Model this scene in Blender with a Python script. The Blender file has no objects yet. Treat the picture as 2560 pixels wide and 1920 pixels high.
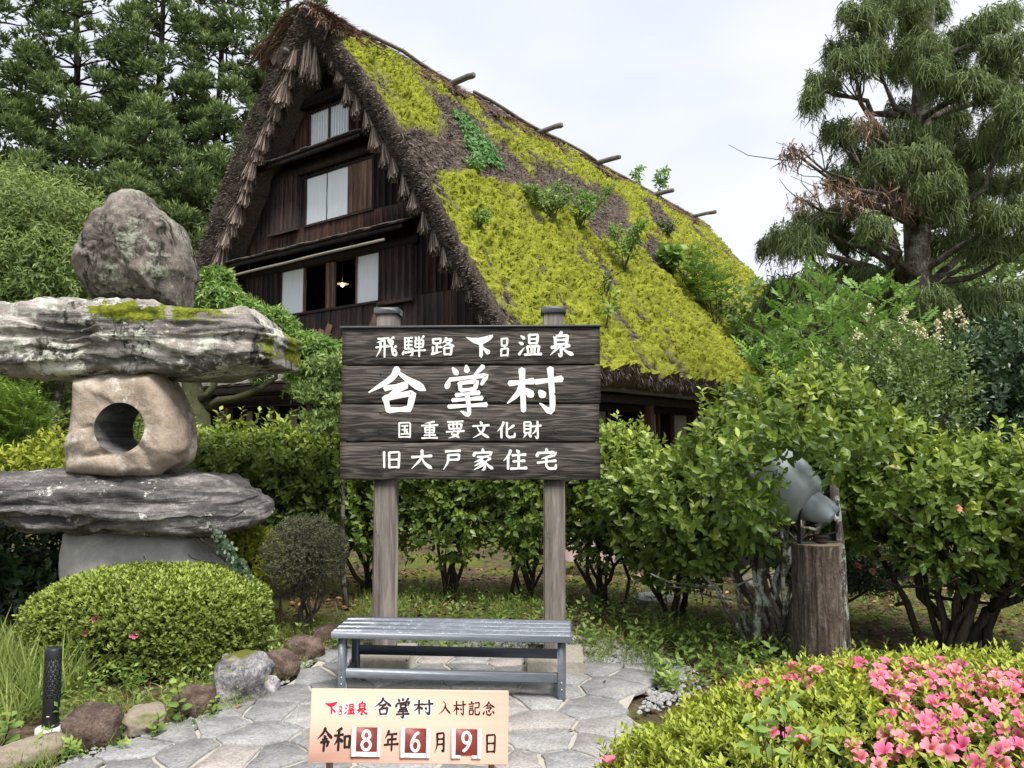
import bpy, math, random
import numpy as np
from mathutils import Vector

random.seed(7)
RNG = np.random.default_rng(7)
SC = bpy.context.scene
COL = SC.collection

# ------------------------------------------------------------------ camera
F_PX, PITCH, EYE = 1920.0, math.radians(4.0), 1.6
cam_data = bpy.data.cameras.new('camera')
cam_data.sensor_width = 36.0
cam_data.lens = 36.0 * F_PX / 2560.0
cam_data.clip_end = 2000.0
cam = bpy.data.objects.new('camera', cam_data)
cam.location = (0, 0, EYE)
cam.rotation_euler = (math.pi / 2 + PITCH, 0, 0)
COL.objects.link(cam)
SC.camera = cam

# ------------------------------------------------------------------ world, sun, exposure
SUN_EL, SUN_AZ = math.radians(58), math.radians(150)      # azimuth measured from +Y towards +X
world = bpy.data.worlds.new('World')
SC.world = world
world.use_nodes = True
wn = world.node_tree
wn.nodes.clear()
w_out = wn.nodes.new('ShaderNodeOutputWorld')
w_bg = wn.nodes.new('ShaderNodeBackground')
w_bg.inputs['Strength'].default_value = 0.1
w_sky = wn.nodes.new('ShaderNodeTexSky')
w_sky.sky_type = 'NISHITA'
w_sky.sun_disc = False
w_sky.sun_elevation = SUN_EL
w_sky.sun_rotation = SUN_AZ
w_tc = wn.nodes.new('ShaderNodeTexCoord')
w_map = wn.nodes.new('ShaderNodeMapping')
w_map.inputs['Scale'].default_value = (1.0, 1.0, 2.2)
w_ns = wn.nodes.new('ShaderNodeTexNoise')
w_ns.inputs['Scale'].default_value = 1.7
w_ns.inputs['Detail'].default_value = 5.0
w_ns.inputs['Roughness'].default_value = 0.48
w_rp = wn.nodes.new('ShaderNodeValToRGB')
w_rp.color_ramp.elements[0].position = 0.36
w_rp.color_ramp.elements[0].color = (0.69, 0.74, 0.855, 1)
w_rp.color_ramp.elements[1].position = 0.62
w_rp.color_ramp.elements[1].color = (0.90, 0.92, 0.97, 1)
w_sc = wn.nodes.new('ShaderNodeVectorMath')
w_sc.operation = 'SCALE'
w_sc.inputs['Scale'].default_value = 6.0
w_mix = wn.nodes.new('ShaderNodeMix')
w_mix.data_type = 'RGBA'
w_mix.inputs[0].default_value = 0.9
wn.links.new(w_tc.outputs['Generated'], w_map.inputs['Vector'])
wn.links.new(w_map.outputs[0], w_ns.inputs['Vector'])
wn.links.new(w_ns.outputs['Fac'], w_rp.inputs['Fac'])
wn.links.new(w_rp.outputs['Color'], w_sc.inputs[0])
wn.links.new(w_sky.outputs[0], w_mix.inputs[6])
wn.links.new(w_sc.outputs[0], w_mix.inputs[7])
wn.links.new(w_mix.outputs[2], w_bg.inputs['Color'])
wn.links.new(w_bg.outputs[0], w_out.inputs[0])

sun_data = bpy.data.lights.new('sun', 'SUN')
sun_data.energy = 3.2
sun_data.angle = math.radians(26)
sun_data.color = (1.0, 0.96, 0.9)
sun = bpy.data.objects.new('sun', sun_data)
sd = Vector((math.sin(SUN_AZ) * math.cos(SUN_EL), math.cos(SUN_AZ) * math.cos(SUN_EL), math.sin(SUN_EL)))
sun.rotation_euler = sd.to_track_quat('Z', 'Y').to_euler()
COL.objects.link(sun)

SC.view_settings.view_transform = 'Standard'
SC.view_settings.look = 'None'
SC.view_settings.exposure = 0.95
SC.view_settings.gamma = 1.0
SC.cycles.max_bounces = 6
SC.cycles.diffuse_bounces = 4
SC.cycles.transparent_max_bounces = 4

# ------------------------------------------------------------------ helpers: pixels to places
def ray(u, v):
    a = (u - 1280) / F_PX
    c = (960 - v) / F_PX
    return np.array([a, math.cos(PITCH) - math.sin(PITCH) * c, math.sin(PITCH) + math.cos(PITCH) * c])

def at(u, v, Y):
    d = ray(u, v)
    return np.array([0, 0, EYE]) + d * (Y / d[1])

def gnd(u, v, z=0.0):
    d = ray(u, v)
    return np.array([0, 0, EYE]) + d * ((z - EYE) / d[2])

# ------------------------------------------------------------------ helpers: noise
_TAB = np.random.default_rng(3).random(65536)

def vnoise(P):
    P = np.asarray(P, float)
    i = np.floor(P).astype(np.int64)
    f = P - i
    f = f * f * (3 - 2 * f)
    out = 0
    for dx in (0, 1):
        wx = f[:, 0] if dx else 1 - f[:, 0]
        for dy in (0, 1):
            wy = f[:, 1] if dy else 1 - f[:, 1]
            for dz in (0, 1):
                wz = f[:, 2] if dz else 1 - f[:, 2]
                h = ((i[:, 0] + dx) * 73856093) ^ ((i[:, 1] + dy) * 19349663) ^ ((i[:, 2] + dz) * 83492791)
                out = out + wx * wy * wz * _TAB[(h ^ (h >> 13)) & 65535]
    return out

def fbm(P, octv=4, gain=0.5):
    P = np.asarray(P, float)
    s, a, n = 0, 1.0, 0
    for k in range(octv):
        s = s + a * vnoise(P * (2.03 ** k) + 17.3 * k)
        n += a
        a *= gain
    return s / n - 0.5

# ------------------------------------------------------------------ helpers: meshes
class MB:
    """collects vertices and faces, then links them as one mesh object"""
    def __init__(self):
        self.v, self.t, self.q, self.a, self.n = [], [], [], {}, 0

    def add(self, V, T=None, Q=None, **attrs):
        V = np.asarray(V, float).reshape(-1, 3)
        if T is not None and len(T):
            self.t.append(np.asarray(T, np.int64).reshape(-1, 3) + self.n)
        if Q is not None and len(Q):
            self.q.append(np.asarray(Q, np.int64).reshape(-1, 4) + self.n)
        for k, val in attrs.items():
            self.a.setdefault(k, []).append((self.n, np.broadcast_to(np.asarray(val, float), (len(V),))))
        self.v.append(V)
        self.n += len(V)
        return self

    def mesh(self, name, mats, smooth=False):
        me = bpy.data.meshes.new(name)
        V = np.concatenate(self.v) if self.v else np.zeros((0, 3))
        T = np.concatenate(self.t) if self.t else np.zeros((0, 3), np.int64)
        Q = np.concatenate(self.q) if self.q else np.zeros((0, 4), np.int64)
        me.vertices.add(len(V))
        me.vertices.foreach_set('co', V.astype(np.float32).ravel())
        nl = T.size + Q.size
        me.loops.add(nl)
        me.loops.foreach_set('vertex_index', np.concatenate([T.ravel(), Q.ravel()]).astype(np.int32))
        me.polygons.add(len(T) + len(Q))
        starts = np.concatenate([np.arange(len(T)) * 3, T.size + np.arange(len(Q)) * 4]).astype(np.int32)
        me.polygons.foreach_set('loop_start', starts)
        if smooth:
            me.polygons.foreach_set('use_smooth', np.ones(len(starts), bool))
        for k, parts in self.a.items():
            arr = np.zeros(len(V), np.float32)
            for s, val in parts:
                arr[s:s + len(val)] = val
            at_ = me.attributes.new(k, 'FLOAT', 'POINT')
            at_.data.foreach_set('value', arr)
        me.update(calc_edges=True)
        for m in (mats if isinstance(mats, (list, tuple)) else [mats]):
            me.materials.append(m)
        return me

    def build(self, name, mats, parent=None, smooth=False, kind=None):
        return obj(name, self.mesh(name, mats, smooth), parent, kind)

def obj(name, me, parent=None, kind=None, loc=None, rot=None):
    o = bpy.data.objects.new(name, me)
    COL.objects.link(o)
    if parent is not None:
        o.parent = parent
    if kind:
        o['kind'] = kind
    if loc is not None:
        o.location = loc
    if rot is not None:
        o.rotation_euler = rot
    return o

def tag(o, label, cat, group=None):
    o['label'] = label
    o['category'] = cat
    if group:
        o['group'] = group
    return o

def thing(name, label, cat, loc=(0, 0, 0), rz=0.0, group=None):
    o = bpy.data.objects.new(name, None)
    o.empty_display_size = 0.2
    COL.objects.link(o)
    o.location = loc
    o.rotation_euler = (0, 0, rz)
    return tag(o, label, cat, group)

BOXQ = np.array([[0, 1, 3, 2], [4, 6, 7, 5], [0, 4, 5, 1], [2, 3, 7, 6], [0, 2, 6, 4], [1, 5, 7, 3]])

def box(x0, x1, y0, y1, z0, z1):
    V = np.array([[x, y, z] for x in (x0, x1) for y in (y0, y1) for z in (z0, z1)], float)
    return V, BOXQ

def bev_box(x0, x1, y0, y1, z0, z1, b=0.006):
    """box with chamfered edges, 24 vertices"""
    cx, cy, cz = (x0 + x1) / 2, (y0 + y1) / 2, (z0 + z1) / 2
    hx, hy, hz = (x1 - x0) / 2, (y1 - y0) / 2, (z1 - z0) / 2
    b = min(b, hx * .45, hy * .45, hz * .45)
    V, T, Q = [], [], []
    idx = {}
    for sx in (-1, 1):
        for sy in (-1, 1):
            for sz in (-1, 1):
                for ax in range(3):
                    p = [sx * (hx - b), sy * (hy - b), sz * (hz - b)]
                    p[ax] += (sx, sy, sz)[ax] * b
                    idx[(sx, sy, sz, ax)] = len(V)
                    V.append([p[0] + cx, p[1] + cy, p[2] + cz])
    for s in (-1, 1):
        for ax in range(3):
            o1, o2 = [a for a in range(3) if a != ax]
            ring = []
            for a, c in ((-1, -1), (1, -1), (1, 1), (-1, 1)):
                k = [0, 0, 0]
                k[ax], k[o1], k[o2] = s, a, c
                ring.append(idx[(k[0], k[1], k[2], ax)])
            if (s > 0) == (ax == 1):
                ring = ring[::-1]
            Q.append(ring)
    for ax in range(3):
        o1, o2 = [a for a in range(3) if a != ax]
        for a in (-1, 1):
            for c in (-1, 1):
                k = [0, 0, 0]
                k[o1], k[o2] = a, c
                k[ax] = -1
                k0 = tuple(k)
                k[ax] = 1
                k1 = tuple(k)
                Q.append([idx[k0 + (o1,)], idx[k1 + (o1,)], idx[k1 + (o2,)], idx[k0 + (o2,)]])
    for sx in (-1, 1):
        for sy in (-1, 1):
            for sz in (-1, 1):
                T.append([idx[(sx, sy, sz, 0)], idx[(sx, sy, sz, 1)], idx[(sx, sy, sz, 2)]])
    return np.array(V), np.array(T), np.array(Q)

def add_box(mb, x0, x1, y0, y1, z0, z1, b=0.0, M=None, **a):
    if b:
        V, T, Q = bev_box(x0, x1, y0, y1, z0, z1, b)
    else:
        V, Q = box(x0, x1, y0, y1, z0, z1)
        T = None
    if M is not None:
        V = V @ M[0].T + M[1]
    mb.add(V, T, Q, **a)

def rotz(a):
    c, s = math.cos(a), math.sin(a)
    return np.array([[c, -s, 0], [s, c, 0], [0, 0, 1.0]])

def frame(d):
    d = np.asarray(d, float)
    d = d / (np.linalg.norm(d) + 1e-9)
    a = np.array([0, 0, 1.0]) if abs(d[2]) < .9 else np.array([1.0, 0, 0])
    x = np.cross(a, d)
    x /= np.linalg.norm(x)
    return x, np.cross(d, x)

def tube(mb, path, radii, n=7, cap=True, wob=0.0, **at_):
    path = np.asarray(path, float)
    radii = np.broadcast_to(np.asarray(radii, float), (len(path),))
    V = []
    ang = np.arange(n) / n * 2 * math.pi
    px, py = frame(path[1] - path[0])
    for i in range(len(path)):
        d = path[min(i + 1, len(path) - 1)] - path[max(i - 1, 0)]
        d = d / (np.linalg.norm(d) + 1e-9)
        px = px - d * (px @ d)
        px /= np.linalg.norm(px) + 1e-9
        py = np.cross(d, px)
        r = radii[i] * (1 + (RNG.random(n) - .5) * wob)
        V.append(path[i] + np.outer(np.cos(ang) * r, px) + np.outer(np.sin(ang) * r, py))
    V = np.concatenate(V)
    m = len(path)
    i, j = np.meshgrid(np.arange(m - 1), np.arange(n), indexing='ij')
    j2 = (j + 1) % n
    Q = np.stack([i * n + j, i * n + j2, (i + 1) * n + j2, (i + 1) * n + j], -1).reshape(-1, 4)
    T = []
    if cap:
        V = np.concatenate([V, path[:1], path[-1:]])
        a, b = m * n, m * n + 1
        for k in range(n):
            k2 = (k + 1) % n
            T.append([a, k2, k])
            T.append([b, (m - 1) * n + k, (m - 1) * n + k2])
    mb.add(V, T, Q, **at_)

def bend(p0, p1, k=5, amp=.1, sag=0.0):
    p0, p1 = np.asarray(p0, float), np.asarray(p1, float)
    L = np.linalg.norm(p1 - p0)
    t = np.linspace(0, 1, k)
    P = p0 + np.outer(t, p1 - p0)
    off = np.cumsum(RNG.normal(0, 1, (k, 3)), 0)
    off -= np.outer(t, off[-1])
    P += off * amp * L / math.sqrt(k)
    P[:, 2] += sag * L * np.sin(t * math.pi)
    P[0], P[-1] = p0, p1
    return P

# leaf templates: x along the leaf, y across, z up
LEAF4 = (np.array([[0, 0, 0], [.45, -.24, .06], [1, 0, -.1], [.45, .24, .06], [.5, 0, -.02]]),
         np.array([[0, 1, 4], [1, 2, 4], [0, 4, 3], [4, 2, 3]]))
LEAFC = (np.array([[0, 0, 0], [.3, -.24, .05], [.68, -.22, .03], [1, 0, -.12], [.68, .22, .03], [.3, .24, .05]]),
         np.array([[0, 1, 2], [0, 2, 3], [0, 3, 4], [0, 4, 5]]))
LEAFH = (np.array([[0, 0, 0], [.45, -.29, .05], [1, 0, -.1], [.45, .29, .05]]), np.array([[0, 1, 2], [0, 2, 3]]))
LEAF2 = (np.array([[0, 0, 0], [.45, -.25, .05], [1, 0, -.08], [.45, .25, .05]]),
         np.array([[0, 1, 2], [0, 2, 3]]))
NARROW = (np.array([[0, 0, 0], [.4, -.13, .03], [1, 0, -.12], [.4, .13, .03]]),
          np.array([[0, 1, 2], [0, 2, 3]]))
NEEDLE = (np.array([[0, -.09, 0], [0, .09, 0], [1, 0, 0]]), np.array([[0, 1, 2]]))
ROUND = (np.array([[0, 0, 0], [.3, -.34, .05], [.75, -.32, .04], [1, 0, -.06], [.75, .32, .04], [.3, .34, .05], [.5, 0, -.02]]),
         np.array([[0, 1, 6], [1, 2, 6], [2, 3, 6], [3, 4, 6], [4, 5, 6], [5, 0, 6]]))

def unit(A):
    return A / (np.linalg.norm(A, axis=-1, keepdims=True) + 1e-9)

def put_leaves(mb, pos, axis, normal, size, tmpl, rnd=None, young=0.0):
    V0, T0 = tmpl
    N = len(pos)
    x = unit(axis)
    y = unit(np.cross(normal, x))
    z = np.cross(x, y)
    s = np.broadcast_to(np.asarray(size, float), (N,))[:, None, None]
    loc = V0[None] * s
    V = pos[:, None, :] + loc[..., 0:1] * x[:, None] + loc[..., 1:2] * y[:, None] + loc[..., 2:3] * z[:, None]
    k = len(V0)
    T = (T0[None] + (np.arange(N) * k)[:, None, None]).reshape(-1, 3)
    if rnd is None:
        rnd = RNG.random(N)
    mb.add(V.reshape(-1, 3), T, None, rnd=np.repeat(rnd, k), young=np.repeat(np.broadcast_to(young, (N,)), k))

def rdir(n):
    return unit(RNG.normal(size=(n, 3)))

def shoots(mb, pos, dirs, length, k, size, tmpl, spread=.9, young=0.0, szvar=.5, droop=0.0):
    """k leaves set round each twig"""
    N = len(pos)
    d = unit(dirs)
    a = unit(np.cross(d, rdir(N)))
    b = np.cross(d, a)
    ph0 = RNG.random(N) * 6.28
    length = np.broadcast_to(length, (N,))
    yg = np.broadcast_to(young, (N,))
    rn0 = RNG.random(N)
    for j in range(k):
        ph = ph0 + j * 2.4
        f = (j + .5) / k
        rad = a * np.cos(ph)[:, None] + b * np.sin(ph)[:, None]
        sp = spread * (1.15 - .55 * f)
        ax = unit(d * (1.2 - sp * .6) + rad * sp + np.array([0, 0, -droop]) + RNG.normal(0, .18, (N, 3)))
        nm = unit(d - rad * .35 + RNG.normal(0, .25, (N, 3)))
        put_leaves(mb, pos + d * (length * f)[:, None], ax, nm,
                   size * (1 + szvar * (RNG.random(N) - .5) * 2) * (1.05 - .25 * f), tmpl,
                   np.clip(rn0 * .5 + RNG.random(N) * .5, 0, 1), np.clip(yg * (.55 + .65 * f), 0, 1))

def blob_pts(n, c, r, shell=.55, zmin=None):
    d = rdir(n)
    rad = shell + (1 - shell) * RNG.random(n) ** .6
    P = np.asarray(c) + d * rad[:, None] * np.asarray(r)
    return P, d

# ------------------------------------------------------------------ helpers: materials
class Nt:
    def __init__(self, name):
        self.m = bpy.data.materials.new(name)
        self.m.use_nodes = True
        self.t = self.m.node_tree
        self.b = self.t.nodes['Principled BSDF']
        self.out = self.t.nodes['Material Output']

    def n(self, typ, _o=0, **kw):
        nd = self.t.nodes.new(typ)
        for k, v in kw.items():
            if hasattr(nd, k) and k not in nd.inputs:
                setattr(nd, k, v)
            else:
                self.set(nd, k, v)
        return nd

    def set(self, nd, k, v):
        inp = nd.inputs[int(k[1:])] if (k[0] == 'i' and k[1:].isdigit()) else nd.inputs[k]
        if hasattr(v, 'is_output') or isinstance(v, bpy.types.NodeSocket):
            self.t.links.new(v, inp)
        elif isinstance(v, bpy.types.Node):
            self.t.links.new(v.outputs[0], inp)
        else:
            inp.default_value = v

    def pos(self, scale=(1, 1, 1), rot=(0, 0, 0), local=False):
        src = self.n('ShaderNodeTexCoord').outputs['Object'] if local else self.n('ShaderNodeNewGeometry').outputs['Position']
        mp = self.n('ShaderNodeMapping')
        mp.inputs['Scale'].default_value = scale
        mp.inputs['Rotation'].default_value = rot
        self.t.links.new(src, mp.inputs['Vector'])
        return mp.outputs[0]

    def noise(self, vec, scale=5, detail=5, rough=.55, dist=0.0):
        nd = self.n('ShaderNodeTexNoise', Scale=scale, Detail=detail, Roughness=rough, Distortion=dist)
        self.t.links.new(vec, nd.inputs['Vector'])
        return nd.outputs['Fac']

    def ramp(self, fac, stops):
        nd = self.n('ShaderNodeValToRGB')
        el = nd.color_ramp.elements
        while len(el) < len(stops):
            el.new(.5)
        for e, (p, c) in zip(el, stops):
            e.position = p
            e.color = (c[0], c[1], c[2], 1) if not isinstance(c, (int, float)) else (c, c, c, 1)
        self.t.links.new(fac, nd.inputs['Fac'])
        return nd.outputs['Color']

    def mix(self, fac, a, b, mode='MIX'):
        nd = self.n('ShaderNodeMix', data_type='RGBA', blend_type=mode)
        for i, v in ((0, fac), (6, a), (7, b)):
            if isinstance(v, bpy.types.NodeSocket):
                self.t.links.new(v, nd.inputs[i])
            elif isinstance(v, (int, float)):
                nd.inputs[i].default_value = v if i == 0 else (v, v, v, 1)
            else:
                nd.inputs[i].default_value = (v[0], v[1], v[2], 1)
        return nd.outputs[2]

    def math(self, op, a, b=0.0, clamp=False):
        nd = self.n('ShaderNodeMath', operation=op, use_clamp=clamp)
        for i, v in ((0, a), (1, b)):
            if isinstance(v, bpy.types.NodeSocket):
                self.t.links.new(v, nd.inputs[i])
            else:
                nd.inputs[i].default_value = v
        return nd.outputs[0]

    def attr(self, name):
        return self.n('ShaderNodeAttribute', attribute_name=name).outputs['Fac']

    def orand(self):
        return self.n('ShaderNodeObjectInfo').outputs['Random']

    def bump(self, h, strength=.5, dist=.02):
        nd = self.n('ShaderNodeBump', Strength=strength, Distance=dist)
        self.t.links.new(h, nd.inputs['Height'])
        self.t.links.new(nd.outputs[0], self.b.inputs['Normal'])

    def fin(self, color, rough=.8, spec=.3, metal=0.0):
        if isinstance(color, bpy.types.NodeSocket):
            self.t.links.new(color, self.b.inputs['Base Color'])
        else:
            self.b.inputs['Base Color'].default_value = (*color, 1)
        if isinstance(rough, bpy.types.NodeSocket):
            self.t.links.new(rough, self.b.inputs['Roughness'])
        else:
            self.b.inputs['Roughness'].default_value = rough
        self.b.inputs['Specular IOR Level'].default_value = spec
        self.b.inputs['Metallic'].default_value = metal
        return self.m

def leaf_mat(name, dark, light, young, rough=.42, spec=.4, trans=.3, big=.4, yellow=0.0):
    k = Nt(name)
    c = k.mix(k.attr('rnd'), dark, light)
    c = k.mix(k.attr('young'), c, young)
    if yellow:
        c = k.mix(k.ramp(k.attr('rnd'), [(1 - yellow, 0.0), (1 - yellow * .6, .8)]), c, (.36, .28, .05))
    nz = k.noise(k.pos(), big * 2, 3)
    hsv = k.n('ShaderNodeHueSaturation', Saturation=.95, Value=k.math('ADD', k.math('MULTIPLY', nz, .7), .65), Color=c)
    col = hsv.outputs[0]
    k.fin(col, rough, spec)
    tr = k.n('ShaderNodeBsdfTranslucent', Color=k.mix(.6, col, k.mix(.5, young, light)))
    mx = k.n('ShaderNodeMixShader', i0=trans)
    k.t.links.new(k.b.outputs[0], mx.inputs[1])
    k.t.links.new(tr.outputs[0], mx.inputs[2])
    k.t.links.new(mx.outputs[0], k.out.inputs['Surface'])
    return k.m

def wood_mat(name, c0, c1, c2, axis='z', scale=1.0, rough=.75, bump=.35, rand=.5):
    """streaky weathered wood; the grain runs along the axis"""
    k = Nt(name)
    s = {'x': (1.2, 14, 14), 'y': (14, 1.2, 14), 'z': (14, 14, 1.2)}[axis]
    off = k.n('ShaderNodeVectorMath', operation='ADD')
    k.t.links.new(k.pos(tuple(v * scale for v in s)), off.inputs[0])
    cmb = k.n('ShaderNodeCombineXYZ')
    r = k.math('MULTIPLY', k.orand(), 37.0)
    for i in range(3):
        k.t.links.new(r, cmb.inputs[i])
    k.t.links.new(cmb.outputs[0], off.inputs[1])
    n1 = k.noise(off.outputs[0], 1.0, 6, .62, .6)
    n2 = k.noise(off.outputs[0], 4.0, 4, .6)
    f = k.math('ADD', k.math('MULTIPLY', n1, .65), k.math('MULTIPLY', n2, .35))
    c = k.ramp(f, [(.3, c0), (.5, c1), (.68, c2)])
    hsv = k.n('ShaderNodeHueSaturation', Value=k.math('ADD', k.math('MULTIPLY', k.orand(), rand), 1 - rand / 2), Color=c)
    k.bump(f, bump, .01)
    return k.fin(hsv.outputs[0], rough, .25)

def stone_mat(name, stops, scale=3.0, lichen=None, lich_amt=.55, moss=None, moss_attr=False, bump=.6, rough=.88, strata=None, dark=None, crack=0.0):
    k = Nt(name)
    p = k.pos()
    n1 = k.noise(p, scale, 8, .62, .3)
    n2 = k.noise(p, scale * 8, 6, .7)
    n7 = k.noise(p, scale * 30, 4, .7)
    f = k.math('ADD', k.math('MULTIPLY', n1, .45), k.math('ADD', k.math('MULTIPLY', n2, .33), k.math('MULTIPLY', n7, .22)))
    c = k.ramp(f, stops)
    h = f
    if strata:
        ps = k.pos((strata * .12, strata * .12, strata))
        n3 = k.noise(ps, 1.0, 6, .6, .8)
        c = k.mix(k.ramp(n3, [(.42, 0.0), (.6, 1.0)]), k.mix(.72, c, (0.02, 0.018, 0.018)), c)
        h = k.math('ADD', h, n3)
    if dark:
        n5 = k.noise(k.pos((2.6, 2.6, .9)), dark[0], 9, .72, .6)
        c = k.mix(k.ramp(n5, [(dark[1], 0.0), (dark[1] + .06, 1.0)]), c, dark[2])
    if lichen:
        n4 = k.math('ADD', k.math('MULTIPLY', k.noise(p, scale * 1.6, 4, .6), .5), k.math('MULTIPLY', k.noise(p, scale * 9, 8, .78, .3), .5))
        c = k.mix(k.ramp(n4, [(lich_amt, 0.0), (lich_amt + .05, .85)]), c, lichen)
    if moss is not None:
        geo = k.n('ShaderNodeNewGeometry')
        sep = k.n('ShaderNodeSeparateXYZ')
        k.t.links.new(geo.outputs['Normal'], sep.inputs[0])
        n6 = k.noise(p, 2.2, 5, .6)
        m = k.math('MULTIPLY', k.ramp(sep.outputs[2], [(.35, 0.0), (.75, 1.0)]), k.ramp(n6, [(.48, 0.0), (.56, 1.0)]))
        c = k.mix(m, c, moss)
    if crack:
        nc = k.noise(p, crack, 3, .5, .8)
        ln = k.math('ABSOLUTE', k.math('SUBTRACT', nc, .5))
        lf = k.ramp(ln, [(.0, 1.0), (.012, 0.0)])
        c = k.mix(k.math('MULTIPLY', lf, .7), c, (.05, .04, .032))
        h = k.math('SUBTRACT', h, k.math('MULTIPLY', lf, .5))
    if moss_attr:
        ms = k.ramp(k.math('ADD', k.attr('moss'), k.math('MULTIPLY', k.math('SUBTRACT', k.math('ADD', k.math('MULTIPLY', n2, .6), k.math('MULTIPLY', n7, .4)), .5), 2.2)), [(.42, 0.0), (.56, 1.0)])
        c = k.mix(k.math('MULTIPLY', ms, k.ramp(k.attr('moss'), [(.0, 0.0), (.08, 1.0)])), c, k.ramp(n2, [(.35, (.05, .06, .008)), (.5, (.12, .14, .012)), (.66, (.25, .27, .02))]))
    k.bump(h, bump, .03)
    return k.fin(c, rough, .2)

def plain(name, c, rough=.6, spec=.4, metal=0.0, var=.12, scale=8, bump=.1):
    k = Nt(name)
    n = k.noise(k.pos(), scale, 5)
    col = k.mix(n, tuple(v * (1 - var) for v in c), tuple(min(1, v * (1 + var)) for v in c))
    if bump:
        k.bump(n, bump, .01)
    return k.fin(col, rough, spec, metal)
# ------------------------------------------------------------------ materials of the place
def make_soil():
    k = Nt('soil')
    p = k.pos()
    n1 = k.noise(p, 1.3, 6, .6)
    n2 = k.noise(p, 14, 6, .7)
    n3 = k.noise(p, 45, 3, .6)
    c = k.ramp(n2, [(.3, (.03, .021, .014)), (.5, (.09, .066, .043)), (.7, (.20, .155, .105))])
    g = k.ramp(n3, [(.3, (.05, .065, .01)), (.7, (.20, .23, .04))])
    c = k.mix(k.ramp(n1, [(.45, 0.0), (.6, .85)]), c, g)
    k.bump(k.math('ADD', n2, n3), .8, .03)
    return k.fin(c, .95, .1)
M_SOIL = make_soil()
M_DIRT = plain('pale_dirt', (.24, .2, .14), .95, .1, var=.5, scale=25, bump=.6)
M_MORTAR = plain('pale_mortar', (.38, .35, .30), .9, .2, var=.25, scale=30, bump=.4)

def make_flag():
    k = Nt('grey_flagstone')
    p = k.pos()
    n1 = k.noise(p, 3.0, 6, .6)
    n2 = k.noise(p, 60, 4, .7)
    n3 = k.noise(k.pos((1, 1.6, 1)), 9, 6, .65)
    r = k.orand()
    c = k.ramp(k.math('ADD', k.math('MULTIPLY', n1, .6), k.math('MULTIPLY', n3, .4)),
               [(.3, (.17, .17, .168)), (.5, (.30, .298, .29)), (.7, (.44, .435, .42))])
    c = k.mix(k.ramp(r, [(.7, 0.0), (.9, .5)]), c, (.33, .26, .22))
    c = k.mix(k.ramp(n2, [(.35, .6), (.6, 0.0)]), c, (.09, .09, .095))
    hs = k.n('ShaderNodeHueSaturation', Value=k.math('ADD', k.math('MULTIPLY', r, .4), .8), Color=c)
    k.bump(k.math('ADD', n3, k.math('MULTIPLY', n2, .4)), .55, .012)
    return k.fin(hs.outputs[0], .62, .45)
M_FLAG = make_flag()
M_GRAVEL = stone_mat('gravel_stone', [(.35, (.13, .13, .13)), (.5, (.28, .28, .27)), (.65, (.52, .51, .48))], 9, bump=.2)

M_WALL = wood_mat('dark_stained_boards', (.006, .004, .004), (.026, .016, .013), (.085, .042, .028), 'z', 1.0, .62, .3, .9)
M_RED = wood_mat('reddish_boards', (.010, .006, .005), (.048, .023, .015), (.13, .058, .032), 'z', 1.0, .7, .3, .8)
M_SHUT = wood_mat('brown_shutter', (.06, .036, .024), (.17, .10, .066), (.28, .175, .12), 'z', 1.2, .75, .3, .5)
M_BEAM = wood_mat('dark_beam', (.012, .008, .007), (.04, .026, .02), (.08, .053, .04), 'y', 1.0, .75, .3, .4)
M_POST = wood_mat('red_brown_post', (.03, .015, .011), (.085, .043, .03), (.15, .08, .055), 'z', 1.0, .7, .3, .4)
M_PENT = wood_mat('weathered_roof_board', (.06, .055, .045), (.14, .13, .11), (.24, .225, .19), 'y', 1.0, .85, .4, .6)
M_LOG = wood_mat('grey_log', (.06, .052, .045), (.14, .125, .108), (.25, .225, .2), 'x', 1.0, .85, .5, .4)
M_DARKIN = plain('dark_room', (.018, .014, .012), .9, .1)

def make_paper(name, stripes=False):
    k = Nt(name)
    n = k.noise(k.pos((9, 9, 1.4)), 1.5, 4)
    c = k.mix(n, (.66, .71, .75), (.86, .89, .9))
    return k.fin(c, .85, .15)
M_PAPER = make_paper('white_paper')
M_PAPER2 = plain('aged_paper', (.4, .36, .26), .9, .1, var=.2)
M_BAMBOO = plain('pale_bamboo', (.30, .27, .22), .6, .3, var=.35, scale=12)

def make_thatch():
    k = Nt('old_thatch')
    p = k.pos()
    n1 = k.noise(p, 3.0, 6, .6)
    n2 = k.noise(k.pos((1, 1, .3)), 26, 5, .7)
    n0 = k.noise(p, 38, 5, .75)
    th = k.ramp(k.math('ADD', k.math('MULTIPLY', n2, .5), k.math('MULTIPLY', n0, .5)),
                [(.36, (.028, .022, .018)), (.5, (.10, .08, .068)), (.64, (.26, .21, .18))])
    th = k.mix(k.ramp(n1, [(.45, 0.0), (.7, .5)]), th, (.17, .125, .085))
    ms = k.ramp(k.math('ADD', k.math('MULTIPLY', n0, .6), k.math('MULTIPLY', n1, .4)),
                [(.34, (.08, .085, .018)), (.5, (.23, .25, .03)), (.66, (.42, .45, .05))])
    c = k.mix(k.ramp(k.attr('moss'), [(.4, 0.0), (.8, 1.0)]), th, ms)
    k.bump(n0, .7, .06)
    return k.fin(c, .95, .08)
M_THATCH = make_thatch()

def make_reed(name, c0, c1, c2):
    k = Nt(name)
    c = k.ramp(k.attr('rnd'), [(.1, c0), (.5, c1), (.95, c2)])
    return k.fin(c, .9, .12)
M_REED = make_reed('thatch_reed', (.032, .025, .021), (.115, .092, .078), (.30, .25, .21))
M_REEDB = make_reed('brown_reed', (.05, .03, .02), (.17, .105, .075), (.32, .21, .15))
M_TASSEL = make_reed('bundled_straw', (.07, .055, .045), (.21, .165, .135), (.36, .29, .235))

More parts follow.
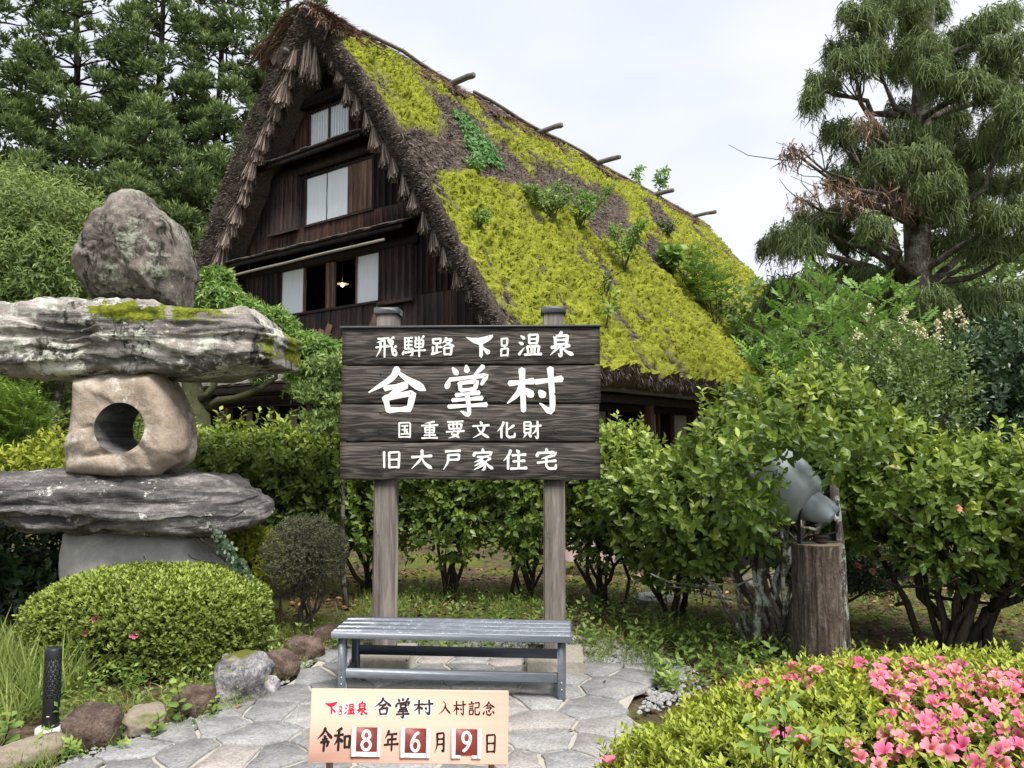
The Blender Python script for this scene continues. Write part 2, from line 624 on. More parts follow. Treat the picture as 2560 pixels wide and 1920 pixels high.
def make_moss():
    k = Nt('yellow_moss')
    n = k.noise(k.pos(), .9, 4)
    c = k.ramp(k.attr('rnd'), [(.05, (.10, .125, .015)), (.3, (.25, .31, .03)), (.7, (.47, .52, .045)), (.92, (.56, .56, .07)), (1.0, (.46, .34, .09))])
    c = k.mix(k.ramp(n, [(.42, 0.0), (.62, .6)]), c, (.19, .28, .03))
    k.fin(c, .9, .1)
    tr = k.n('ShaderNodeBsdfTranslucent', Color=c)
    mx = k.n('ShaderNodeMixShader', i0=.25)
    k.t.links.new(k.b.outputs[0], mx.inputs[1])
    k.t.links.new(tr.outputs[0], mx.inputs[2])
    k.t.links.new(mx.outputs[0], k.out.inputs['Surface'])
    return k.m
M_MOSS = make_moss()

# ------------------------------------------------------------------ ground
def build_ground():
    mb = MB()
    g = np.concatenate([-np.geomspace(300, 14, 14), np.linspace(-12, 12, 97), np.geomspace(14, 300, 14)])
    h = np.concatenate([[-40, -15, -5], np.linspace(-1, 16, 69), np.geomspace(18, 420, 16)])
    X, Y = np.meshgrid(g, h, indexing='ij')
    P = np.stack([X.ravel(), Y.ravel(), np.zeros(X.size)], 1)
    z = fbm(P * .8, 4) * .05 + fbm(P * 4, 3) * .02 - .03
    near_path = np.exp(-(((P[:, 0] + .2) / 2.6) ** 2 + ((P[:, 1] - 3.6) / 2.4) ** 2) ** 2)
    P[:, 2] = z * (1 - near_path) - .03 * near_path - .004
    n = len(h)
    i, j = np.meshgrid(np.arange(len(g) - 1), np.arange(n - 1), indexing='ij')
    Q = np.stack([i * n + j, (i + 1) * n + j, (i + 1) * n + j + 1, i * n + j + 1], -1).reshape(-1, 4)
    mb.add(P, None, Q)
    mb.build('ground', M_SOIL, smooth=True, kind='structure')
build_ground()

# ------------------------------------------------------------------ crazy paving
PATH_PX = [(800, 1642), (745, 1688), (640, 1755), (540, 1806), (400, 1858), (235, 1919)]
PATH = [tuple(gnd(*p)[:2]) for p in PATH_PX] + [(-2.5, 2.5), (-2.6, 1.4), (1.6, 1.4), (1.3, 2.6)] + \
       [tuple(gnd(*p)[:2]) for p in [(1560, 1850), (1620, 1730), (1600, 1682), (1520, 1668), (1330, 1661), (1100, 1641), (860, 1634)]]

def inside(poly, P):
    P = np.asarray(P)
    x, y = P[:, 0], P[:, 1]
    res = np.zeros(len(P), bool)
    n = len(poly)
    for a in range(n):
        x0, y0 = poly[a]
        x1, y1 = poly[(a + 1) % n]
        c = (y0 > y) != (y1 > y)
        xi = (x1 - x0) * (y - y0) / ((y1 - y0) if abs(y1 - y0) > 1e-9 else 1e-9) + x0
        res ^= c & (x < xi)
    return res

def clip_half(poly, n, d):
    out = []
    for a in range(len(poly)):
        p, q = poly[a], poly[(a + 1) % len(poly)]
        dp, dq = p @ n - d, q @ n - d
        if dp <= 0:
            out.append(p)
        if (dp < 0 < dq) or (dq < 0 < dp):
            out.append(p + (q - p) * dp / (dp - dq))
    return out

def build_path():
    mb = MB()
    P = np.array(PATH)
    cen = P.mean(0)
    grow = cen + (P - cen) * .95
    V = np.c_[grow, np.full(len(P), .016)]
    me = bpy.data.meshes.new('stone_path')
    me.from_pydata([tuple(v) for v in V], [], [list(range(len(V)))])
    me.materials.append(M_MORTAR)
    root = obj('stone_path', me, kind='structure')
    rng = np.random.default_rng(21)
    lo, hi = P.min(0) - .3, P.max(0) + .3
    pts = []
    tries = 0
    while tries < 9000:
        tries += 1
        q = lo + rng.random(2) * (hi - lo)
        rad = rng.choice([.11, .15, .21, .28])
        if all(((q[0] - a[0]) / 1.25) ** 2 + (q[1] - a[1]) ** 2 > (.5 * (rad + a[2])) ** 2 * 2.2 for a in pts):
            pts.append((q[0], q[1], rad))
    S = np.array(pts)[:, :2]
    Pc = np.array(PATH).mean(0)
    ins = inside([tuple(Pc + (np.array(q) - Pc) * 1.08) for q in PATH], S)
    for a in range(len(S)):
        if not ins[a]:
            continue
        c = S[a]
        poly = [c + np.array(v) for v in ((-.8, -.8), (.8, -.8), (.8, .8), (-.8, .8))]
        for b in range(len(S)):
            if b == a:
                continue
            d = S[b] - c
            L = np.linalg.norm(d)
            if L > 1.5:
                continue
            nn = d / L
            gap = .005 + .010 * (c[1] < 3.9) * rng.random() + .004 * rng.random()
            poly = clip_half(poly, nn, nn @ (c + d / 2) - gap)
            if len(poly) < 3:
                break
        if len(poly) < 3:
            continue
        pl = []
        for q in range(len(poly)):
            p0, p1 = poly[q], poly[(q + 1) % len(poly)]
            pl.append(p0 + (poly[q - 1] - p0) * .03)
            pl.append(p0 + (p1 - p0) * .04)
            for t in (.28, .5, .75):
                L = np.linalg.norm(p1 - p0)
                if L > .12:
                    nrm = np.array([p1[1] - p0[1], p0[0] - p1[0]]) / L
                    pl.append(p0 + (p1 - p0) * t - nrm * (rng.random() * .012))
        pl = np.array(pl)
        m = len(pl)
        zt = .025 + rng.random() * .007
        tx, ty = rng.normal(0, .006, 2)
        cc = pl.mean(0)
        def zz(p):
            return zt + tx * (p[:, 0] - cc[0]) + ty * (p[:, 1] - cc[1])
        top = cc + (pl - cc) * .982
        V = np.concatenate([np.c_[pl, np.full(m, .002)], np.c_[pl, zz(pl) - .003], np.c_[top, zz(top)], [[cc[0], cc[1], zt]]])
        V[:, :2] -= cc
        k = np.arange(m)
        k2 = (k + 1) % m
        Q = np.concatenate([np.stack([k, k2, k2 + m, k + m], 1), np.stack([k + m, k2 + m, k2 + 2 * m, k + 2 * m], 1)])
        T = np.stack([k + 2 * m, k2 + 2 * m, np.full(m, 3 * m)], 1)
        s = MB()
        s.add(V, T, Q)
        o = s.build('flagstone', M_FLAG, root)
        o.location = (cc[0], cc[1], 0)
build_path()

# ------------------------------------------------------------------ the farmhouse
HO = np.array([-5.167, 18.317, 0.0])
HTH = math.radians(37.3)
H_AX = np.array([math.cos(HTH), -math.sin(HTH), 0])
H_AY = np.array([math.sin(HTH), math.cos(HTH), 0])
PROF = np.array([(0, 12.25), (.42, 11.9), (.84, 11.46), (1.64, 10.6), (2.23, 9.94), (2.71, 9.3), (3.35, 8.42),
                 (4.29, 7.0), (4.6, 6.48), (5.11, 5.65), (6.38, 3.7), (6.79, 3.04)])
PS = np.r_[0, np.cumsum(np.linalg.norm(np.diff(PROF, axis=0), axis=1))]
YL = 22.8
house = thing('thatched_farmhouse', 'large steep farmhouse with mossy thatched roof and dark plank gable behind the sign', 'house', tuple(HO), -HTH)

def prof(s):
    return np.interp(s, PS, PROF[:, 0]), np.interp(s, PS, PROF[:, 1])

def prof_n(s):
    e = .35
    x0, z0 = prof(np.clip(s - e, 0, PS[-1]))
    x1, z1 = prof(np.clip(s + e, 0, PS[-1]))
    nx, nz = z0 - z1, x1 - x0
    L = np.hypot(nx, nz)
    return nx / L, nz / L

BARE = [
    [(3.0, 2.03), (3.99, 1.94), (4.65, 2.29), (4.18, 3.8), (4.68, 3.95), (4.85, 4.5), (5.17, 4.93), (4.78, 5.54), (3.96, 5.55), (2.8, 5.59), (2.0, 5.3), (2.6, 4.0)],
    [(5.69, 1.48), (6.73, 1.12), (6.67, 1.71), (5.94, 2.25), (5.49, 2.05)],
    [(6.46, 3.92), (7.73, 3.75), (9.79, 3.46), (11.1, 3.13), (10.86, 3.82), (10.95, 4.39), (7.93, 6.47), (7.07, 6.46), (7.32, 5.54), (6.72, 4.99), (5.1, 5.48), (5.48, 4.81)],
    [(14.52, 2.6), (15.9, 1.7), (15.72, 2.64), (14.88, 3.79), (13.36, 4.25)],
    [(-.15, 5.49), (.4, 5.24), (1.31, 4.88), (2.02, 4.38), (3.03, 2.37), (3.69, 2.05), (3.27, 3.05), (2.9, 4.82), (3.3, 5.1), (3.2, 5.72), (2.11, 5.7), (.87, 5.98), (.25, 6.37), (.1, 5.72)],
    [(10.2, 6.2), (11.4, 5.3), (11.8, 5.9), (11.0, 6.9), (10.4, 6.9)],
    [(9.2, .9), (10.2, .75), (10.0, 1.4), (9.4, 1.5)], [(12.2, 1.4), (12.9, 1.1), (12.8, 2.0)],
    [(17.0, 1.0), (18.0, .8), (17.6, 1.7)], [(20.2, .9), (21.4, .7), (21.0, 1.6)], [(19.2, 2.6), (19.9, 2.3), (19.6, 3.4)],
]

def seg_dist(poly, P):
    best = np.full(len(P), 9.0)
    for a in range(len(poly)):
        p0, p1 = np.array(poly[a]), np.array(poly[(a + 1) % len(poly)])
        d = p1 - p0
        t = np.clip(((P - p0) @ d) / (d @ d), 0, 1)
        best = np.minimum(best, np.linalg.norm(P - p0 - t[:, None] * d, axis=1))
    return best

def moss_at(y, s):
    P = np.c_[y, s]
    w = np.c_[fbm(np.c_[P * 1.6, np.zeros(len(P))], 4), fbm(np.c_[P * 1.6, np.full(len(P), 9.0)], 4)] * 1.1
    W = P + w
    sd = np.full(len(P), 9.0)
    for poly in BARE:
        d = seg_dist(poly, W)
        d = np.where(inside(poly, W), -d, d)
        sd = np.minimum(sd, d)
    m = np.clip(.5 + (sd - .13) * 1.7, 0, 1)
    edge = np.where(s < 6.2, -.42 + .35 * (fbm(np.c_[s * .9, y * 0, y * 0], 3) + .2), -.45)
    edge = np.where(s < 1.5, 1.4 - .5 * s, edge)
    m *= np.clip((y - edge + w[:, 0] * .9) * 4, 0, 1)
    rid = .35 + .9 * (fbm(np.c_[y * 1.4, y * 0, y * 0 + 3], 4) + .25)
    m *= np.clip((s - rid) * 3 + .2, 0, 1)
    st = fbm(np.c_[y * 3.2 - s * .6, s * .55, y * 0 + 5], 4)
    m *= np.clip(1.05 + st * 3.6 + .12 * np.clip(s - 3, 0, 4), 0, 1)
    m *= np.clip((YL - .2 - y) * 3, 0, 1)
    sp = fbm(np.c_[y * 2.6 - s * .5, s * .9, y * 0 + 21], 4)
    m *= np.clip(1.6 + sp * 5.5, 0, 1)
    return m

def build_roof():
    ny, ns = 420, 200
    y = np.linspace(0, YL, ny)
    s = np.linspace(0, PS[-1], ns)
    Yg, Sg = np.meshgrid(y, s, indexing='ij')
    yf, sf = Yg.ravel(), Sg.ravel()
    x, z = prof(sf)
    nx, nz = prof_n(sf)
    m = moss_at(yf, sf)
    big = fbm(np.c_[yf * .5, sf * .4, yf * 0], 3) * .28
    tuft = fbm(np.c_[yf * 4.5 - sf * 1.2, sf * 1.8, yf * 0 + 2], 4)
    fine = fbm(np.c_[yf * 12, sf * 10, yf * 0 + 7], 3)
    ph = sf * 1.25 + fbm(np.c_[yf * 2.1 - sf * .5, sf * .7, yf * 0 + 12], 3) * 7.0
    lobe = (ph - np.floor(ph)) ** 1.5
    ph2 = sf * 2.9 + fbm(np.c_[yf * 4.5 - sf * .9, sf * 1.4, yf * 0 + 15], 3) * 7.0
    lobe2 = (ph2 - np.floor(ph2)) ** 1.5
    d = big + m * (.03 + tuft * .24 + lobe * .17 + lobe2 * .10) + fine * .09 * (1 - m) + lobe2 * .05 * (1 - m) + fine * .05
    fade = np.clip(yf / .4, 0, 1) * np.clip((YL - yf) / .4, 0, 1)
    d = d * (.35 + .65 * fade)
    P = np.c_[x + nx * d, yf, z + nz * d]
    # the sagging ridge and ragged eave
    P[:, 2] += (fbm(np.c_[yf * .35, yf * 0, yf * 0 + 4], 3) * .25) * np.clip(1 - sf / 3, 0, 1)
    ev = np.clip((sf - (PS[-1] - .5)) / .5, 0, 1)
    P[:, 2] += ev * fbm(np.c_[yf * 2.2, yf * 0, yf * 0 + 8], 4) * .28
    i, j = np.meshgrid(np.arange(ny - 1), np.arange(ns - 1), indexing='ij')
    Q = np.stack([i * ns + j, i * ns + j + 1, (i + 1) * ns + j + 1, (i + 1) * ns + j], -1).reshape(-1, 4)
    mb = MB()
    mb.add(P, None, Q, moss=m)
    grid = P.reshape(ny, ns, 3)
    # left slope, plainer
    ny2, ns2 = 120, 90
    y2 = np.linspace(0, YL, ny2)
    s2 = np.linspace(0, PS[-1], ns2)
    Y2, S2 = np.meshgrid(y2, s2, indexing='ij')
    x2, z2 = prof(S2.ravel())
    nx2, nz2 = prof_n(S2.ravel())
    d2 = fbm(np.c_[Y2.ravel() * 2, S2.ravel() * 2, Y2.ravel() * 0 + 30], 4) * .22 * np.clip(Y2.ravel() / .3, 0, 1)
    P2 = np.c_[-x2 - nx2 * d2, Y2.ravel(), z2 + nz2 * d2]
    i, j = np.meshgrid(np.arange(ny2 - 1), np.arange(ns2 - 1), indexing='ij')
    Q2 = np.stack([i * ns2 + j, (i + 1) * ns2 + j, (i + 1) * ns2 + j + 1, i * ns2 + j + 1], -1).reshape(-1, 4)
    mb.add(P2, None, Q2, moss=np.clip(fbm(np.c_[P2[:, 1:] * 1.2, P2[:, :1]], 4) * 2 - .1, 0, .5))
    # cut verge faces front and back, soffits, on both sides
    for side in (1, -1):
        for yo, sg in ((0.0, 1), (YL, -1)):
            k = 150 if side == 1 else 110
            ss = np.linspace(0, PS[-1], k)
            xo, zo = prof(ss)
            nxx, nzz = prof_n(ss)
            th = np.interp(ss, [0, 1.0, 3, 11.4], [.45, .78, .82, .72])
            rows = []
            for f, dy in ((0, 0.0), (.12, -.05), (.3, -.02), (.5, .08), (.7, .2), (.88, .33), (1, .46)):
                rx, rz = xo - nxx * th * f, zo - nzz * th * f
                nn = fbm(np.c_[ss * 5, np.full(k, f * 4), np.full(k, 3.0 + side)], 3) * .12 * (0 < f < 1)
                rows.append(np.c_[side * np.maximum(rx, 0.0 if f else 0), yo + sg * (dy + nn), rz])
            rx, rz = xo - nxx * th * 1.02, zo - nzz * th * 1.02
            rows.append(np.c_[side * np.maximum(rx, 0), np.full(k, yo + sg * 3.0), rz])
            if side == 1 and sg == 1:
                rows[0] = np.c_[np.interp(ss, s, grid[0, :, 0]), np.interp(ss, s, grid[0, :, 1]), np.interp(ss, s, grid[0, :, 2])]
            R = np.concatenate(rows)
            i, j = np.meshgrid(np.arange(len(rows) - 1), np.arange(k - 1), indexing='ij')
            Qv = np.stack([i * k + j, i * k + j + 1, (i + 1) * k + j + 1, (i + 1) * k + j], -1).reshape(-1, 4)
            mb.add(R, None, Qv, moss=0.0)
        # eave underside
        ye = np.linspace(0, YL, 200)
        xe, ze = PROF[-1]
        e0 = grid[:, -1] if side == 1 else None
        r0 = np.c_[np.interp(ye, y, grid[:, -1, 0]), ye, np.interp(ye, y, grid[:, -1, 2])] if side == 1 else np.c_[np.full(200, -xe), ye, np.full(200, ze)]
        r1 = np.c_[np.full(200, side * (xe - .12)), ye, ze - .22 + fbm(np.c_[ye * 3, ye * 0, ye * 0], 3) * .12]
        r2 = np.c_[np.full(200, side * (xe - .5)), ye, ze - .30 + fbm(np.c_[ye * 2, ye * 0, ye * 0 + 4], 3) * .1]
        r3 = np.c_[np.full(200, side * (xe - 1.5)), ye, np.full(200, ze - .12)]
        r4 = np.c_[np.full(200, side * (xe - 2.2)), ye, np.full(200, ze + .6)]
        R = np.concatenate([r0, r1, r2, r3, r4])
        i, j = np.meshgrid(np.arange(4), np.arange(199), indexing='ij')
        Qv = np.stack([i * 200 + j, i * 200 + j + 1, (i + 1) * 200 + j + 1, (i + 1) * 200 + j], -1).reshape(-1, 4)
        mb.add(R, None, Qv, moss=0.0)
    roof = mb.build('roof', M_THATCH, house, smooth=True)
    roof['label'] = 'thatched roof mostly overgrown with yellow-green moss'

    # moss tufts over the right slope
    def surf(yq, sq):
        fi = np.clip(yq / YL * (ny - 1), 0, ny - 1.001)
        fj = np.clip(sq / PS[-1] * (ns - 1), 0, ns - 1.001)
        a, b = fi.astype(int), fj.astype(int)
        ta, tb = (fi - a)[:, None], (fj - b)[:, None]
        return (grid[a, b] * (1 - ta) * (1 - tb) + grid[a + 1, b] * ta * (1 - tb) + grid[a, b + 1] * (1 - ta) * tb + grid[a + 1, b + 1] * ta * tb)
    n = 450000
    yq = YL * RNG.random(n) ** 1.25
    sq = RNG.random(n) * PS[-1]
    mm = moss_at(yq, sq)
    ph = sq * 1.25 + fbm(np.c_[yq * 2.1 - sq * .5, sq * .7, yq * 0 + 12], 3) * 7.0
    lob = ph - np.floor(ph)
    ph2 = sq * 2.9 + fbm(np.c_[yq * 4.5 - sq * .9, sq * 1.4, yq * 0 + 15], 3) * 7.0
    lob2 = ph2 - np.floor(ph2)
    gap = np.clip(lob * 5 - .1, 0, 1) * np.clip(lob2 * 4 + .2, 0, 1)
    keep = RNG.random(n) < np.clip((mm - .12) * 1.35, 0, 1) ** 1.5 * gap * np.clip(1.05 + 2.2 * fbm(np.c_[yq * .9 - sq * .2, sq * .7, yq * 0 + 33], 4), .12, 1)
    yq, sq = yq[keep], sq[keep]
    B = surf(yq, sq)
    nxq, nzq = prof_n(sq)
    nrm = np.c_[nxq, nxq * 0, nzq]
    down = np.c_[nzq, nxq * 0, -nxq]
    ax = unit(nrm * .55 + down * .8 + RNG.normal(0, .24, (len(B), 3)))
    tb = MB()
    tone = np.clip(.54 + fbm(np.c_[yq * .8, sq * .8, yq * 0 + 6], 4) * 1.8 + RNG.normal(0, .2, len(B)) + .22 * (lob[keep] - .5) + .25 * (lob2[keep] - .5), 0, 1)  # shade of the valleys between moss lobes is put into the tone
    put_leaves(tb, B - nrm * .02, ax, nrm + RNG.normal(0, .28, B.shape), .032 + .048 * RNG.random(len(B)), (np.array([[0, -.21, 0], [0, .2, 0], [1, 0, 0]]), np.array([[0, 1, 2]])), tone)
    tb.build('moss', M_MOSS, roof, kind='stuff')
    # loose reeds on the bare thatch
    n = 90000
    yq = YL * RNG.random(n) ** 1.4
    sq = RNG.random(n) * PS[-1]
    mm = moss_at(yq, sq)
    keep = mm < .45
    yq, sq = yq[keep], sq[keep]
    B = surf(yq, sq)
    nxq, nzq = prof_n(sq)
    nrm = np.c_[nxq, nxq * 0, nzq]
    down = np.c_[nzq, nxq * 0, -nxq]
    rb = MB()
    put_leaves(rb, B - nrm * .02, unit(down + nrm * .35 + RNG.normal(0, .3, B.shape)), nrm + RNG.normal(0, .4, B.shape), .1 + .22 * RNG.random(len(B)),
               (np.array([[0, -.045, 0], [0, .045, 0], [1, 0, 0]]), np.array([[0, 1, 2]])), RNG.random(len(B)) ** 1.3)
    # reed ends of the cut verge, right and left
    for side, n in ((1, 26000), (-1, 26000)):
        ss = RNG.random(n) * PS[-1]
        f = RNG.random(n)
        xo, zo = prof(ss)
        nxx, nzz = prof_n(ss)
        th = np.interp(ss, [0, 1.0, 3, 11.4], [.45, .78, .82, .72])
        dy = np.interp(f, [0, .12, .3, .5, .7, .88, 1], [0, -.05, -.02, .08, .2, .33, .46])
        B = np.c_[side * (xo - nxx * th * f), dy, zo - nzz * th * f]
        ok = B[:, 0] * side > 0
        B, nx_, nz_ = B[ok], nxx[ok], nzz[ok]
        out = np.c_[side * nx_ * -.15, np.full(len(B), -1.0), nz_ * -.2 - .3]
        if side == -1:
            out = np.c_[-.55 * np.ones(len(B)), np.full(len(B), -.7), -.55 * np.ones(len(B))]
        put_leaves(rb, B - np.c_[B[:, 0] * 0, np.full(len(B), -.02), B[:, 0] * 0], unit(out + RNG.normal(0, .3, B.shape)), rdir(len(B)),
                   .04 + .08 * RNG.random(len(B)), (np.array([[0, -.13, 0], [0, .13, 0], [1, 0, 0]]), np.array([[0, 1, 2]])), RNG.random(len(B)) ** 1.2)
    # ragged eave fringe
    n = 12000
    yq = YL * RNG.random(n) ** 1.5
    B = surf(yq, np.full(n, PS[-1])) + np.c_[-RNG.random(n) * .35, RNG.normal(0, .02, n), -RNG.random(n) * .25]
    put_leaves(rb, B, unit(np.c_[RNG.normal(.4, .25, n), RNG.normal(0, .3, n), RNG.normal(-1, .25, n)]), rdir(n), .05 + .09 * RNG.random(n),
               (np.array([[0, -.05, 0], [0, .05, 0], [1, 0, 0]]), np.array([[0, 1, 2]])), RNG.random(n) ** 1.4)
    rb.build('reed_ends', M_REED, roof, kind='stuff')
    return roof, surf

roof, roof_surf = build_roof()

# hanging straw tassels along both verges
def tassel_mesh(seed, wide=1.0):
    rng = np.random.default_rng(seed)
    mb = MB()
    n = 9
    rows = []
    for dz, r in [(0, .05), (.06, .065), (.13, .06), (.28, .085), (.36, .05)]:
        a = np.arange(n) / n * 6.283
        rows.append(np.c_[np.cos(a) * r, np.sin(a) * r * .7, np.full(n, -dz)])
    V = np.concatenate(rows)
    m = len(rows)
    i, j = np.meshgrid(np.arange(m - 1), np.arange(n), indexing='ij')
    j2 = (j + 1) % n
    mb.add(V, None, np.stack([i * n + j, i * n + j2, (i + 1) * n + j2, (i + 1) * n + j], -1).reshape(-1, 4), rnd=.2)
    ns = 300
    a = rng.random(ns) * 6.283
    q = rng.random(ns) ** .6
    B = np.c_[np.cos(a) * .06 * q, np.sin(a) * .045 * q, -.02 - rng.random(ns) * .14]
    d = unit(np.c_[np.cos(a) * .34 * wide * q, np.sin(a) * .22 * wide * q, -np.ones(ns)] + rng.normal(0, .05, (ns, 3)))
    put_leaves(mb, B, d, np.c_[np.cos(a), np.sin(a), 0 * a], .46 + .09 * rng.random(ns), (np.array([[0, -.012, 0], [0, .012, 0], [1, .024, 0], [1, -.024, 0]]), np.array([[0, 1, 2], [0, 2, 3]])), rng.random(ns))
    return mb.mesh('thatch_tassel', M_TASSEL)
TASS = [tassel_mesh(i, .9 + .2 * (i % 3)) for i in range(4)]
L_IN = [(-.30, 11.45), (-.97, 10.35), (-1.86, 9.2), (-2.72, 7.7), (-3.5, 6.75), (-4.3, 5.6), (-5.2, 4.3)]
R_IN = [(.30, 11.3), (.82, 10.2), (1.45, 9.3), (2.06, 8.55), (2.48, 7.8), (3.1, 7.0), (3.44, 6.5), (4.1, 5.5), (5.55, 3.85)]
for side, line, num, y0 in ((-1, L_IN, 21, .28), (1, R_IN, 17, .36)):
    A = np.array(line)
    L = np.r_[0, np.cumsum(np.linalg.norm(np.diff(A, axis=0), axis=1))]
    for q in range(num):
        s = L[-1] * (q + .4) / num
        x, z = np.interp(s, L, A[:, 0]), np.interp(s, L, A[:, 1])
        tilt = (-.30 if side < 0 else .22) + random.uniform(-.08, .08)
        o = obj('thatch_tassel', TASS[q % 4], roof, loc=(x + random.uniform(-.04, .04), y0 - .10 - random.uniform(0, .06), z + .2), rot=(random.uniform(-.15, .1), -tilt * 1.0, random.uniform(0, 6)))
        o.rotation_euler = (random.uniform(-.12, .08), tilt * -1, 0)
        sc = random.uniform(.98, 1.2) * (1.12 if side < 0 else .82)
        o.location.x += .26 if side > 0 else 0
        o.location.z += .12 if side > 0 else 0
        o.scale = (sc, sc, sc * random.uniform(.95, 1.1))
# the top pair under the apex
for x, z in ((-.05, 11.35), (.12, 11.4), (.35, 11.15)):
    o = obj('thatch_tassel', TASS[1], roof, loc=(x, .12, z), rot=(0, 0, 0))
    o.scale = (.9, .9, 1.5)

# ridge cap, logs and poles
def build_ridge():
    mb = MB()
    k, n = 90, 22
    ys = np.concatenate([np.linspace(-.12, 1.6, 16), np.linspace(1.8, YL + .3, k - 16)])
    rows = []
    for yv in ys:
        e = np.clip((yv + .55) / .5, 0, 1)
        end = .25 * (yv < .6)
        a = np.linspace(-1, 1, n)
        s = np.abs(a) * (1.15 + (.35 if yv < .9 else 0))
        x, z = prof(s)
        nx, nz = prof_n(s)
        th = .12 + .03 * math.sin(yv * 3) + .05 * max(0, 1 - abs(yv) / .8)
        rows.append(np.c_[np.sign(a) * (x + nx * th), yv + .42 * (1 - np.abs(a)) * np.clip(1 - yv / 1.5, 0, 1), z + nz * th])
    P = np.concatenate(rows)
    sg = (fbm(np.c_[P[:, 1] * .35, P[:, 1] * 0, P[:, 1] * 0 + 4], 3) * .25)
    P[:, 2] += sg * np.clip(P[:, 1] / 1.0, 0, 1)
    P += (np.c_[fbm(P * 3, 3), fbm(P * 3 + 9, 3), fbm(P * 3 + 19, 3)]) * .16
    i, j = np.meshgrid(np.arange(k - 1), np.arange(n - 1), indexing='ij')
    Q = np.stack([i * n + j, i * n + j + 1, (i + 1) * n + j + 1, (i + 1) * n + j], -1).reshape(-1, 4)
    # inner skin so the end shows thickness
    R = P.copy().reshape(k, n, 3)
    I = R.copy()
    I[..., 0] *= .84
    I[..., 2] -= .30
    mb.add(P, None, Q, moss=0.0)
    mb.add(I.reshape(-1, 3), None, Q[:, ::-1], moss=0.0)
    F0 = np.concatenate([R[0], I[0]])
    jj = np.arange(n - 1)
    mb.add(F0, None, np.stack([jj, jj + 1, jj + 1 + n, jj + n], 1), moss=0.0)
    cap = mb.build('ridge_cap', M_THATCH, roof, smooth=True)
    # straw lying on the cap
    rb = MB()
    nn = 21000
    yy = -.5 + (YL + .7) * RNG.random(nn) ** 1.5
    yy[:6000] = RNG.uniform(-.15, .9, 6000)
    a = RNG.uniform(-1, 1, nn)
    s = np.abs(a) * (1.3 + .3 * (yy < .9))
    x, z = prof(s)
    nx, nz = prof_n(s)
    th = .13 + .05 * np.clip(1 - np.abs(yy) / .8, 0, 1)
    B = np.c_[np.sign(a) * (x + nx * th), yy + .42 * (1 - np.abs(a)) * np.clip(1 - yy / 1.5, 0, 1), z + nz * th]
    d = np.c_[np.sign(a) * nz, np.where(yy < .5, -.5, 0), -nx]
    put_leaves(rb, B, unit(d + RNG.normal(0, .22, B.shape)), np.c_[np.sign(a) * nx, yy * 0, nz] + RNG.normal(0, .3, B.shape), .2 + .3 * RNG.random(nn),
               (np.array([[0, -.03, 0], [0, .03, 0], [1, 0, .04]]), np.array([[0, 1, 2]])), RNG.random(nn))
    st = rb.build('ridge_straw', M_REEDB, roof, kind='stuff')
build_ridge()
for yy, tip in ((4.75, 1.5), (9.2, 1.55), (12.9, 1.65), (17.6, 1.55), (21.6, 1.75)):
    mb = MB()
    x, z = prof(np.array([.75]))
    zz = float(z[0]) + .12
    tube(mb, [(-.2, yy, zz - .02), (.5, yy + .02, zz), (1.3, yy, zz + .03), (tip - .05, yy + .03, zz + .04), (tip, yy + .03, zz + .04)], [.08, .09, .085, .09, .075], 9, wob=.25)
    mb.build('ridge_log', M_LOG, roof, smooth=True)
for y0, y1, x, dz in ((1.6, 5.2, .35, .30), (5.9, 9.9, .55, .30), (9.6, 13.4, .62, .22), (12.6, 17.0, .6, .24), (17.0, 21.8, .5, .2), (.2, 2.2, -.15, .35)):
    mb = MB()
    zr = 12.05 + dz - .55 * x
    P = bend((x, y0, zr + .05), (x, y1, zr), 6, .02)
    tube(mb, P, .055, 7, wob=.2)
    mb.build('ridge_pole', M_LOG, roof, smooth=True)
for p0, p1 in (((-1.0, -.05, 11.5), (-1.9, .2, 11.95)), ((-.1, .5, 12.5), (-.7, .7, 12.95)), ((-.6, -.1, 11.3), (-.62, .5, 11.25))):
    mb = MB()
    tube(mb, bend(p0, p1, 4, .02), [.06, .06, .055, .05], 7, wob=.2)
    mb.build('ridge_pole', M_LOG, roof, smooth=True)

# plank gable
YW = .9
def roof_half(z):                       # half width of the roof's inner face at a height
    return np.interp(-z, -PROF[:, 1], PROF[:, 0]) - .55


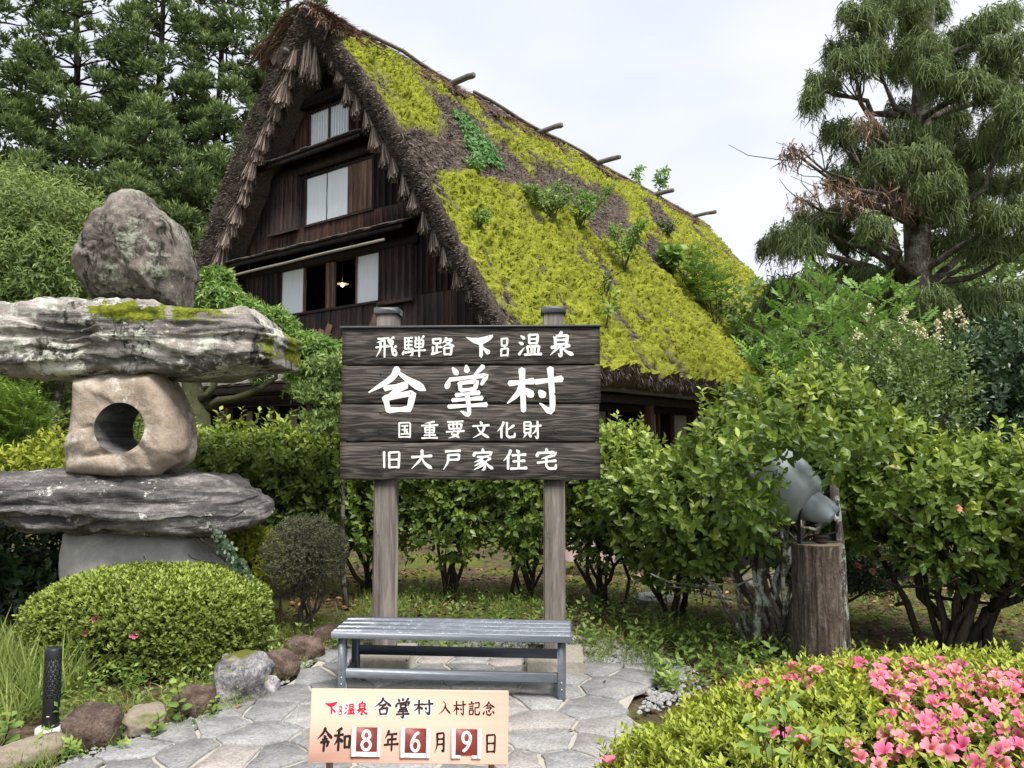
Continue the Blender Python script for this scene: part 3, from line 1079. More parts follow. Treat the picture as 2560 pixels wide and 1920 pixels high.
def build_gable():
    wall = MB()
    OPEN = [(-.92, -.03, 4.82, 5.97), (.27, 1.12, 4.82, 5.97)]
    rows = [(.3, 3.0), (3.0, 4.82), (4.82, 5.97), (5.97, 6.55), (6.55, 7.06), (7.06, 8.4), (8.4, 8.95), (8.95, 10.05), (10.05, 10.4), (10.4, 11.8)]
    for z0, z1 in rows:
        hw = float(roof_half(z1)) + .25
        cuts = sorted([o for o in OPEN if o[2] < (z0 + z1) / 2 < o[3]])
        x = -hw
        for o in cuts + [(hw, hw, 0, 0)]:
            if o[0] > x + .01:
                add_box(wall, x, o[0], YW + .03, YW + .08, z0, z1)
            x = o[1]
    gw = wall.build('gable_wall', M_DARKIN, house)
    BAND = [(3.05, 4.80, M_WALL), (4.80, 6.50, M_WALL), (6.52, 7.04, M_RED), (7.04, 8.86, M_WALL), (8.92, 10.32, M_RED), (10.42, 11.7, M_WALL)]
    BLOCK = [(-.94, 1.96, 4.82, 5.99), (-1.90, -.90, 4.82, 5.99), (-.9, 1.66, 7.05, 8.36), (-.78, .78, 9.02, 10.05)]
    for z0, z1, m in BAND:
        hw = float(roof_half(z0)) + .2
        x = -hw
        while x < hw:
            w = random.uniform(.15, .25)
            xe = min(x + w, hw)
            zt = z1
            lim = max(abs(x), abs(xe)) - .15
            ztop = np.interp(lim, PROF[:, 0] - .55, PROF[:, 1])
            zt = min(z1, ztop + .3)
            spans = [(z0, zt)]
            for bx0, bx1, bz0, bz1 in BLOCK:
                if x < bx1 - .04 and xe > bx0 + .04:
                    ns = []
                    for a, b in spans:
                        if bz1 <= a or bz0 >= b:
                            ns.append((a, b))
                        else:
                            if bz0 > a + .02:
                                ns.append((a, bz0))
                            if bz1 < b - .02:
                                ns.append((bz1, b))
                    spans = ns
            for a, b in spans:
                if b - a < .06:
                    continue
                mb = MB()
                dy = random.uniform(0, .014)
                add_box(mb, x + .003, xe - .003, YW - dy - .012, YW + .028, a, b, .004)
                mm = m
                if m is M_RED and not (-2.4 < x < 2.0):
                    mm = M_WALL if random.random() < .6 else M_RED
                if m is M_WALL and random.random() < .12:
                    mm = M_RED
                mb.build('plank', mm, gw)
            x = xe
    # slanting braces low on the wall
    for x0, x1, z0, z1 in ((-2.35, -1.75, 3.4, 4.35), (-.05, .2, 3.8, 4.4), (1.55, 1.95, 3.8, 4.65), (-.4, -.12, 3.6, 4.3)):
        mb = MB()
        P = np.array([[x0, YW - .10, z0], [x1, YW - .06, z1]])
        d = (P[1] - P[0]) / np.linalg.norm(P[1] - P[0])
        sx = np.array([d[2], 0, -d[0]]) * .09
        sy = np.array([0, .02, 0])
        V = [p + a * sx + b * sy for p in P for a in (-1, 1) for b in (-1, 1)]
        mb.add(V, None, BOXQ)
        mb.build('brace', M_SHUT, gw)
    return gw
gable = build_gable()

def part_box(name, mat, parent, x0, x1, y0, y1, z0, z1, b=.006):
    mb = MB()
    add_box(mb, x0, x1, y0, y1, z0, z1, b)
    return mb.build(name, mat, parent)

def window(x0, x1, z0, z1, panes, mat=M_PAPER, ribs=0, y=YW):
    fr = MB()
    t = .05
    add_box(fr, x0 - t, x1 + t, y - .05, y + .02, z1, z1 + .07, .004)
    add_box(fr, x0 - t, x1 + t, y - .06, y + .02, z0 - .06, z0, .004)
    add_box(fr, x0 - t, x0, y - .05, y + .02, z0, z1, .004)
    add_box(fr, x1, x1 + t, y - .05, y + .02, z0, z1, .004)
    w = fr.build('window', M_BEAM, house)
    for a, b in panes:
        mb = MB()
        nx_, nz_ = 10, 12
        X, Z = np.meshgrid(np.linspace(a, b, nx_), np.linspace(z0, z1, nz_), indexing='ij')
        P = np.c_[X.ravel(), np.full(X.size, y - .012), Z.ravel()]
        P[:, 1] += fbm(np.c_[P[:, 0] * 4, P[:, 2] * 3, P[:, 0] * 0 + a], 3) * .02
        i, j = np.meshgrid(np.arange(nx_ - 1), np.arange(nz_ - 1), indexing='ij')
        Q = np.stack([i * nz_ + j, (i + 1) * nz_ + j, (i + 1) * nz_ + j + 1, i * nz_ + j + 1], -1).reshape(-1, 4)
        mb.add(P, None, Q)
        mb.build('paper_pane', mat, w, smooth=True)
        for r in range(ribs):
            xr = a + (b - a) * (r + .5) / ribs
            part_box('rib', M_PAPER, w, xr - .010, xr + .010, y - .040, y - .026, z0, z1, .002)
    return w
w3 = window(-.76, .75, 9.04, 9.98, [(-.755, -.03), (.03, .745)], ribs=7)
part_box('mullion', M_BEAM, w3, -.03, .03, YW - .05, YW + .01, 9.04, 9.98)
w2 = window(-.87, 1.63, 7.08, 8.3, [(-.865, -.07), (-.055, .745)])
part_box('mullion', M_BEAM, w2, -.07, -.055, YW - .03, YW + .01, 7.08, 8.3, .002)
sh2 = MB()
add_box(sh2, .75, 1.62, YW - .02, YW + .02, 7.08, 8.3)
sh2 = sh2.build('shutter', M_BEAM, w2)
for q in range(5):
    mb = MB()
    add_box(mb, .755 + q * .173, .755 + q * .173 + .168, YW - .05 - .004 * (q % 2), YW - .021, 7.09, 8.29, .004)
    mb.build('plank', M_SHUT, w2)
w1 = window(-1.84, 1.95, 4.82, 5.97, [(-1.835, -.93), (1.13, 1.945)])
part_box('mullion', M_SHUT, w1, -.92, -.86, YW - .05, YW + .02, 4.82, 5.97)
part_box('mullion', M_SHUT, w1, -.03, .10, YW - .05, YW + .06, 4.82, 5.97)
part_box('mullion', M_SHUT, w1, .14, .27, YW - .04, YW + .06, 4.82, 5.97)
part_box('mullion', M_SHUT, w1, 1.08, 1.13, YW - .05, YW + .02, 4.82, 5.97)
# shutter boxes either side
for x0, x1, z0, z1 in ((-2.3, -1.15, 7.03, 8.5), (1.97, 3.06, 4.72, 5.98), (-3.4, -1.92, 4.75, 5.98)):
    sb = MB()
    add_box(sb, x0, x1, YW - .10, YW - .03, z0, z1, .004)
    sb = sb.build('shutter_box', M_BEAM, house)
    n = int((x1 - x0) / .19)
    for q in range(n):
        a = x0 + (x1 - x0) * q / n
        part_box('plank', M_WALL, sb, a + .003, a + (x1 - x0) / n - .003, YW - .13 - .004 * (q % 2), YW - .1, z0 + .03, z1 - .02, .004)
    part_box('rail', M_BEAM, sb, x0 - .03, x1 + .03, YW - .15, YW - .08, z0 - .05, z0 + .03)
# window hoods
def hood(x0, x1, z, dep, drop, name='window_hood'):
    mb = MB()
    V = []
    th = .035
    for x in (x0, x1):
        V += [[x, YW, z + drop], [x, YW - dep, z], [x, YW, z + drop + th], [x, YW - dep, z + th]]
    mb.add(V, None, BOXQ)
    add_box(mb, x0 + .03, x1 - .03, YW - dep + .05, YW - dep + .13, z - .10, z - .002)
    add_box(mb, x0 + .1, x1 - .1, YW - .12, YW - .02, z - .30, z - .06)
    h = mb.build(name, M_WALL, house)
    x = x0
    while x < x1 - .05:
        w = min(random.uniform(.22, .36), x1 - x)
        s = MB()
        e = random.uniform(-.015, .045)
        V = []
        for xx in (x + .004, x + w - .004):
            V += [[xx, YW - .02, z + drop + th + .004], [xx, YW - dep - e, z + th + .004], [xx, YW - .02, z + drop + th + .03], [xx, YW - dep - e, z + th + .026]]
        s.add(V, None, BOXQ)
        s.build('roof_board', M_PENT, h)
        x += w
    return h
hood(-2.85, 1.75, 8.74, .62, .22)
hood(-4.75, 3.3, 6.28, .75, .26)
part_box('lintel', M_WALL, house, -1.5, 1.15, YW - .22, YW - .03, 10.12, 10.36)
mb = MB()
tube(mb, bend((-3.55, .22, 5.93), (2.75, .22, 6.0), 8, .003), .035, 8)
mb.build('hanging_pole', M_BAMBOO, house, smooth=True)
for x in (-2.4, 1.6):
    mb = MB()
    tube(mb, [(x, .24, 5.95), (x, .3, 6.4)], .008, 5)
    mb.build('hanger_wire', M_BEAM, house)

# rooms behind the openings
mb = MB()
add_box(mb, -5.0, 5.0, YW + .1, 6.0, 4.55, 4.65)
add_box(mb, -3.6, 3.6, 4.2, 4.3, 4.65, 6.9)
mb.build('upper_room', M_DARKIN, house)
_d = ray(856, 712)
_t = ((HO + H_AY * 1.9)[:2] @ H_AY[:2]) / (_d[:2] @ H_AY[:2])
_p = np.array([0, 0, EYE]) + _d * _t - HO
LX, LZ = float(_p @ H_AX), float(_p[2])
lamp = MB()
rr = [(.02, .10), (.10, .05), (.17, 0.0)]
n = 14
V = []
for r, z in rr:
    a = np.arange(n) / n * 6.283
    V.append(np.c_[np.cos(a) * r + LX, np.sin(a) * r + 1.9, np.full(n, LZ + .02 + z)])
V = np.concatenate(V)
i, j = np.meshgrid(np.arange(2), np.arange(n), indexing='ij')
lamp.add(V, None, np.stack([i * n + j, i * n + (j + 1) % n, (i + 1) * n + (j + 1) % n, (i + 1) * n + j], -1).reshape(-1, 4))
tube(lamp, [(LX, 1.9, LZ + .12), (LX, 1.9, LZ + 1.0)], .006, 5)
LAMP_SHADE = plain('enamel_shade', (.5, .4, .3), .5)
lm = lamp.build('pendant_lamp', LAMP_SHADE, house, smooth=True)
k = Nt('lit_bulb')
k.b.inputs['Emission Color'].default_value = (1, .72, .35, 1)
k.b.inputs['Emission Strength'].default_value = 14
bb = MB()
tube(bb, [(LX, 1.9, LZ - .05), (LX, 1.9, LZ - .025), (LX, 1.9, LZ + .01), (LX, 1.9, LZ + .04)], [.015, .04, .04, .02], 8)
bb.build('bulb', k.fin((1, .8, .5)), lm, smooth=True)

# pent roof and ground floor of the gable side
def build_pent():
    z0, z1, ye = 2.84, 3.35, -.75
    x0, x1 = -5.6, 5.4
    mb = MB()
    V = []
    for x in (x0, x1):
        V += [[x, YW, z1], [x, ye, z0], [x, YW, z1 + .03], [x, ye, z0 + .03]]
    mb.add(V, None, BOXQ)
    add_box(mb, x0 + .05, x1 - .05, ye + .06, ye + .18, z0 - .16, z0 - .01)
    p = mb.build('pent_roof', M_BEAM, house)
    x = x0
    while x < x1:
        w = random.uniform(.16, .3)
        s = MB()
        e = random.uniform(-.03, .05)
        zo = random.uniform(.004, .018)
        V = []
        for xx in (x + .006, x + w - .012):
            V += [[xx, YW - .03, z1 + .03 + zo], [xx, ye - e, z0 + .03 + zo], [xx, YW - .03, z1 + .055 + zo], [xx, ye - e, z0 + .055 + zo]]
        s.add(V, None, BOXQ)
        s.build('roof_board', M_PENT, p)
        x += w
build_pent()
part_box('beam', M_BEAM, house, -5.4, 5.4, -.30, -.12, 2.36, 2.62)
part_box('beam', M_BEAM, house, -5.4, 5.4, -.22, -.10, 2.66, 2.80)
for x in (-5.35, -4.2, -2.45, -.53, .85, 2.4, 3.9, 5.2):
    part_box('post', M_POST, house, x - .085, x + .085, -.30, -.13, .1, 2.355, .01)
part_box('sill', M_POST, house, -5.3, 5.2, -.28, -.14, .52, .62)
for x0, x1 in ((-4.05, -3.55), (-2.75, -2.5), (-.3, .5), (-.62 - .32, -.62), (1.2, 2.0)):
    part_box('shoji_panel', M_PAPER2, house, x0, x1, .5, .53, .64, 2.3)
for x in (-4.1, -3.5, -2.8, -1.5, -.3, 1.0, 2.1):
    part_box('door_frame', M_POST, house, x - .04, x + .04, .46, .56, .6, 2.4)
mb = MB()
tube(mb, [(-.25, -.1, 2.6), (-.25, 0, 2.6)], .22, 14)
mb.build('barrel_end', M_BEAM, house, smooth=True)
# long side under the eave
XB = 5.75
part_box('beam', M_BEAM, house, XB - .09, XB + .09, .2, YL - .3, 2.46, 2.66)
for y in (.9, 3.9, 6.98, 10.1, 13.2, 16.3, 19.4):
    part_box('post', M_POST, house, XB - .1, XB + .1, y - .11, y + .11, .1, 2.455, .01)
    mb = MB()
    tube(mb, bend((4.6, y + .5, 2.85), (6.45, y + .5, 2.78), 4, .02), .075, 8, wob=.1)
    mb.build('rafter', M_LOG, house, smooth=True)
mb = MB()
tube(mb, bend((6.2, .2, 2.73), (6.2, YL - .3, 2.73), 12, .004), .07, 8, wob=.15)
mb.build('eave_log', M_LOG, house, smooth=True)
part_box('veranda_floor', M_BEAM, house, 4.4, XB + .15, .3, YL - .3, .48, .6)
XS = 5.0
for y0, y1 in ((1.6, 2.4), (5.2, 6.0), (8.0, 8.85), (10.1, 10.95), (13.0, 13.8), (15.6, 16.4)):
    mb = MB()
    add_box(mb, XS - .02, XS - .005, y0, y1, .62, 2.28)
    sp = mb.build('shoji_panel', M_PAPER2, house)
    g = MB()
    for q in range(1, 4):
        yy = y0 + (y1 - y0) * q / 4
        add_box(g, XS - .004, XS + .003, yy - .006, yy + .006, .62, 2.28)
    for q in range(1, 9):
        zz = .62 + 1.66 * q / 9
        add_box(g, XS - .0035, XS + .0045, y0, y1, zz - .006, zz + .006)
    g.build('lattice', M_PAPER2, sp)
for y in (1.5, 2.6, 5.05, 6.15, 7.85, 9.0, 9.95, 11.1):
    part_box('door_frame', M_POST, house, XS - .05, XS + .05, y - .05, y + .05, .6, 2.4)
part_box('lintel', M_BEAM, house, XS - .06, XS + .06, .3, YL - .3, 2.3, 2.48)
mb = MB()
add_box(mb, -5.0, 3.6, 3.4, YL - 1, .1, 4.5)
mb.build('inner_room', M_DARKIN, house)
# ------------------------------------------------------------------ lettering: brush strokes on a 100 x 100 grid, y down
GLYPH = {
 '飛': 'z 12 12 60 9 60 22 68 36 78 38 80 30|p 84 5 66 16|d 66 18 82 28|p 40 18 8 30|h 4 52 56 45|p 24 30 24 60 6 96|v 43 20 43 98|z 48 48 76 46 76 66 82 86 94 90 97 74|p 95 46 80 60|d 80 60 94 70',
 '騨': 'v 12 8 12 62|h 12 10 44 9|h 12 27 42 26|h 12 44 42 43|v 27 10 27 60|z 12 62 46 60 44 90 34 94|d 8 70 3 90|d 17 72 18 84|d 26 70 29 81|d 35 68 39 79|d 56 4 60 16|d 70 2 72 14|p 92 1 80 18|v 56 22 56 54|z 56 22 90 21 88 55|h 56 38 88 37|h 56 54 88 53|h 49 71 99 68|v 73 22 73 99',
 '路': 'v 8 10 9 34|z 8 10 40 8 38 34|h 9 33 38 32|v 24 36 24 84|h 26 55 43 53|v 8 52 8 88|t 2 92 46 78|p 64 2 60 18 46 34|p 60 16 86 13 72 36 44 56|n 58 22 74 38 99 52|v 56 60 57 97|z 56 60 87 58 84 97|h 57 94 84 93',
 '下': 'P 1 10 22 14 48 14 96 1 99 9 90 22 74 34 63 40 62 88 57 99 50 92 49 44 30 36 14 24|n 62 54 72 66 86 80',
 '呂': 'v 16 4 18 44|z 16 6 82 3 74 42|h 18 42 76 40|p 52 44 44 56|v 14 60 12 99|z 14 60 88 56 82 98|h 14 94 82 92',
 '温': 'd 10 8 27 22|d 2 38 20 47|t 2 94 26 62|v 46 4 47 44|z 46 5 84 3 81 44|h 47 24 81 23|h 47 43 81 42|v 38 58 43 90|z 38 58 90 55 84 90|v 56 60 57 88|v 71 59 69 88|h 26 95 100 92',
 '泉': 'p 54 0 40 15|v 26 16 28 52|z 26 17 76 14 72 52|h 28 33 72 32|h 28 51 72 50|k 50 52 50 96 38 88|p 12 64 40 60 8 94|p 84 54 58 68|n 54 64 74 82 100 94',
 '合': 'p 51 3 40 26 3 56|n 47 5 64 24 99 52|h 30 47 66 39|p 66 40 50 52 33 66|v 31 66 37 98|z 33 68 78 57 71 96|h 38 95 73 92',
 '掌': 'd 21 5 31 18|d 49 0 51 14|p 84 2 64 21|d 15 28 9 46|z 15 29 92 20 80 39|v 36 35 38 51|z 36 36 71 32 67 49|h 38 50 67 48|h 28 60 76 55|h 21 70 82 66|h 13 83 91 79|k 51 57 55 97 38 92',
 '村': 'h 4 36 48 31|v 27 4 30 98|p 28 36 20 58 1 80|d 33 48 46 64|h 51 33 99 26|k 78 2 81 94 59 80|d 58 52 67 65',
 '国': 'v 12 8 12 98|z 12 9 88 7 88 98|h 12 93 88 92|h 28 28 72 26|h 30 50 70 49|h 24 76 78 74|v 50 28 50 76|d 60 57 69 67',
 '重': 'p 78 2 22 12|h 2 25 98 21|v 24 35 25 66|z 24 35 77 33 75 66|h 24 50 75 48|h 25 65 75 64|v 50 10 50 94|h 18 80 84 78|h 4 96 96 94',
 '要': 'h 8 10 92 6|v 16 24 19 48|z 16 24 85 21 80 48|h 18 47 80 46|v 40 10 40 46|v 60 10 60 46|h 2 64 98 59|n 46 50 32 76 52 82 74 97|p 70 62 56 84 14 99',
 '文': 'd 46 1 57 19|h 4 28 96 23|p 72 28 54 66 6 97|n 27 30 50 66 98 97',
 '化': 'p 36 2 28 28 3 58|v 24 38 25 98|p 92 22 52 54|z 54 4 54 82 66 93 95 90 97 68',
 '財': 'v 8 6 8 70|z 8 7 43 6 41 70|h 8 27 41 26|h 8 47 41 46|h 8 68 41 67|p 18 74 3 97|d 31 74 45 92|h 49 32 99 26|k 79 2 80 95 64 85|p 78 33 68 58 46 78',
 '旧': 'v 12 6 14 96|v 38 10 40 98|z 38 11 90 7 87 98|h 40 51 87 49|h 40 93 87 91',
 '大': 'h 4 38 97 31|p 52 2 48 44 4 98|n 51 40 66 70 99 97',
 '戸': 'h 12 10 90 6|z 27 28 84 25 81 51|h 27 51 81 49|p 28 27 24 64 2 99',
 '家': 'd 48 0 51 14|d 10 17 7 36|z 10 21 92 17 82 34|h 24 39 77 36|p 52 38 36 52 10 62|k 38 49 58 66 57 92 44 98|p 48 60 10 80|p 56 71 8 97|p 86 44 62 60|n 58 58 76 78 99 93',
 '住': 'p 32 2 24 26 2 56|v 21 34 21 98|d 56 1 69 15|h 38 28 96 24|h 42 58 92 55|h 32 95 100 91|v 66 26 66 94',
 '宅': 'd 48 0 51 14|d 8 17 5 38|z 8 21 94 17 84 36|p 78 33 24 48|h 6 66 94 56|z 48 44 48 80 60 93 92 92 94 74',
 '入': 'n 34 6 52 20 62 58 99 96|p 56 32 38 70 2 98',
 '記': 'd 20 1 31 13|h 2 22 48 18|h 9 36 41 34|h 9 50 41 48|v 9 63 11 95|z 9 63 43 61 40 95|h 11 92 40 91|z 56 12 93 9 90 44|h 58 45 90 43|z 58 44 58 84 68 93 95 91 97 70',
 '念': 'p 51 1 37 21 2 42|n 49 3 66 22 99 40|h 35 30 63 28|z 30 44 72 41 58 58|d 14 66 6 90|z 30 62 37 90 64 93 72 76|d 46 57 57 71|d 80 61 94 81',
 '令': 'p 52 0 38 22 2 48|n 49 2 66 22 99 46|d 44 32 55 42|h 34 50 66 47|z 24 62 76 57 64 80|v 47 62 45 100',
 '和': 'p 46 2 12 15|h 1 34 55 28|v 29 12 27 98|p 27 34 19 54 1 74|d 32 44 52 60|v 64 36 67 86|z 64 37 97 33 92 86|h 67 82 92 80',
 '年': 'p 32 0 24 18 6 38|h 24 19 88 15|h 28 44 84 41|v 28 44 27 68|h 1 71 99 65|v 55 18 53 100',
 '月': 'p 25 8 26 64 6 97|z 25 9 82 5 82 94 64 86|h 28 35 80 33|h 27 60 80 57',
 '日': 'v 18 5 20 98|z 18 7 85 3 82 98|h 20 50 82 48|h 20 93 82 91',
 '8': 'r 50 47 27 37 23 24 34 9 50 5 66 9 77 24 73 37 50 47 25 58 17 74 30 91 50 96 70 91 83 74 75 58 50 47',
 '6': 'r 74 8 50 20 30 42 21 66 28 86 50 96 71 88 79 70 71 52 50 46 30 53 23 66',
 '9': 'r 26 92 50 80 70 58 79 34 72 14 50 4 29 12 21 30 29 48 50 54 70 47 77 34',
}
WPROF = {'h': ([0, .12, .5, .85, 1], [1.0, .95, .72, 1.05, 1.15]), 'v': ([0, .12, .5, .9, 1], [1.15, 1.1, .9, 1.0, .75]),
         'p': ([0, .15, .6, 1], [1.2, 1.15, .85, .22]), 'n': ([0, .3, .75, .9, 1], [.45, .75, 1.45, 1.2, .2]),
         'd': ([0, .3, .7, 1], [.5, 1.0, 1.5, .9]), 'k': ([0, .1, .6, .8, 1], [1.15, 1.05, .95, 1.1, .25]),
         't': ([0, .2, 1], [1.2, 1.1, .25]), 'z': ([0, .1, .4, .6, .9, 1], [1.05, .95, .9, 1.1, 1.0, .7]), 'r': ([0, 1], [1, 1])}

def stroke_path(pts, kind):
    P = np.array(pts, float)
    if kind == 'r' or (kind in 'pnkt' and len(P) > 2):
        ext = np.vstack([2 * P[0] - P[1], P, 2 * P[-1] - P[-2]])
        if kind == 'r' and np.allclose(P[0], P[-1]):
            ext[0], ext[-1] = P[-2], P[1]
        out = []
        for a in range(1, len(ext) - 2):
            for t in np.linspace(0, 1, 6)[:-1]:
                p0, p1, p2, p3 = ext[a - 1:a + 3]
                out.append(.5 * ((2 * p1) + (p2 - p0) * t + (2 * p0 - 5 * p1 + 4 * p2 - p3) * t * t + (3 * p1 - p0 - 3 * p2 + p3) * t ** 3))
        out.append(P[-1])
        return np.array(out)
    out = [P[0]]
    for a in range(len(P) - 1):
        p0, p1 = P[a], P[a + 1]
        for t in (.08, .25, .5, .75, .92):
            out.append(p0 + (p1 - p0) * t)
        if a == len(P) - 2:
            out.append(p1)
    return np.array(out)

def char_mesh(mb, ch, x0, y0, x1, y1, wid, z0=0.0, step=.0002, grow=0.0, lift=.0):
    """adds one character in a flat frame: x right, y down, third axis out of the board"""
    sx, sy = (x1 - x0) / 100, (y1 - y0) / 100
    sm = min(sx, sy) * .5 + max(sx, sy) * .5
    for q, st in enumerate(GLYPH[ch].split('|')):
        kind, nums = st[0], [float(v) for v in st[1:].split()]
        pts = [(nums[a] * sx + x0, nums[a + 1] * sy + y0) for a in range(0, len(nums), 2)]
        z = z0 + step * q
        if kind == 'P':
            P = np.array(pts)
            c = P.mean(0)
            if grow:
                d = P - c
                P = c + d * (1 + grow / (np.linalg.norm(d, axis=1, keepdims=True) + 1e-6))
            V = np.c_[P, np.full(len(P), z)]
            V = np.vstack([V, [c[0], c[1], z]])
            m = len(P)
            # triangles from a point inside the stem junction
            V[-1, :2] = P[0] + (P[4] - P[0]) * .55 + np.array([0, (y1 - y0) * .16])
            mb.add(V, [[k, (k + 1) % m, m] for k in range(m)])
            continue
        C = stroke_path(pts, kind)
        L = np.r_[0, np.cumsum(np.linalg.norm(np.diff(C, axis=0), axis=1))]
        f = L / L[-1]
        wv = np.interp(f, *WPROF[kind]) * wid * sm * .5 + grow
        T = np.gradient(C, axis=0)
        T /= np.linalg.norm(T, axis=1, keepdims=True) + 1e-9
        Nn = np.c_[-T[:, 1], T[:, 0]]
        jit = 1 + (RNG.random(len(C)) - .5) * (.10 if kind != 'r' else 0)
        A, B = C + Nn * (wv * jit)[:, None], C - Nn * (wv * jit)[:, None]
        n = len(C)
        k = np.arange(n - 1)
        cap0, cap1 = C[0] - T[0] * wv[0] * .55, C[-1] + T[-1] * wv[-1] * .55
        V = np.vstack([A, B, cap0, cap1])
        V = np.c_[V, np.full(len(V), z)]
        closed = kind == 'r' and np.allclose(pts[0], pts[-1])
        Q = np.stack([k, k + 1, k + 1 + n, k + n], 1)
        mb.add(V, None if closed else [[0, n, 2 * n], [n - 1, 2 * n + 1, 2 * n - 1]], Q)

# ------------------------------------------------------------------ the village sign
def make_signwood():
    k = Nt('charred_sign_plank')
    r = k.math('MULTIPLY', k.orand(), 50.0)
    cmb = k.n('ShaderNodeCombineXYZ')
    k.t.links.new(r, cmb.inputs[0])
    k.t.links.new(r, cmb.inputs[2])
    add = k.n('ShaderNodeVectorMath', operation='ADD')
    k.t.links.new(k.pos((.55, 1, 5.0)), add.inputs[0])
    k.t.links.new(cmb.outputs[0], add.inputs[1])
    warp = k.noise(add.outputs[0], 1.6, 4, .5)
    wv = k.n('ShaderNodeMath', operation='SINE')
    sep = k.n('ShaderNodeSeparateXYZ')
    k.t.links.new(add.outputs[0], sep.inputs[0])
    k.t.links.new(k.math('ADD', k.math('MULTIPLY', warp, 70.0), k.math('MULTIPLY', sep.outputs[2], 14.0)), wv.inputs[0])
    fine = k.noise(k.pos((2.5, 1, 90)), 2.0, 6, .75)
    f = k.math('ADD', k.math('MULTIPLY', k.math('ADD', wv.outputs[0], 1.0), .12), k.math('MULTIPLY', fine, .92))
    c = k.ramp(f, [(.30, (.007, .006, .0055)), (.5, (.030, .025, .022)), (.68, (.085, .071, .061)), (.9, (.21, .175, .145))])
    k.bump(f, .6, .012)
    return k.fin(c, .7, .3)
M_SIGN = make_signwood()
M_SPOST = wood_mat('weathered_post', (.05, .043, .037), (.125, .11, .096), (.23, .205, .18), 'z', 1.2, .8, .5, .2)
M_METALBK = plain('black_metal', (.03, .032, .036), .4, .5, .4, scale=20)
k = Nt('white_letter_paint')
n_ = k.noise(k.pos((2, 2, 30)), 3.0, 5, .7)
k.bump(n_, .3, .004)
M_WHITE = k.fin(k.mix(k.ramp(n_, [(.3, .35), (.55, 0.0)]), (.82, .81, .76), (.5, .47, .4)), .7, .3)
M_CONC = plain('footing_concrete', (.25, .23, .19), .95, .15, var=.45, scale=40, bump=.7)

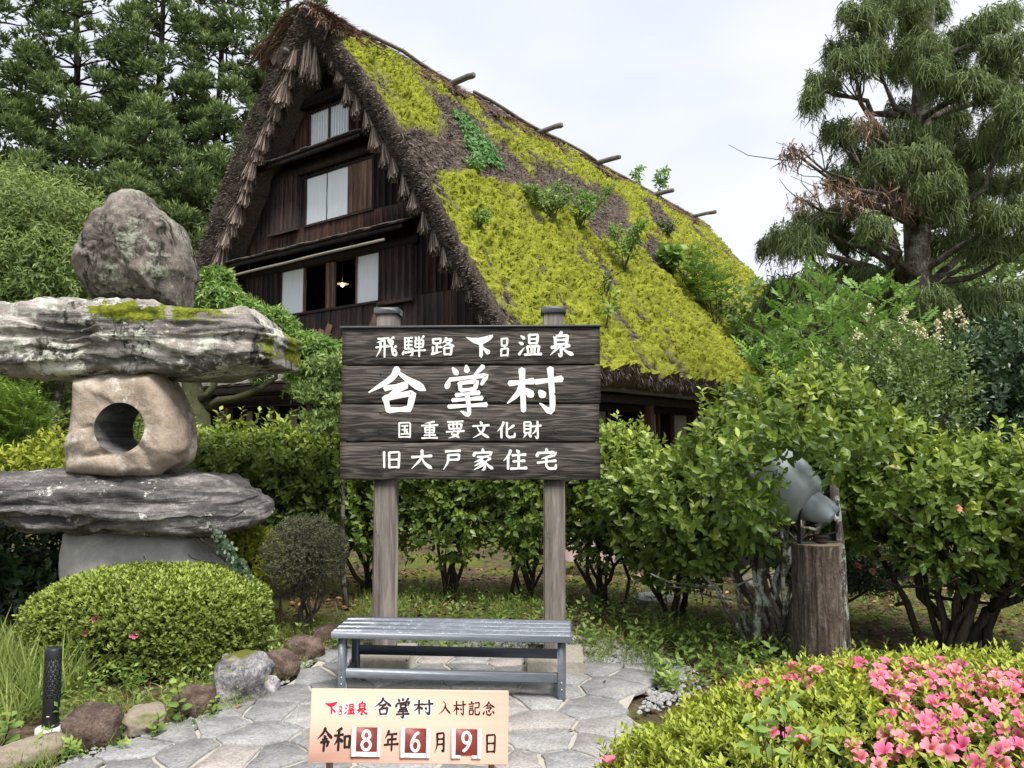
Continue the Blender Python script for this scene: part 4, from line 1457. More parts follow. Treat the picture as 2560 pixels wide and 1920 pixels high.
SG_W, SG_H = 1.825, 1.075
sg_c = at(1175, 1009, 5.42)
SG_RZ = math.radians(-2.0)
sign = thing('village_sign', 'dark plank sign with large white Japanese characters on two wooden posts', 'sign', (sg_c[0], sg_c[1], 0), SG_RZ)
SZ0 = sg_c[2] - SG_H / 2
def build_sign():
    hs = [(0, .247), (.25, .501), (.504, .751), (.754, 1.0)]
    bk = MB()
    add_box(bk, -SG_W / 2 + .03, SG_W / 2 - .03, .0152, .0158, SZ0 + .03, SZ0 + SG_H - .02)
    bk.build('backing', M_METALBK, sign)
    for a, b in hs:
        mb = MB()
        z1, z0 = SZ0 + SG_H * (1 - a), SZ0 + SG_H * (1 - b)
        dx = random.uniform(-.006, .006)
        nx = 40
        xs = np.linspace(-SG_W / 2 + dx, SG_W / 2 + dx, nx)
        et = fbm(np.c_[xs * 6, xs * 0, xs * 0 + a * 9], 3) * .006
        eb = fbm(np.c_[xs * 6, xs * 0, xs * 0 + b * 9 + 4], 3) * .006
        V = np.concatenate([np.c_[xs, np.full(nx, -.02), z0 + .004 + eb], np.c_[xs, np.full(nx, -.026), z0 + .012 + eb], np.c_[xs, np.full(nx, -.026), z1 - .010 + et], np.c_[xs, np.full(nx, -.02), z1 - .003 + et],
                            np.c_[xs, np.full(nx, .015), z1 - .003 + et], np.c_[xs, np.full(nx, .015), z0 + .004 + eb]])
        i, j = np.meshgrid(np.arange(6), np.arange(nx - 1), indexing='ij')
        i2 = (i + 1) % 6
        Q = np.stack([i * nx + j, i * nx + j + 1, i2 * nx + j + 1, i2 * nx + j], -1).reshape(-1, 4)
        T = []
        for e in (0, nx - 1):
            for q in range(1, 5):
                T.append([e, q * nx + e, (q + 1) * nx + e])
        mb.add(V, T, Q)
        pk = mb.build('plank', M_SIGN, sign)
        for x in (-.63, .60):
            for f in (.25, .78):
                nb = MB()
                zz = z0 + (z1 - z0) * f
                tube(nb, [(x, -.024, zz), (x, -.030, zz)], .007, 7)
                nb.build('nail', M_METALBK, pk)
    mb = MB()
    add_box(mb, -SG_W / 2 - .012, SG_W / 2 + .012, -.045, .03, SZ0 + SG_H, SZ0 + SG_H + .014, .003)
    mb.build('top_trim', M_METALBK, sign)
    for x in (-.605, .592):
        mb = MB()
        w = .076
        add_box(mb, x - w, x + w, .016, .016 + 2 * w, .1, SZ0 + SG_H + .11, .008)
        p = mb.build('post', M_SPOST, sign)
        mb = MB()
        z = SZ0 + SG_H + .11
        add_box(mb, x - w - .014, x + w + .014, .002, .03 + 2 * w, z - .002, z + .045, .004)
        mb.build('post_cap', M_METALBK, p)
        mb = MB()
        add_box(mb, x - .20, x + .20, -.13, .30, -.08, .105, .012)
        mb.build('footing', M_CONC, sign)
    boxes = {'飛': (418, 320, 585, 480), '騨': (620, 318, 795, 475), '路': (835, 330, 1010, 465), '下': (1088, 310, 1297, 487), '呂': (1345, 335, 1412, 475),
             '温': (1480, 308, 1650, 470), '泉': (1700, 295, 1885, 475), '合': (362, 548, 803, 885), '掌': (918, 538, 1280, 905), '村': (1395, 553, 1803, 885),
             '国': (592, 950, 698, 1073), '重': (765, 950, 892, 1078), '要': (948, 942, 1085, 1075), '文': (1140, 950, 1270, 1075), '化': (1322, 953, 1458, 1075), '財': (1512, 948, 1647, 1075),
             '旧': (477, 1165, 622, 1295), '大': (692, 1158, 850, 1300), '戸': (928, 1155, 1070, 1305), '家': (1143, 1148, 1298, 1308), '住': (1368, 1158, 1540, 1302), '宅': (1608, 1148, 1762, 1305)}
    wid = {'合': 11.5, '掌': 8.8, '村': 11.5, '飛': 9.5, '騨': 8.5, '路': 11, '泉': 12, '温': 11, '呂': 14, '重': 10, '家': 11, '要': 10.5, '財': 11, '国': 10.5, '住': 12, '宅': 12, '戸': 12, '大': 13, '文': 12, '化': 13, '旧': 12, '下': 14}
    S = 1905.0 / SG_W
    for ch, (x0, y0, x1, y1) in boxes.items():
        mb = MB()
        char_mesh(mb, ch, (x0 - 1122) / S, (y0 - 258) / S, (x1 - 1122) / S, (y1 - 258) / S, wid[ch] * (1.0), .0275, .00025)
        for a in mb.v:
            a[:] = np.c_[a[:, 0], -a[:, 2], SZ0 + SG_H - a[:, 1]]
        mb.build('painted_character', M_WHITE, sign)
build_sign()

# ------------------------------------------------------------------ the bench
def make_benchpaint():
    k = Nt('grey_bench_metal')
    n = k.noise(k.pos((3, 12, 12)), 4, 6, .7)
    c = k.mix(n, (.075, .088, .105), (.125, .14, .16))
    k.bump(n, .1, .003)
    return k.fin(c, k.ramp(n, [(.3, .28), (.7, .5)]), .5, .25)
M_BENCH = make_benchpaint()
def make_slat():
    k = Nt('wet_bench_slat')
    n = k.noise(k.pos((5, 5, 5)), 3, 7, .75)
    n2 = k.noise(k.pos((1, 1, 1)), 120, 3, .6)
    c = k.mix(n, (.11, .125, .15), (.19, .205, .235))
    sp = k.math('MULTIPLY', k.ramp(n, [(.54, 0.0), (.64, 1.0)]), k.ramp(n2, [(.55, 0.0), (.62, 1.0)]))
    c = k.mix(k.math('MULTIPLY', sp, .8), c, (.6, .62, .66))
    k.bump(n2, .15, .002)
    return k.fin(c, k.ramp(n, [(.35, .12), (.65, .35)]), .6, .15)
M_SLAT = make_slat()
b_l, b_r = gnd(827.7, 1580, .41), gnd(1428.7, 1592, .41)
b_ang = math.atan2(b_r[1] - b_l[1], b_r[0] - b_l[0])
b_len = float(np.linalg.norm((b_r - b_l)[:2]))
bench = thing('garden_bench', 'low grey metal bench with slatted seat in front of the village sign', 'bench', (b_l[0], b_l[1], .03), b_ang)
def build_bench():
    W, D, Hs = b_len, .40, .385
    fr = MB()
    for q in range(4):
        mb = MB()
        y0 = .008 + q * (D - .008) / 4
        add_box(mb, .004, W - .004, y0, y0 + .09, Hs - .022, Hs, .004)
        mb.build('slat', M_SLAT, bench)
    for nm, (y0, y1) in (('seat_rail', (-.004, .006)), ('seat_rail', (D - .004, D + .006))):
        mb = MB()
        add_box(mb, 0, W, y0, y1, Hs - .042, Hs - .003, .003)
        mb.build(nm, M_BENCH, bench)
    for x0 in (.0, W - .006):
        mb = MB()
        add_box(mb, x0, x0 + .006, 0, D, Hs - .042, Hs - .003)
        mb.build('end_cap', M_BENCH, bench)
    for x in (.035, W - .085):
        for y in (.03, D - .075):
            mb = MB()
            add_box(mb, x, x + .048, y, y + .045, 0, Hs - .024, .004)
            l = mb.build('leg', M_BENCH, bench)
            for z in (.06, .10):
                s = MB()
                tube(s, [(x + .024, y - .002, z), (x + .024, y + .004, z)], .004, 6)
                s.build('screw', M_WHITE, l)
        mb = MB()
        add_box(mb, x + .008, x + .040, .075, D - .075, .075, .115, .003)
        mb.build('cross_rail', M_BENCH, bench)
    for y, z in ((.035, .095), (D - .068, .155)):
        mb = MB()
        add_box(mb, .083, W - .085, y, y + .035, z, z + .055, .003)
        mb.build('stretcher', M_BENCH, bench)
build_bench()

# ------------------------------------------------------------------ the date board
def make_ply():
    k = Nt('printed_wood_panel')
    n = k.noise(k.pos((1.5, 1, 60)), 2.2, 5, .6)
    return k.fin(k.mix(n, (.64, .355, .265), (.70, .425, .335)), .85, .1)
M_PLY = make_ply()
M_INK = plain('black_ink', (.012, .010, .012), .5)
M_INKB = plain('brown_ink', (.045, .018, .016), .5)
M_INKR = plain('red_ink', (.62, .012, .03), .5)
M_INKW = plain('white_ink', (.80, .78, .76), .5, var=.03)
M_CARD = plain('maroon_card', (.17, .022, .014), .45, var=.06)
M_HOLD = plain('white_plastic_holder', (.62, .56, .55), .45, var=.06)
M_STAKE = wood_mat('stake', (.16, .09, .05), (.30, .18, .11), (.4, .26, .17), 'z', 2)
DB_Y = 2.45
d_tl, d_tr, d_bl, d_br = (at(740 + x / 3.771, 1480 + y / 3.771, DB_Y) for x, y in ((150, 920), (2003, 943), (105, 1600), (1998, 1622)))
d_c = (d_tl + d_tr + d_bl + d_br) / 4
DB_W = (np.linalg.norm(d_tr - d_tl) + np.linalg.norm(d_br - d_bl)) / 2
DB_H = (np.linalg.norm(d_tl - d_bl) + np.linalg.norm(d_tr - d_br)) / 2
board = thing('date_board', 'pale wooden commemorative board with brown date number cards low in front', 'sign', (d_c[0], d_c[1], 0), 0)
def build_board():
    S = 1872.0 / DB_W
    pv = bpy.data.objects.new('panel', None)
    mb = MB()
    add_box(mb, -DB_W / 2, DB_W / 2, 0, .012, -DB_H / 2, DB_H / 2, .002)
    panel = mb.build('panel', M_PLY, board)
    panel.location = (0, 0, d_c[2])
    panel.rotation_euler = (math.radians(-4), math.radians(.75), 0)
    def P(x, y):
        yy = y - 920 - (x - 128) * .0124
        xx = x - 128 + (yy - 340) * .035
        return (xx - 936) / S, (yy - 340) / S
    def put(ch, b, mat, wid, z=.0006, grow=0.0, name='printed_character'):
        x0, y0 = P(b[0], b[1])
        x1, _ = P(b[2], b[1])
        _, y1 = P(b[0], b[3])
        m = MB()
        char_mesh(m, ch, x0, y0, x1, y1, wid, z, .00004, grow)
        for a in m.v:
            a[:] = np.c_[a[:, 0], -a[:, 2], -a[:, 1]]
        return m.build(name, mat, panel)
    for ch, b in (('下', (268, 1040, 392, 1165)), ('呂', (402, 1085, 438, 1165)), ('温', (462, 1065, 558, 1160)), ('泉', (570, 1045, 680, 1165))):
        put(ch, b, M_INKW, 15, .0004, .0042, 'printed_outline')
        put(ch, b, M_INKR, 13, .0012)
    for ch, b in (('合', (740, 1005, 905, 1165)), ('掌', (932, 1010, 1088, 1190)), ('村', (1112, 1025, 1298, 1160))):
        put(ch, b, M_INKW, 12, .0004, .0042, 'printed_outline')
        put(ch, b, M_INKB, 11, .0012)
    for ch, b in (('入', (1350, 1035, 1465, 1160)), ('村', (1485, 1035, 1605, 1165)), ('記', (1630, 1040, 1740, 1170)), ('念', (1765, 1045, 1880, 1175))):
        put(ch, b, M_INK, 10.5)
    for ch, b in (('令', (205, 1280, 350, 1490)), ('和', (365, 1280, 520, 1490)), ('年', (835, 1305, 970, 1485)), ('月', (1305, 1315, 1415, 1505)), ('日', (1780, 1335, 1893, 1505))):
        put(ch, b, M_INK, 13)
    for ch, f, c, g in (('8', (530, 1272, 805, 1535), (570, 1274, 775, 1492), (608, 1295, 730, 1480)),
                        ('6', (990, 1280, 1270, 1545), (1028, 1283, 1235, 1503), (1068, 1303, 1190, 1490)),
                        ('9', (1468, 1287, 1750, 1550), (1505, 1290, 1715, 1520), (1548, 1308, 1672, 1500))):
        m = MB()
        fx0, fy0 = P(f[0], f[1])
        fx1, _ = P(f[2], f[1])
        _, fy1 = P(f[0], f[3])
        cx0, cy0 = P(c[0], c[1])
        cx1, _ = P(c[2], c[1])
        _, cy1 = P(c[0], c[3])
        add_box(m, fx0, cx0 + .001, -.006, -.0005, -fy1, -fy0, .001)
        add_box(m, cx1 - .001, fx1, -.006, -.0005, -fy1, -fy0, .001)
        if ch != '9':
            add_box(m, cx0 + .001, cx1 - .001, -.0055, -.0005, -fy1, -cy1, .001)
        else:
            add_box(m, cx0 + .001, cx0 + .018, -.0055, -.0005, -fy1, -fy1 + .009, .001)
            add_box(m, cx1 - .018, cx1 - .001, -.0055, -.0005, -fy1, -fy1 + .009, .001)
        m.build('card_holder', M_HOLD, panel)
        m = MB()
        add_box(m, cx0 + .0012, cx1 - .0012, -.0035, -.0005, -cy1 + .0004, -cy0, .0006)
        m.build('number_card', M_CARD, panel)
        gx0, gy0 = P(g[0], g[1])
        gx1, _ = P(g[2], g[1])
        _, gy1 = P(g[0], g[3])
        m = MB()
        char_mesh(m, ch, gx0, gy0, gx1, gy1, 17, .0045, .0002)
        for a in m.v:
            a[:] = np.c_[a[:, 0], -a[:, 2], -a[:, 1]]
        m.build('printed_digit', M_INKW, panel)
    for x in (-.252, .255):
        mb = MB()
        add_box(mb, x - .0095, x + .0095, .026, .044, 0, d_c[2] + DB_H * .2, .002)
        mb.build('stake', M_STAKE, board)
build_board()

# ------------------------------------------------------------------ bollard light
M_BOLL = plain('black_bollard_paint', (.012, .013, .014), .45, .5, scale=30)
M_BPLATE = plain('white_base_plate', (.6, .6, .57), .6)
M_FROST = plain('smoked_glass', (.28, .285, .29), .5, .4)
bp = gnd(126, 1822)
boll = thing('bollard_light', 'black cylindrical bollard light with triangle lattice beside the path edge', 'light', (bp[0], bp[1], 0), .3)
def build_boll():
    R, Ht = .043, .44
    mb = MB()
    n = 28
    def ring(r, z):
        a = np.arange(n) / n * 6.2832
        return np.c_[np.cos(a) * r, np.sin(a) * r, np.full(n, z)]
    def lathe(mb, prof_):
        V = np.concatenate([ring(r, z) for r, z in prof_])
        i, j = np.meshgrid(np.arange(len(prof_) - 1), np.arange(n), indexing='ij')
        j2 = (j + 1) % n
        mb.add(V, None, np.stack([i * n + j, i * n + j2, (i + 1) * n + j2, (i + 1) * n + j], -1).reshape(-1, 4))
    lathe(mb, [(R, .385), (R, .432), (R - .004, .438), (.0005, .440)])
    mb.build('head_cap', M_BOLL, boll)
    mb = MB()
    lathe(mb, [(R, .01), (R, .17)])
    mb.build('body', M_BOLL, boll)
    mb = MB()
    lathe(mb, [(R - .008, .165), (R - .008, .39)])
    mb.build('diffuser', M_FROST, boll, smooth=True)
    mb = MB()
    rows, cols = 9, 12
    z0, z1 = .165, .387
    for r in range(rows):
        za, zb = z0 + (z1 - z0) * r / rows, z0 + (z1 - z0) * (r + 1) / rows
        thick = .0045 - .0022 * r / rows
        for c in range(cols):
            a0 = (c + .5 * (r % 2)) / cols * 6.2832
            a1 = a0 + .5 / cols * 6.2832
            a2 = a0 - .5 / cols * 6.2832
            a3 = a0 + 1.0 / cols * 6.2832
            for s, e, zs, ze in ((a0, a1, za, zb), (a0, a2, za, zb), (a0, a3, za, za)):
                pts = [(math.cos(s + (e - s) * t) * (R - .002), math.sin(s + (e - s) * t) * (R - .002), zs + (ze - zs) * t) for t in (0, 1)]
                tube(mb, pts, thick, 4, cap=False)
    mb.build('lattice', M_BOLL, boll)
    mb = MB()
    lathe(mb, [(.075, -.05), (.075, .008), (.07, .012), (.0, .012)])
    mb.build('base_plate', M_BPLATE, boll)
    mb = MB()
    add_box(mb, -.012, .002, -R - .001, -R + .004, .075, .082)
    mb.build('name_plate', M_HOLD, boll)
build_boll()

# ------------------------------------------------------------------ log pedestal and floodlight
def make_bark(name, c0, c1, c2, sc=1.0):
    k = Nt(name)
    n1 = k.noise(k.pos((26 * sc, 26 * sc, 4 * sc)), 1.0, 6, .65, 1.0)
    n2 = k.noise(k.pos(), 40 * sc, 4, .7)
    f = k.math('ADD', k.math('MULTIPLY', n1, .7), k.math('MULTIPLY', n2, .3))
    c = k.ramp(f, [(.32, c0), (.5, c1), (.68, c2)])
    nl = k.noise(k.pos(), 7, 7, .75)
    c = k.mix(k.math('MULTIPLY', k.ramp(nl, [(.50, 0.0), (.55, 1.0)]), k.attr('lichen')), c, (.42, .47, .40))
    k.bump(f, .9, .04)
    return k.fin(c, .95, .1)
M_BARK = make_bark('rough_bark', (.03, .022, .018), (.09, .07, .058), (.21, .17, .14))
M_TRUNK = make_bark('shrub_bark', (.02, .014, .011), (.06, .045, .036), (.12, .095, .075), 2.0)
M_LTRUNK = make_bark('lichened_bark', (.045, .037, .03), (.12, .10, .083), (.23, .20, .17), 2.0)
M_CUTWOOD = plain('sawn_end', (.20, .155, .11), .9, .1, var=.3, scale=30)
st_p = np.array([*at(1992 + 55, 1500, 5.45)[:2], 0])
def build_stump():
    t = thing('log_pedestal', 'upright sawn log with furrowed bark carrying the grey floodlight', 'stump', tuple(st_p))
    n, m = 140, 60
    a = np.arange(n) / n * 6.2832
    rows = []
    Ht = .86
    for q in range(m):
        z = -.05 + (Ht + .05) * q / (m - 1)
        P = np.c_[np.cos(a) * 5, np.sin(a) * 5, np.full(n, z * 1.4)]
        r = .158 + .012 * (1 - z) + fbm(P * np.array([.6, .6, 1.0]), 4) * .03 + np.abs(fbm(P * np.array([2.6, 2.6, .9]) + 9, 4)) * .055 + fbm(P * np.array([7, 7, 2.5]), 3) * .014
        rows.append(np.c_[np.cos(a) * r, np.sin(a) * r, np.full(n, z)])
    V = np.concatenate(rows)
    i, j = np.meshgrid(np.arange(m - 1), np.arange(n), indexing='ij')
    j2 = (j + 1) % n
    mb = MB()
    mb.add(V, None, np.stack([i * n + j, i * n + j2, (i + 1) * n + j2, (i + 1) * n + j], -1).reshape(-1, 4), lichen=np.clip((V[:, 0] - .08) * 12, 0, 1))
    mb.build('bark', M_BARK, t, smooth=True)
    top = rows[-1]
    cap = MB()
    V = np.vstack([top * [1, 1, 1] + [0, 0, .002], [[0, 0, Ht + .004]]])
    cap.add(V, [[k, (k + 1) % n, n] for k in range(n)])
    cap.build('sawn_top', M_CUTWOOD, t)
build_stump()
M_FLOOD = plain('pale_grey_housing', (.24, .275, .29), .48, .45, .05, var=.25, scale=14)
M_FLOODD = plain('dark_bracket', (.06, .068, .075), .5, .5, .2)
def lathe_axis(mb, c, d, prof_, n=36):
    px, py = frame(d)
    d = np.asarray(d, float) / np.linalg.norm(d)
    a = np.arange(n) / n * 6.2832
    V = np.concatenate([np.asarray(c) + d * h + np.outer(np.cos(a) * r, px) + np.outer(np.sin(a) * r, py) for h, r in prof_])
    i, j = np.meshgrid(np.arange(len(prof_) - 1), np.arange(n), indexing='ij')
    j2 = (j + 1) % n
    mb.add(V, None, np.stack([i * n + j, i * n + j2, (i + 1) * n + j2, (i + 1) * n + j], -1).reshape(-1, 4))
def build_flood():
    t = thing('floodlight', 'large pale grey round floodlight on a dark bracket on the log pedestal', 'floodlight', (st_p[0], st_p[1], .864))
    ax = np.array([-.60, .62, .50])
    ax /= np.linalg.norm(ax)
    c = np.array([.0, -.03, .235])
    mb = MB()
    lathe_axis(mb, c, ax, [(.055, .0), (.055, .118), (.062, .150), (.075, .165), (.12, .195), (.19, .222), (.28, .245), (.40, .262), (.405, .285), (.44, .285), (.445, .268), (.445, .0)], 48)
    h = mb.build('housing', M_FLOOD, t, smooth=False)
    mb = MB()
    lathe_axis(mb, c, ax, [(-.112, .0), (-.112, .034), (-.106, .040), (-.098, .042), (-.06, .072), (-.02, .092), (.02, .104), (.0549, .108)], 36)
    mb.build('lamp_holder', M_FLOOD, h, smooth=True)
    mb = MB()
    lathe_axis(mb, c + np.array([.10, .07, .01]), ax, [(-.075, 0), (-.075, .032), (-.06, .044), (-.02, .054), (.06, .058)], 24)
    mb.build('ballast_cap', M_FLOOD, h, smooth=True)
    mb = MB()
    lathe_axis(mb, c + np.array([.105, .0, -.035]), np.array([.35, -.5, -.8]), [(-.03, .014), (.03, .014), (.032, .017), (.045, .017), (.046, 0)], 12)
    mb.build('cable_gland', M_HOLD, h)
    side = np.array([.97, .22, 0])
    side /= np.linalg.norm(side)
    fw = np.cross([0, 0, 1], side)
    R_ = np.stack([side, fw, [0, 0, 1]], 1)
    for s in (-1, 1):
        p = np.array([0.0, 0, 0]) + side * s * .138
        M_ = (R_, p)
        mb = MB()
        add_box(mb, -.005, .005, -.026, .026, .012, .20, .002, M=M_)
        add_box(mb, -.006 + .006 * s, .006 + .006 * s, -.045, .045, .185, .275, .003, M=M_)
        arm = mb.build('bracket_arm', M_FLOODD, t)
        for q, (y_, z_) in enumerate(((0, .232), (-.02, .258), (.02, .205))):
            b = MB()
            lathe_axis(b, p + side * s * .012 + fw * y_ + np.array([0, 0, z_]), side * s, [(0, .010), (.010, .010), (.011, 0)], 8)
            b.build('bolt', M_HOLD, arm)
        if s == -1:
            q = MB()
            add_box(q, -.0035, .0035, -.0285, -.0270, .115, .165, 0, M=M_)
            q.build('sticker', M_INKW, arm)
    mb = MB()
    add_box(mb, -.143, .143, -.026, .026, .0, .010, .002, M=(R_, np.zeros(3)))
    mb.build('bracket_foot', M_FLOODD, t)
    mb = MB()
    lathe_axis(mb, (.02, -.01, .012), (0, 0, 1), [(0, .05), (.03, .05), (.032, .056), (.044, .056), (.046, 0)], 20)
    mb.build('junction_cap', M_TRUNK, t)
    mb = MB()
    tube(mb, [(.118, -.022, .165), (.135, -.03, .12), (.13, -.02, .08), (.08, -.005, .062), (.03, 0, .05)], .009, 7)
    mb.build('cable', M_BOLL, t, smooth=True)
build_flood()

# ------------------------------------------------------------------ stone lantern
def outline_rock(name, px, Y, depth, mat, parent, power=2.4, rough=.05, fine=.02, na=180, nr=40, strata=0.0, base=None, seed=0.0, mossy=None):
    """a rock whose silhouette follows px (pixel outline) at distance Y, with its own thickness"""
    us = np.array([max(a_, 0) for a_, b_ in px])
    tt = (us - us.min()) / (us.max() - us.min())
    W = np.array([at(u, v, Y + depth * (.18 + .5 * t_)) for (u, v), t_ in zip(px, tt)])
    x, z = W[:, 0], W[:, 2]
    cx, cz = (x.min() + x.max()) / 2, (z.min() + z.max()) / 2
    ex = (x.max() - x.min()) / 2
    ez = (z.max() - z.min()) / 2
    a = np.arange(na) / na * 2 * math.pi
    # directions are spread in the stretched frame so long slabs are sampled evenly
    dirs = np.c_[np.cos(a) * ex, np.sin(a) * ez]
    R = np.zeros(na)
    for q in range(na):
        d = dirs[q]
        best = 0
        for s in range(len(x)):
            p0 = np.array([x[s] - cx, z[s] - cz])
            p1 = np.array([x[(s + 1) % len(x)] - cx, z[(s + 1) % len(x)] - cz])
            e = p1 - p0
            den = d[0] * e[1] - d[1] * e[0]
            if abs(den) < 1e-12:
                continue
            t = (p0[0] * e[1] - p0[1] * e[0]) / den
            u = (p0[0] * d[1] - p0[1] * d[0]) / den
            if t > 0 and -1e-6 <= u <= 1 + 1e-6:
                best = max(best, t)
        R[q] = best
    r_f = np.linspace(0, .97, nr * 2 // 3)
    p_f = np.arcsin(r_f ** (power / 2))
    p_e = np.linspace(p_f[-1], math.pi - p_f[-1], 18)[1:-1]
    ph = np.concatenate([p_f, p_e, (math.pi - p_f[::-1])[::2]])
    nr = len(ph)
    rad = np.abs(np.sin(ph)) ** (2 / power)
    dep = np.sign(np.cos(ph)) * np.abs(np.cos(ph)) ** (2 / power)
    P = np.zeros((nr, na, 3))
    for q in range(nr):
        P[q, :, 0] = cx + dirs[:, 0] * R * rad[q]
        P[q, :, 2] = cz + dirs[:, 1] * R * rad[q]
        P[q, :, 1] = Y + depth / 2 - dep[q] * depth / 2
    P = P.reshape(-1, 3)
    c = np.array([cx, Y + depth / 2, cz])
    n = unit((P - c) / np.array([ex, depth / 2, ez]) ** 2)
    d = fbm(P * 2.2 + seed, 4) * rough * 2 + fbm(P * 8 + seed, 5, .62) * fine * 2
    d -= np.clip(.06 - np.abs(fbm(P * 1.7 + seed * 3, 4)), 0, .06) * rough * 14 * .5
    if strata:
        sv = vnoise(np.c_[P[:, 0] * 2.0, P[:, 1] * 2.0, P[:, 2] * 26 + fbm(P * 2, 3) * 5])
        sv = np.clip((sv - .5) * 2.2 + .5, 0, 1)
        d += (sv - .5) * strata
    d = d * np.clip(1 - .55 * (np.repeat(rad, na) > .97), 0, 1)
    P = P + n * d[:, None]
    i, j = np.meshgrid(np.arange(nr - 1), np.arange(na), indexing='ij')
    j2 = (j + 1) % na
    Q = np.stack([i * na + j, i * na + j2, (i + 1) * na + j2, (i + 1) * na + j], -1).reshape(-1, 4)
    mb = MB()
    mo = 0.0
    if mossy is not None:
        mo = mossy(P, n)
    if base is not None:
        P = P - base
    mb.add(P, None, Q, moss=mo)
    return mb.build(name, mat, parent, smooth=True), P

M_ROCK1 = stone_mat('lichened_boulder', [(.36, (.04, .035, .03)), (.5, (.14, .12, .105)), (.64, (.32, .275, .24))], 2.6, (.30, .32, .25), .52, moss=None, bump=1.0, dark=(2.6, .53, (.03, .028, .022)), moss_attr=True)
M_ROCK2 = stone_mat('lichened_slab', [(.36, (.15, .13, .118)), (.5, (.36, .325, .295)), (.64, (.60, .55, .50))], 2.2, (.60, .61, .52), .52, bump=1.0, strata=5.0, dark=(1.3, .535, (.035, .032, .028)), moss_attr=True)
M_ROCK3 = stone_mat('smooth_tan_stone', [(.34, (.19, .145, .105)), (.5, (.33, .265, .205)), (.66, (.47, .41, .345))], 1.6, (.58, .54, .48), .55, bump=.9, rough=.75)
M_ROCK4 = stone_mat('layered_dark_slab', [(.36, (.07, .062, .06)), (.5, (.19, .175, .168)), (.64, (.42, .39, .37))], 3.0, (.66, .64, .58), .565, bump=1.0, strata=16.0, moss_attr=True)
M_ROCK5 = stone_mat('grey_base_stone', [(.34, (.32, .31, .28)), (.5, (.46, .44, .40)), (.66, (.60, .58, .53))], 1.6, (.6, .58, .52), .56, bump=.7)
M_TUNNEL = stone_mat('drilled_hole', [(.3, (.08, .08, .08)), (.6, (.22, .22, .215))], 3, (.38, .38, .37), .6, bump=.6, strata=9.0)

LY = 6.0
lan_c = at(330, 1400, LY)
lantern = thing('stone_lantern', 'tall natural stone lantern of stacked boulders with a round hole', 'stone lantern', (lan_c[0], LY + .5, 0))
LB = np.array([lan_c[0], LY + .5, 0])
def zA(l): return [(x / 2.572, 640 + y / 2.572) for x, y in l]
def zB(l): return [(x / 2.3047, y / 2.3047) for x, y in l]
outline_rock('finial_boulder', zB([(352, 1540), (385, 1400), (450, 1300), (540, 1230), (640, 1180), (700, 1130), (790, 1112), (860, 1135), (888, 1190), (960, 1238), (1050, 1310), (1110, 1420), (1150, 1530), (1152, 1640)]) +
             zA([(1288, 90), (1272, 200), (1240, 370), (900, 340), (560, 300), (500, 220), (430, 130), (395, 60)]), LY + .15, .95, M_ROCK1, lantern, 2.5, .08, .05, base=LB, seed=3,
             mossy=lambda P, n: np.clip((LB[0] * 0 + 2.62 - P[:, 2]) * 6, 0, 1) * np.clip(fbm(P * 3, 4) * 5 + .1, 0, 1))
outline_rock('cap_slab', zA([(-420, 420), (-300, 330), (0, 303), (100, 300), (330, 268), (520, 282), (640, 300), (820, 330), (1000, 348), (1200, 362), (1400, 385), (1560, 398), (1700, 380), (1762, 440), (1790, 490), (1900, 520), (1940, 565), (1915, 640), (1912, 748), (1700, 760), (1400, 805), (1150, 803), (480, 798), (0, 765), (-380, 700)]),
             LY, 1.25, M_ROCK2, lantern, 5.0, .045, .05, na=240, nr=48, strata=.05, base=LB, seed=11,
             mossy=lambda P, n: np.clip(np.exp(-((P[:, 0] + 2.85) / .55) ** 2) * np.clip((P[:, 2] - 2.47) * 7, 0, 1) * 1.5 + np.exp(-((P[:, 0] + 1.93) / .12) ** 2) * np.clip((P[:, 2] - 2.1) * 5, 0, 1) * .8, 0, 1) * np.clip(fbm(P * 5.5 + 3, 5, .6) * 8 + .35, 0, 1))
outline_rock('middle_slab', zA([(-500, 1500), (-200, 1420), (0, 1403), (250, 1378), (480, 1376), (900, 1395), (1250, 1402), (1480, 1420), (1620, 1470), (1720, 1540), (1775, 1600), (1790, 1650)]) +
             [(690, 1285), (665, 1300), (625, 1311), (480, 1322), (200, 1332), (80, 1326), (0, 1315), (-180, 1270)], LY - .15, 1.5, M_ROCK4, lantern, 3.0, .05, .03, na=240, nr=48, strata=.075, base=LB, seed=23,
             mossy=lambda P, n: np.clip((P[:, 0] + 2.0) * 6, 0, 1) * np.clip(fbm(P * 6, 3) * 6, 0, 1) * .7)
outline_rock('base_stone', [(150, 1330), (140, 1370), (134, 1397), (135, 1470), (130, 1660), (400, 1680), (720, 1660), (665, 1510), (603, 1447), (564, 1389), (520, 1322), (400, 1318), (250, 1316)], LY + .1, 1.0, M_ROCK5, lantern, 4.0, .03, .012, base=LB, seed=5)

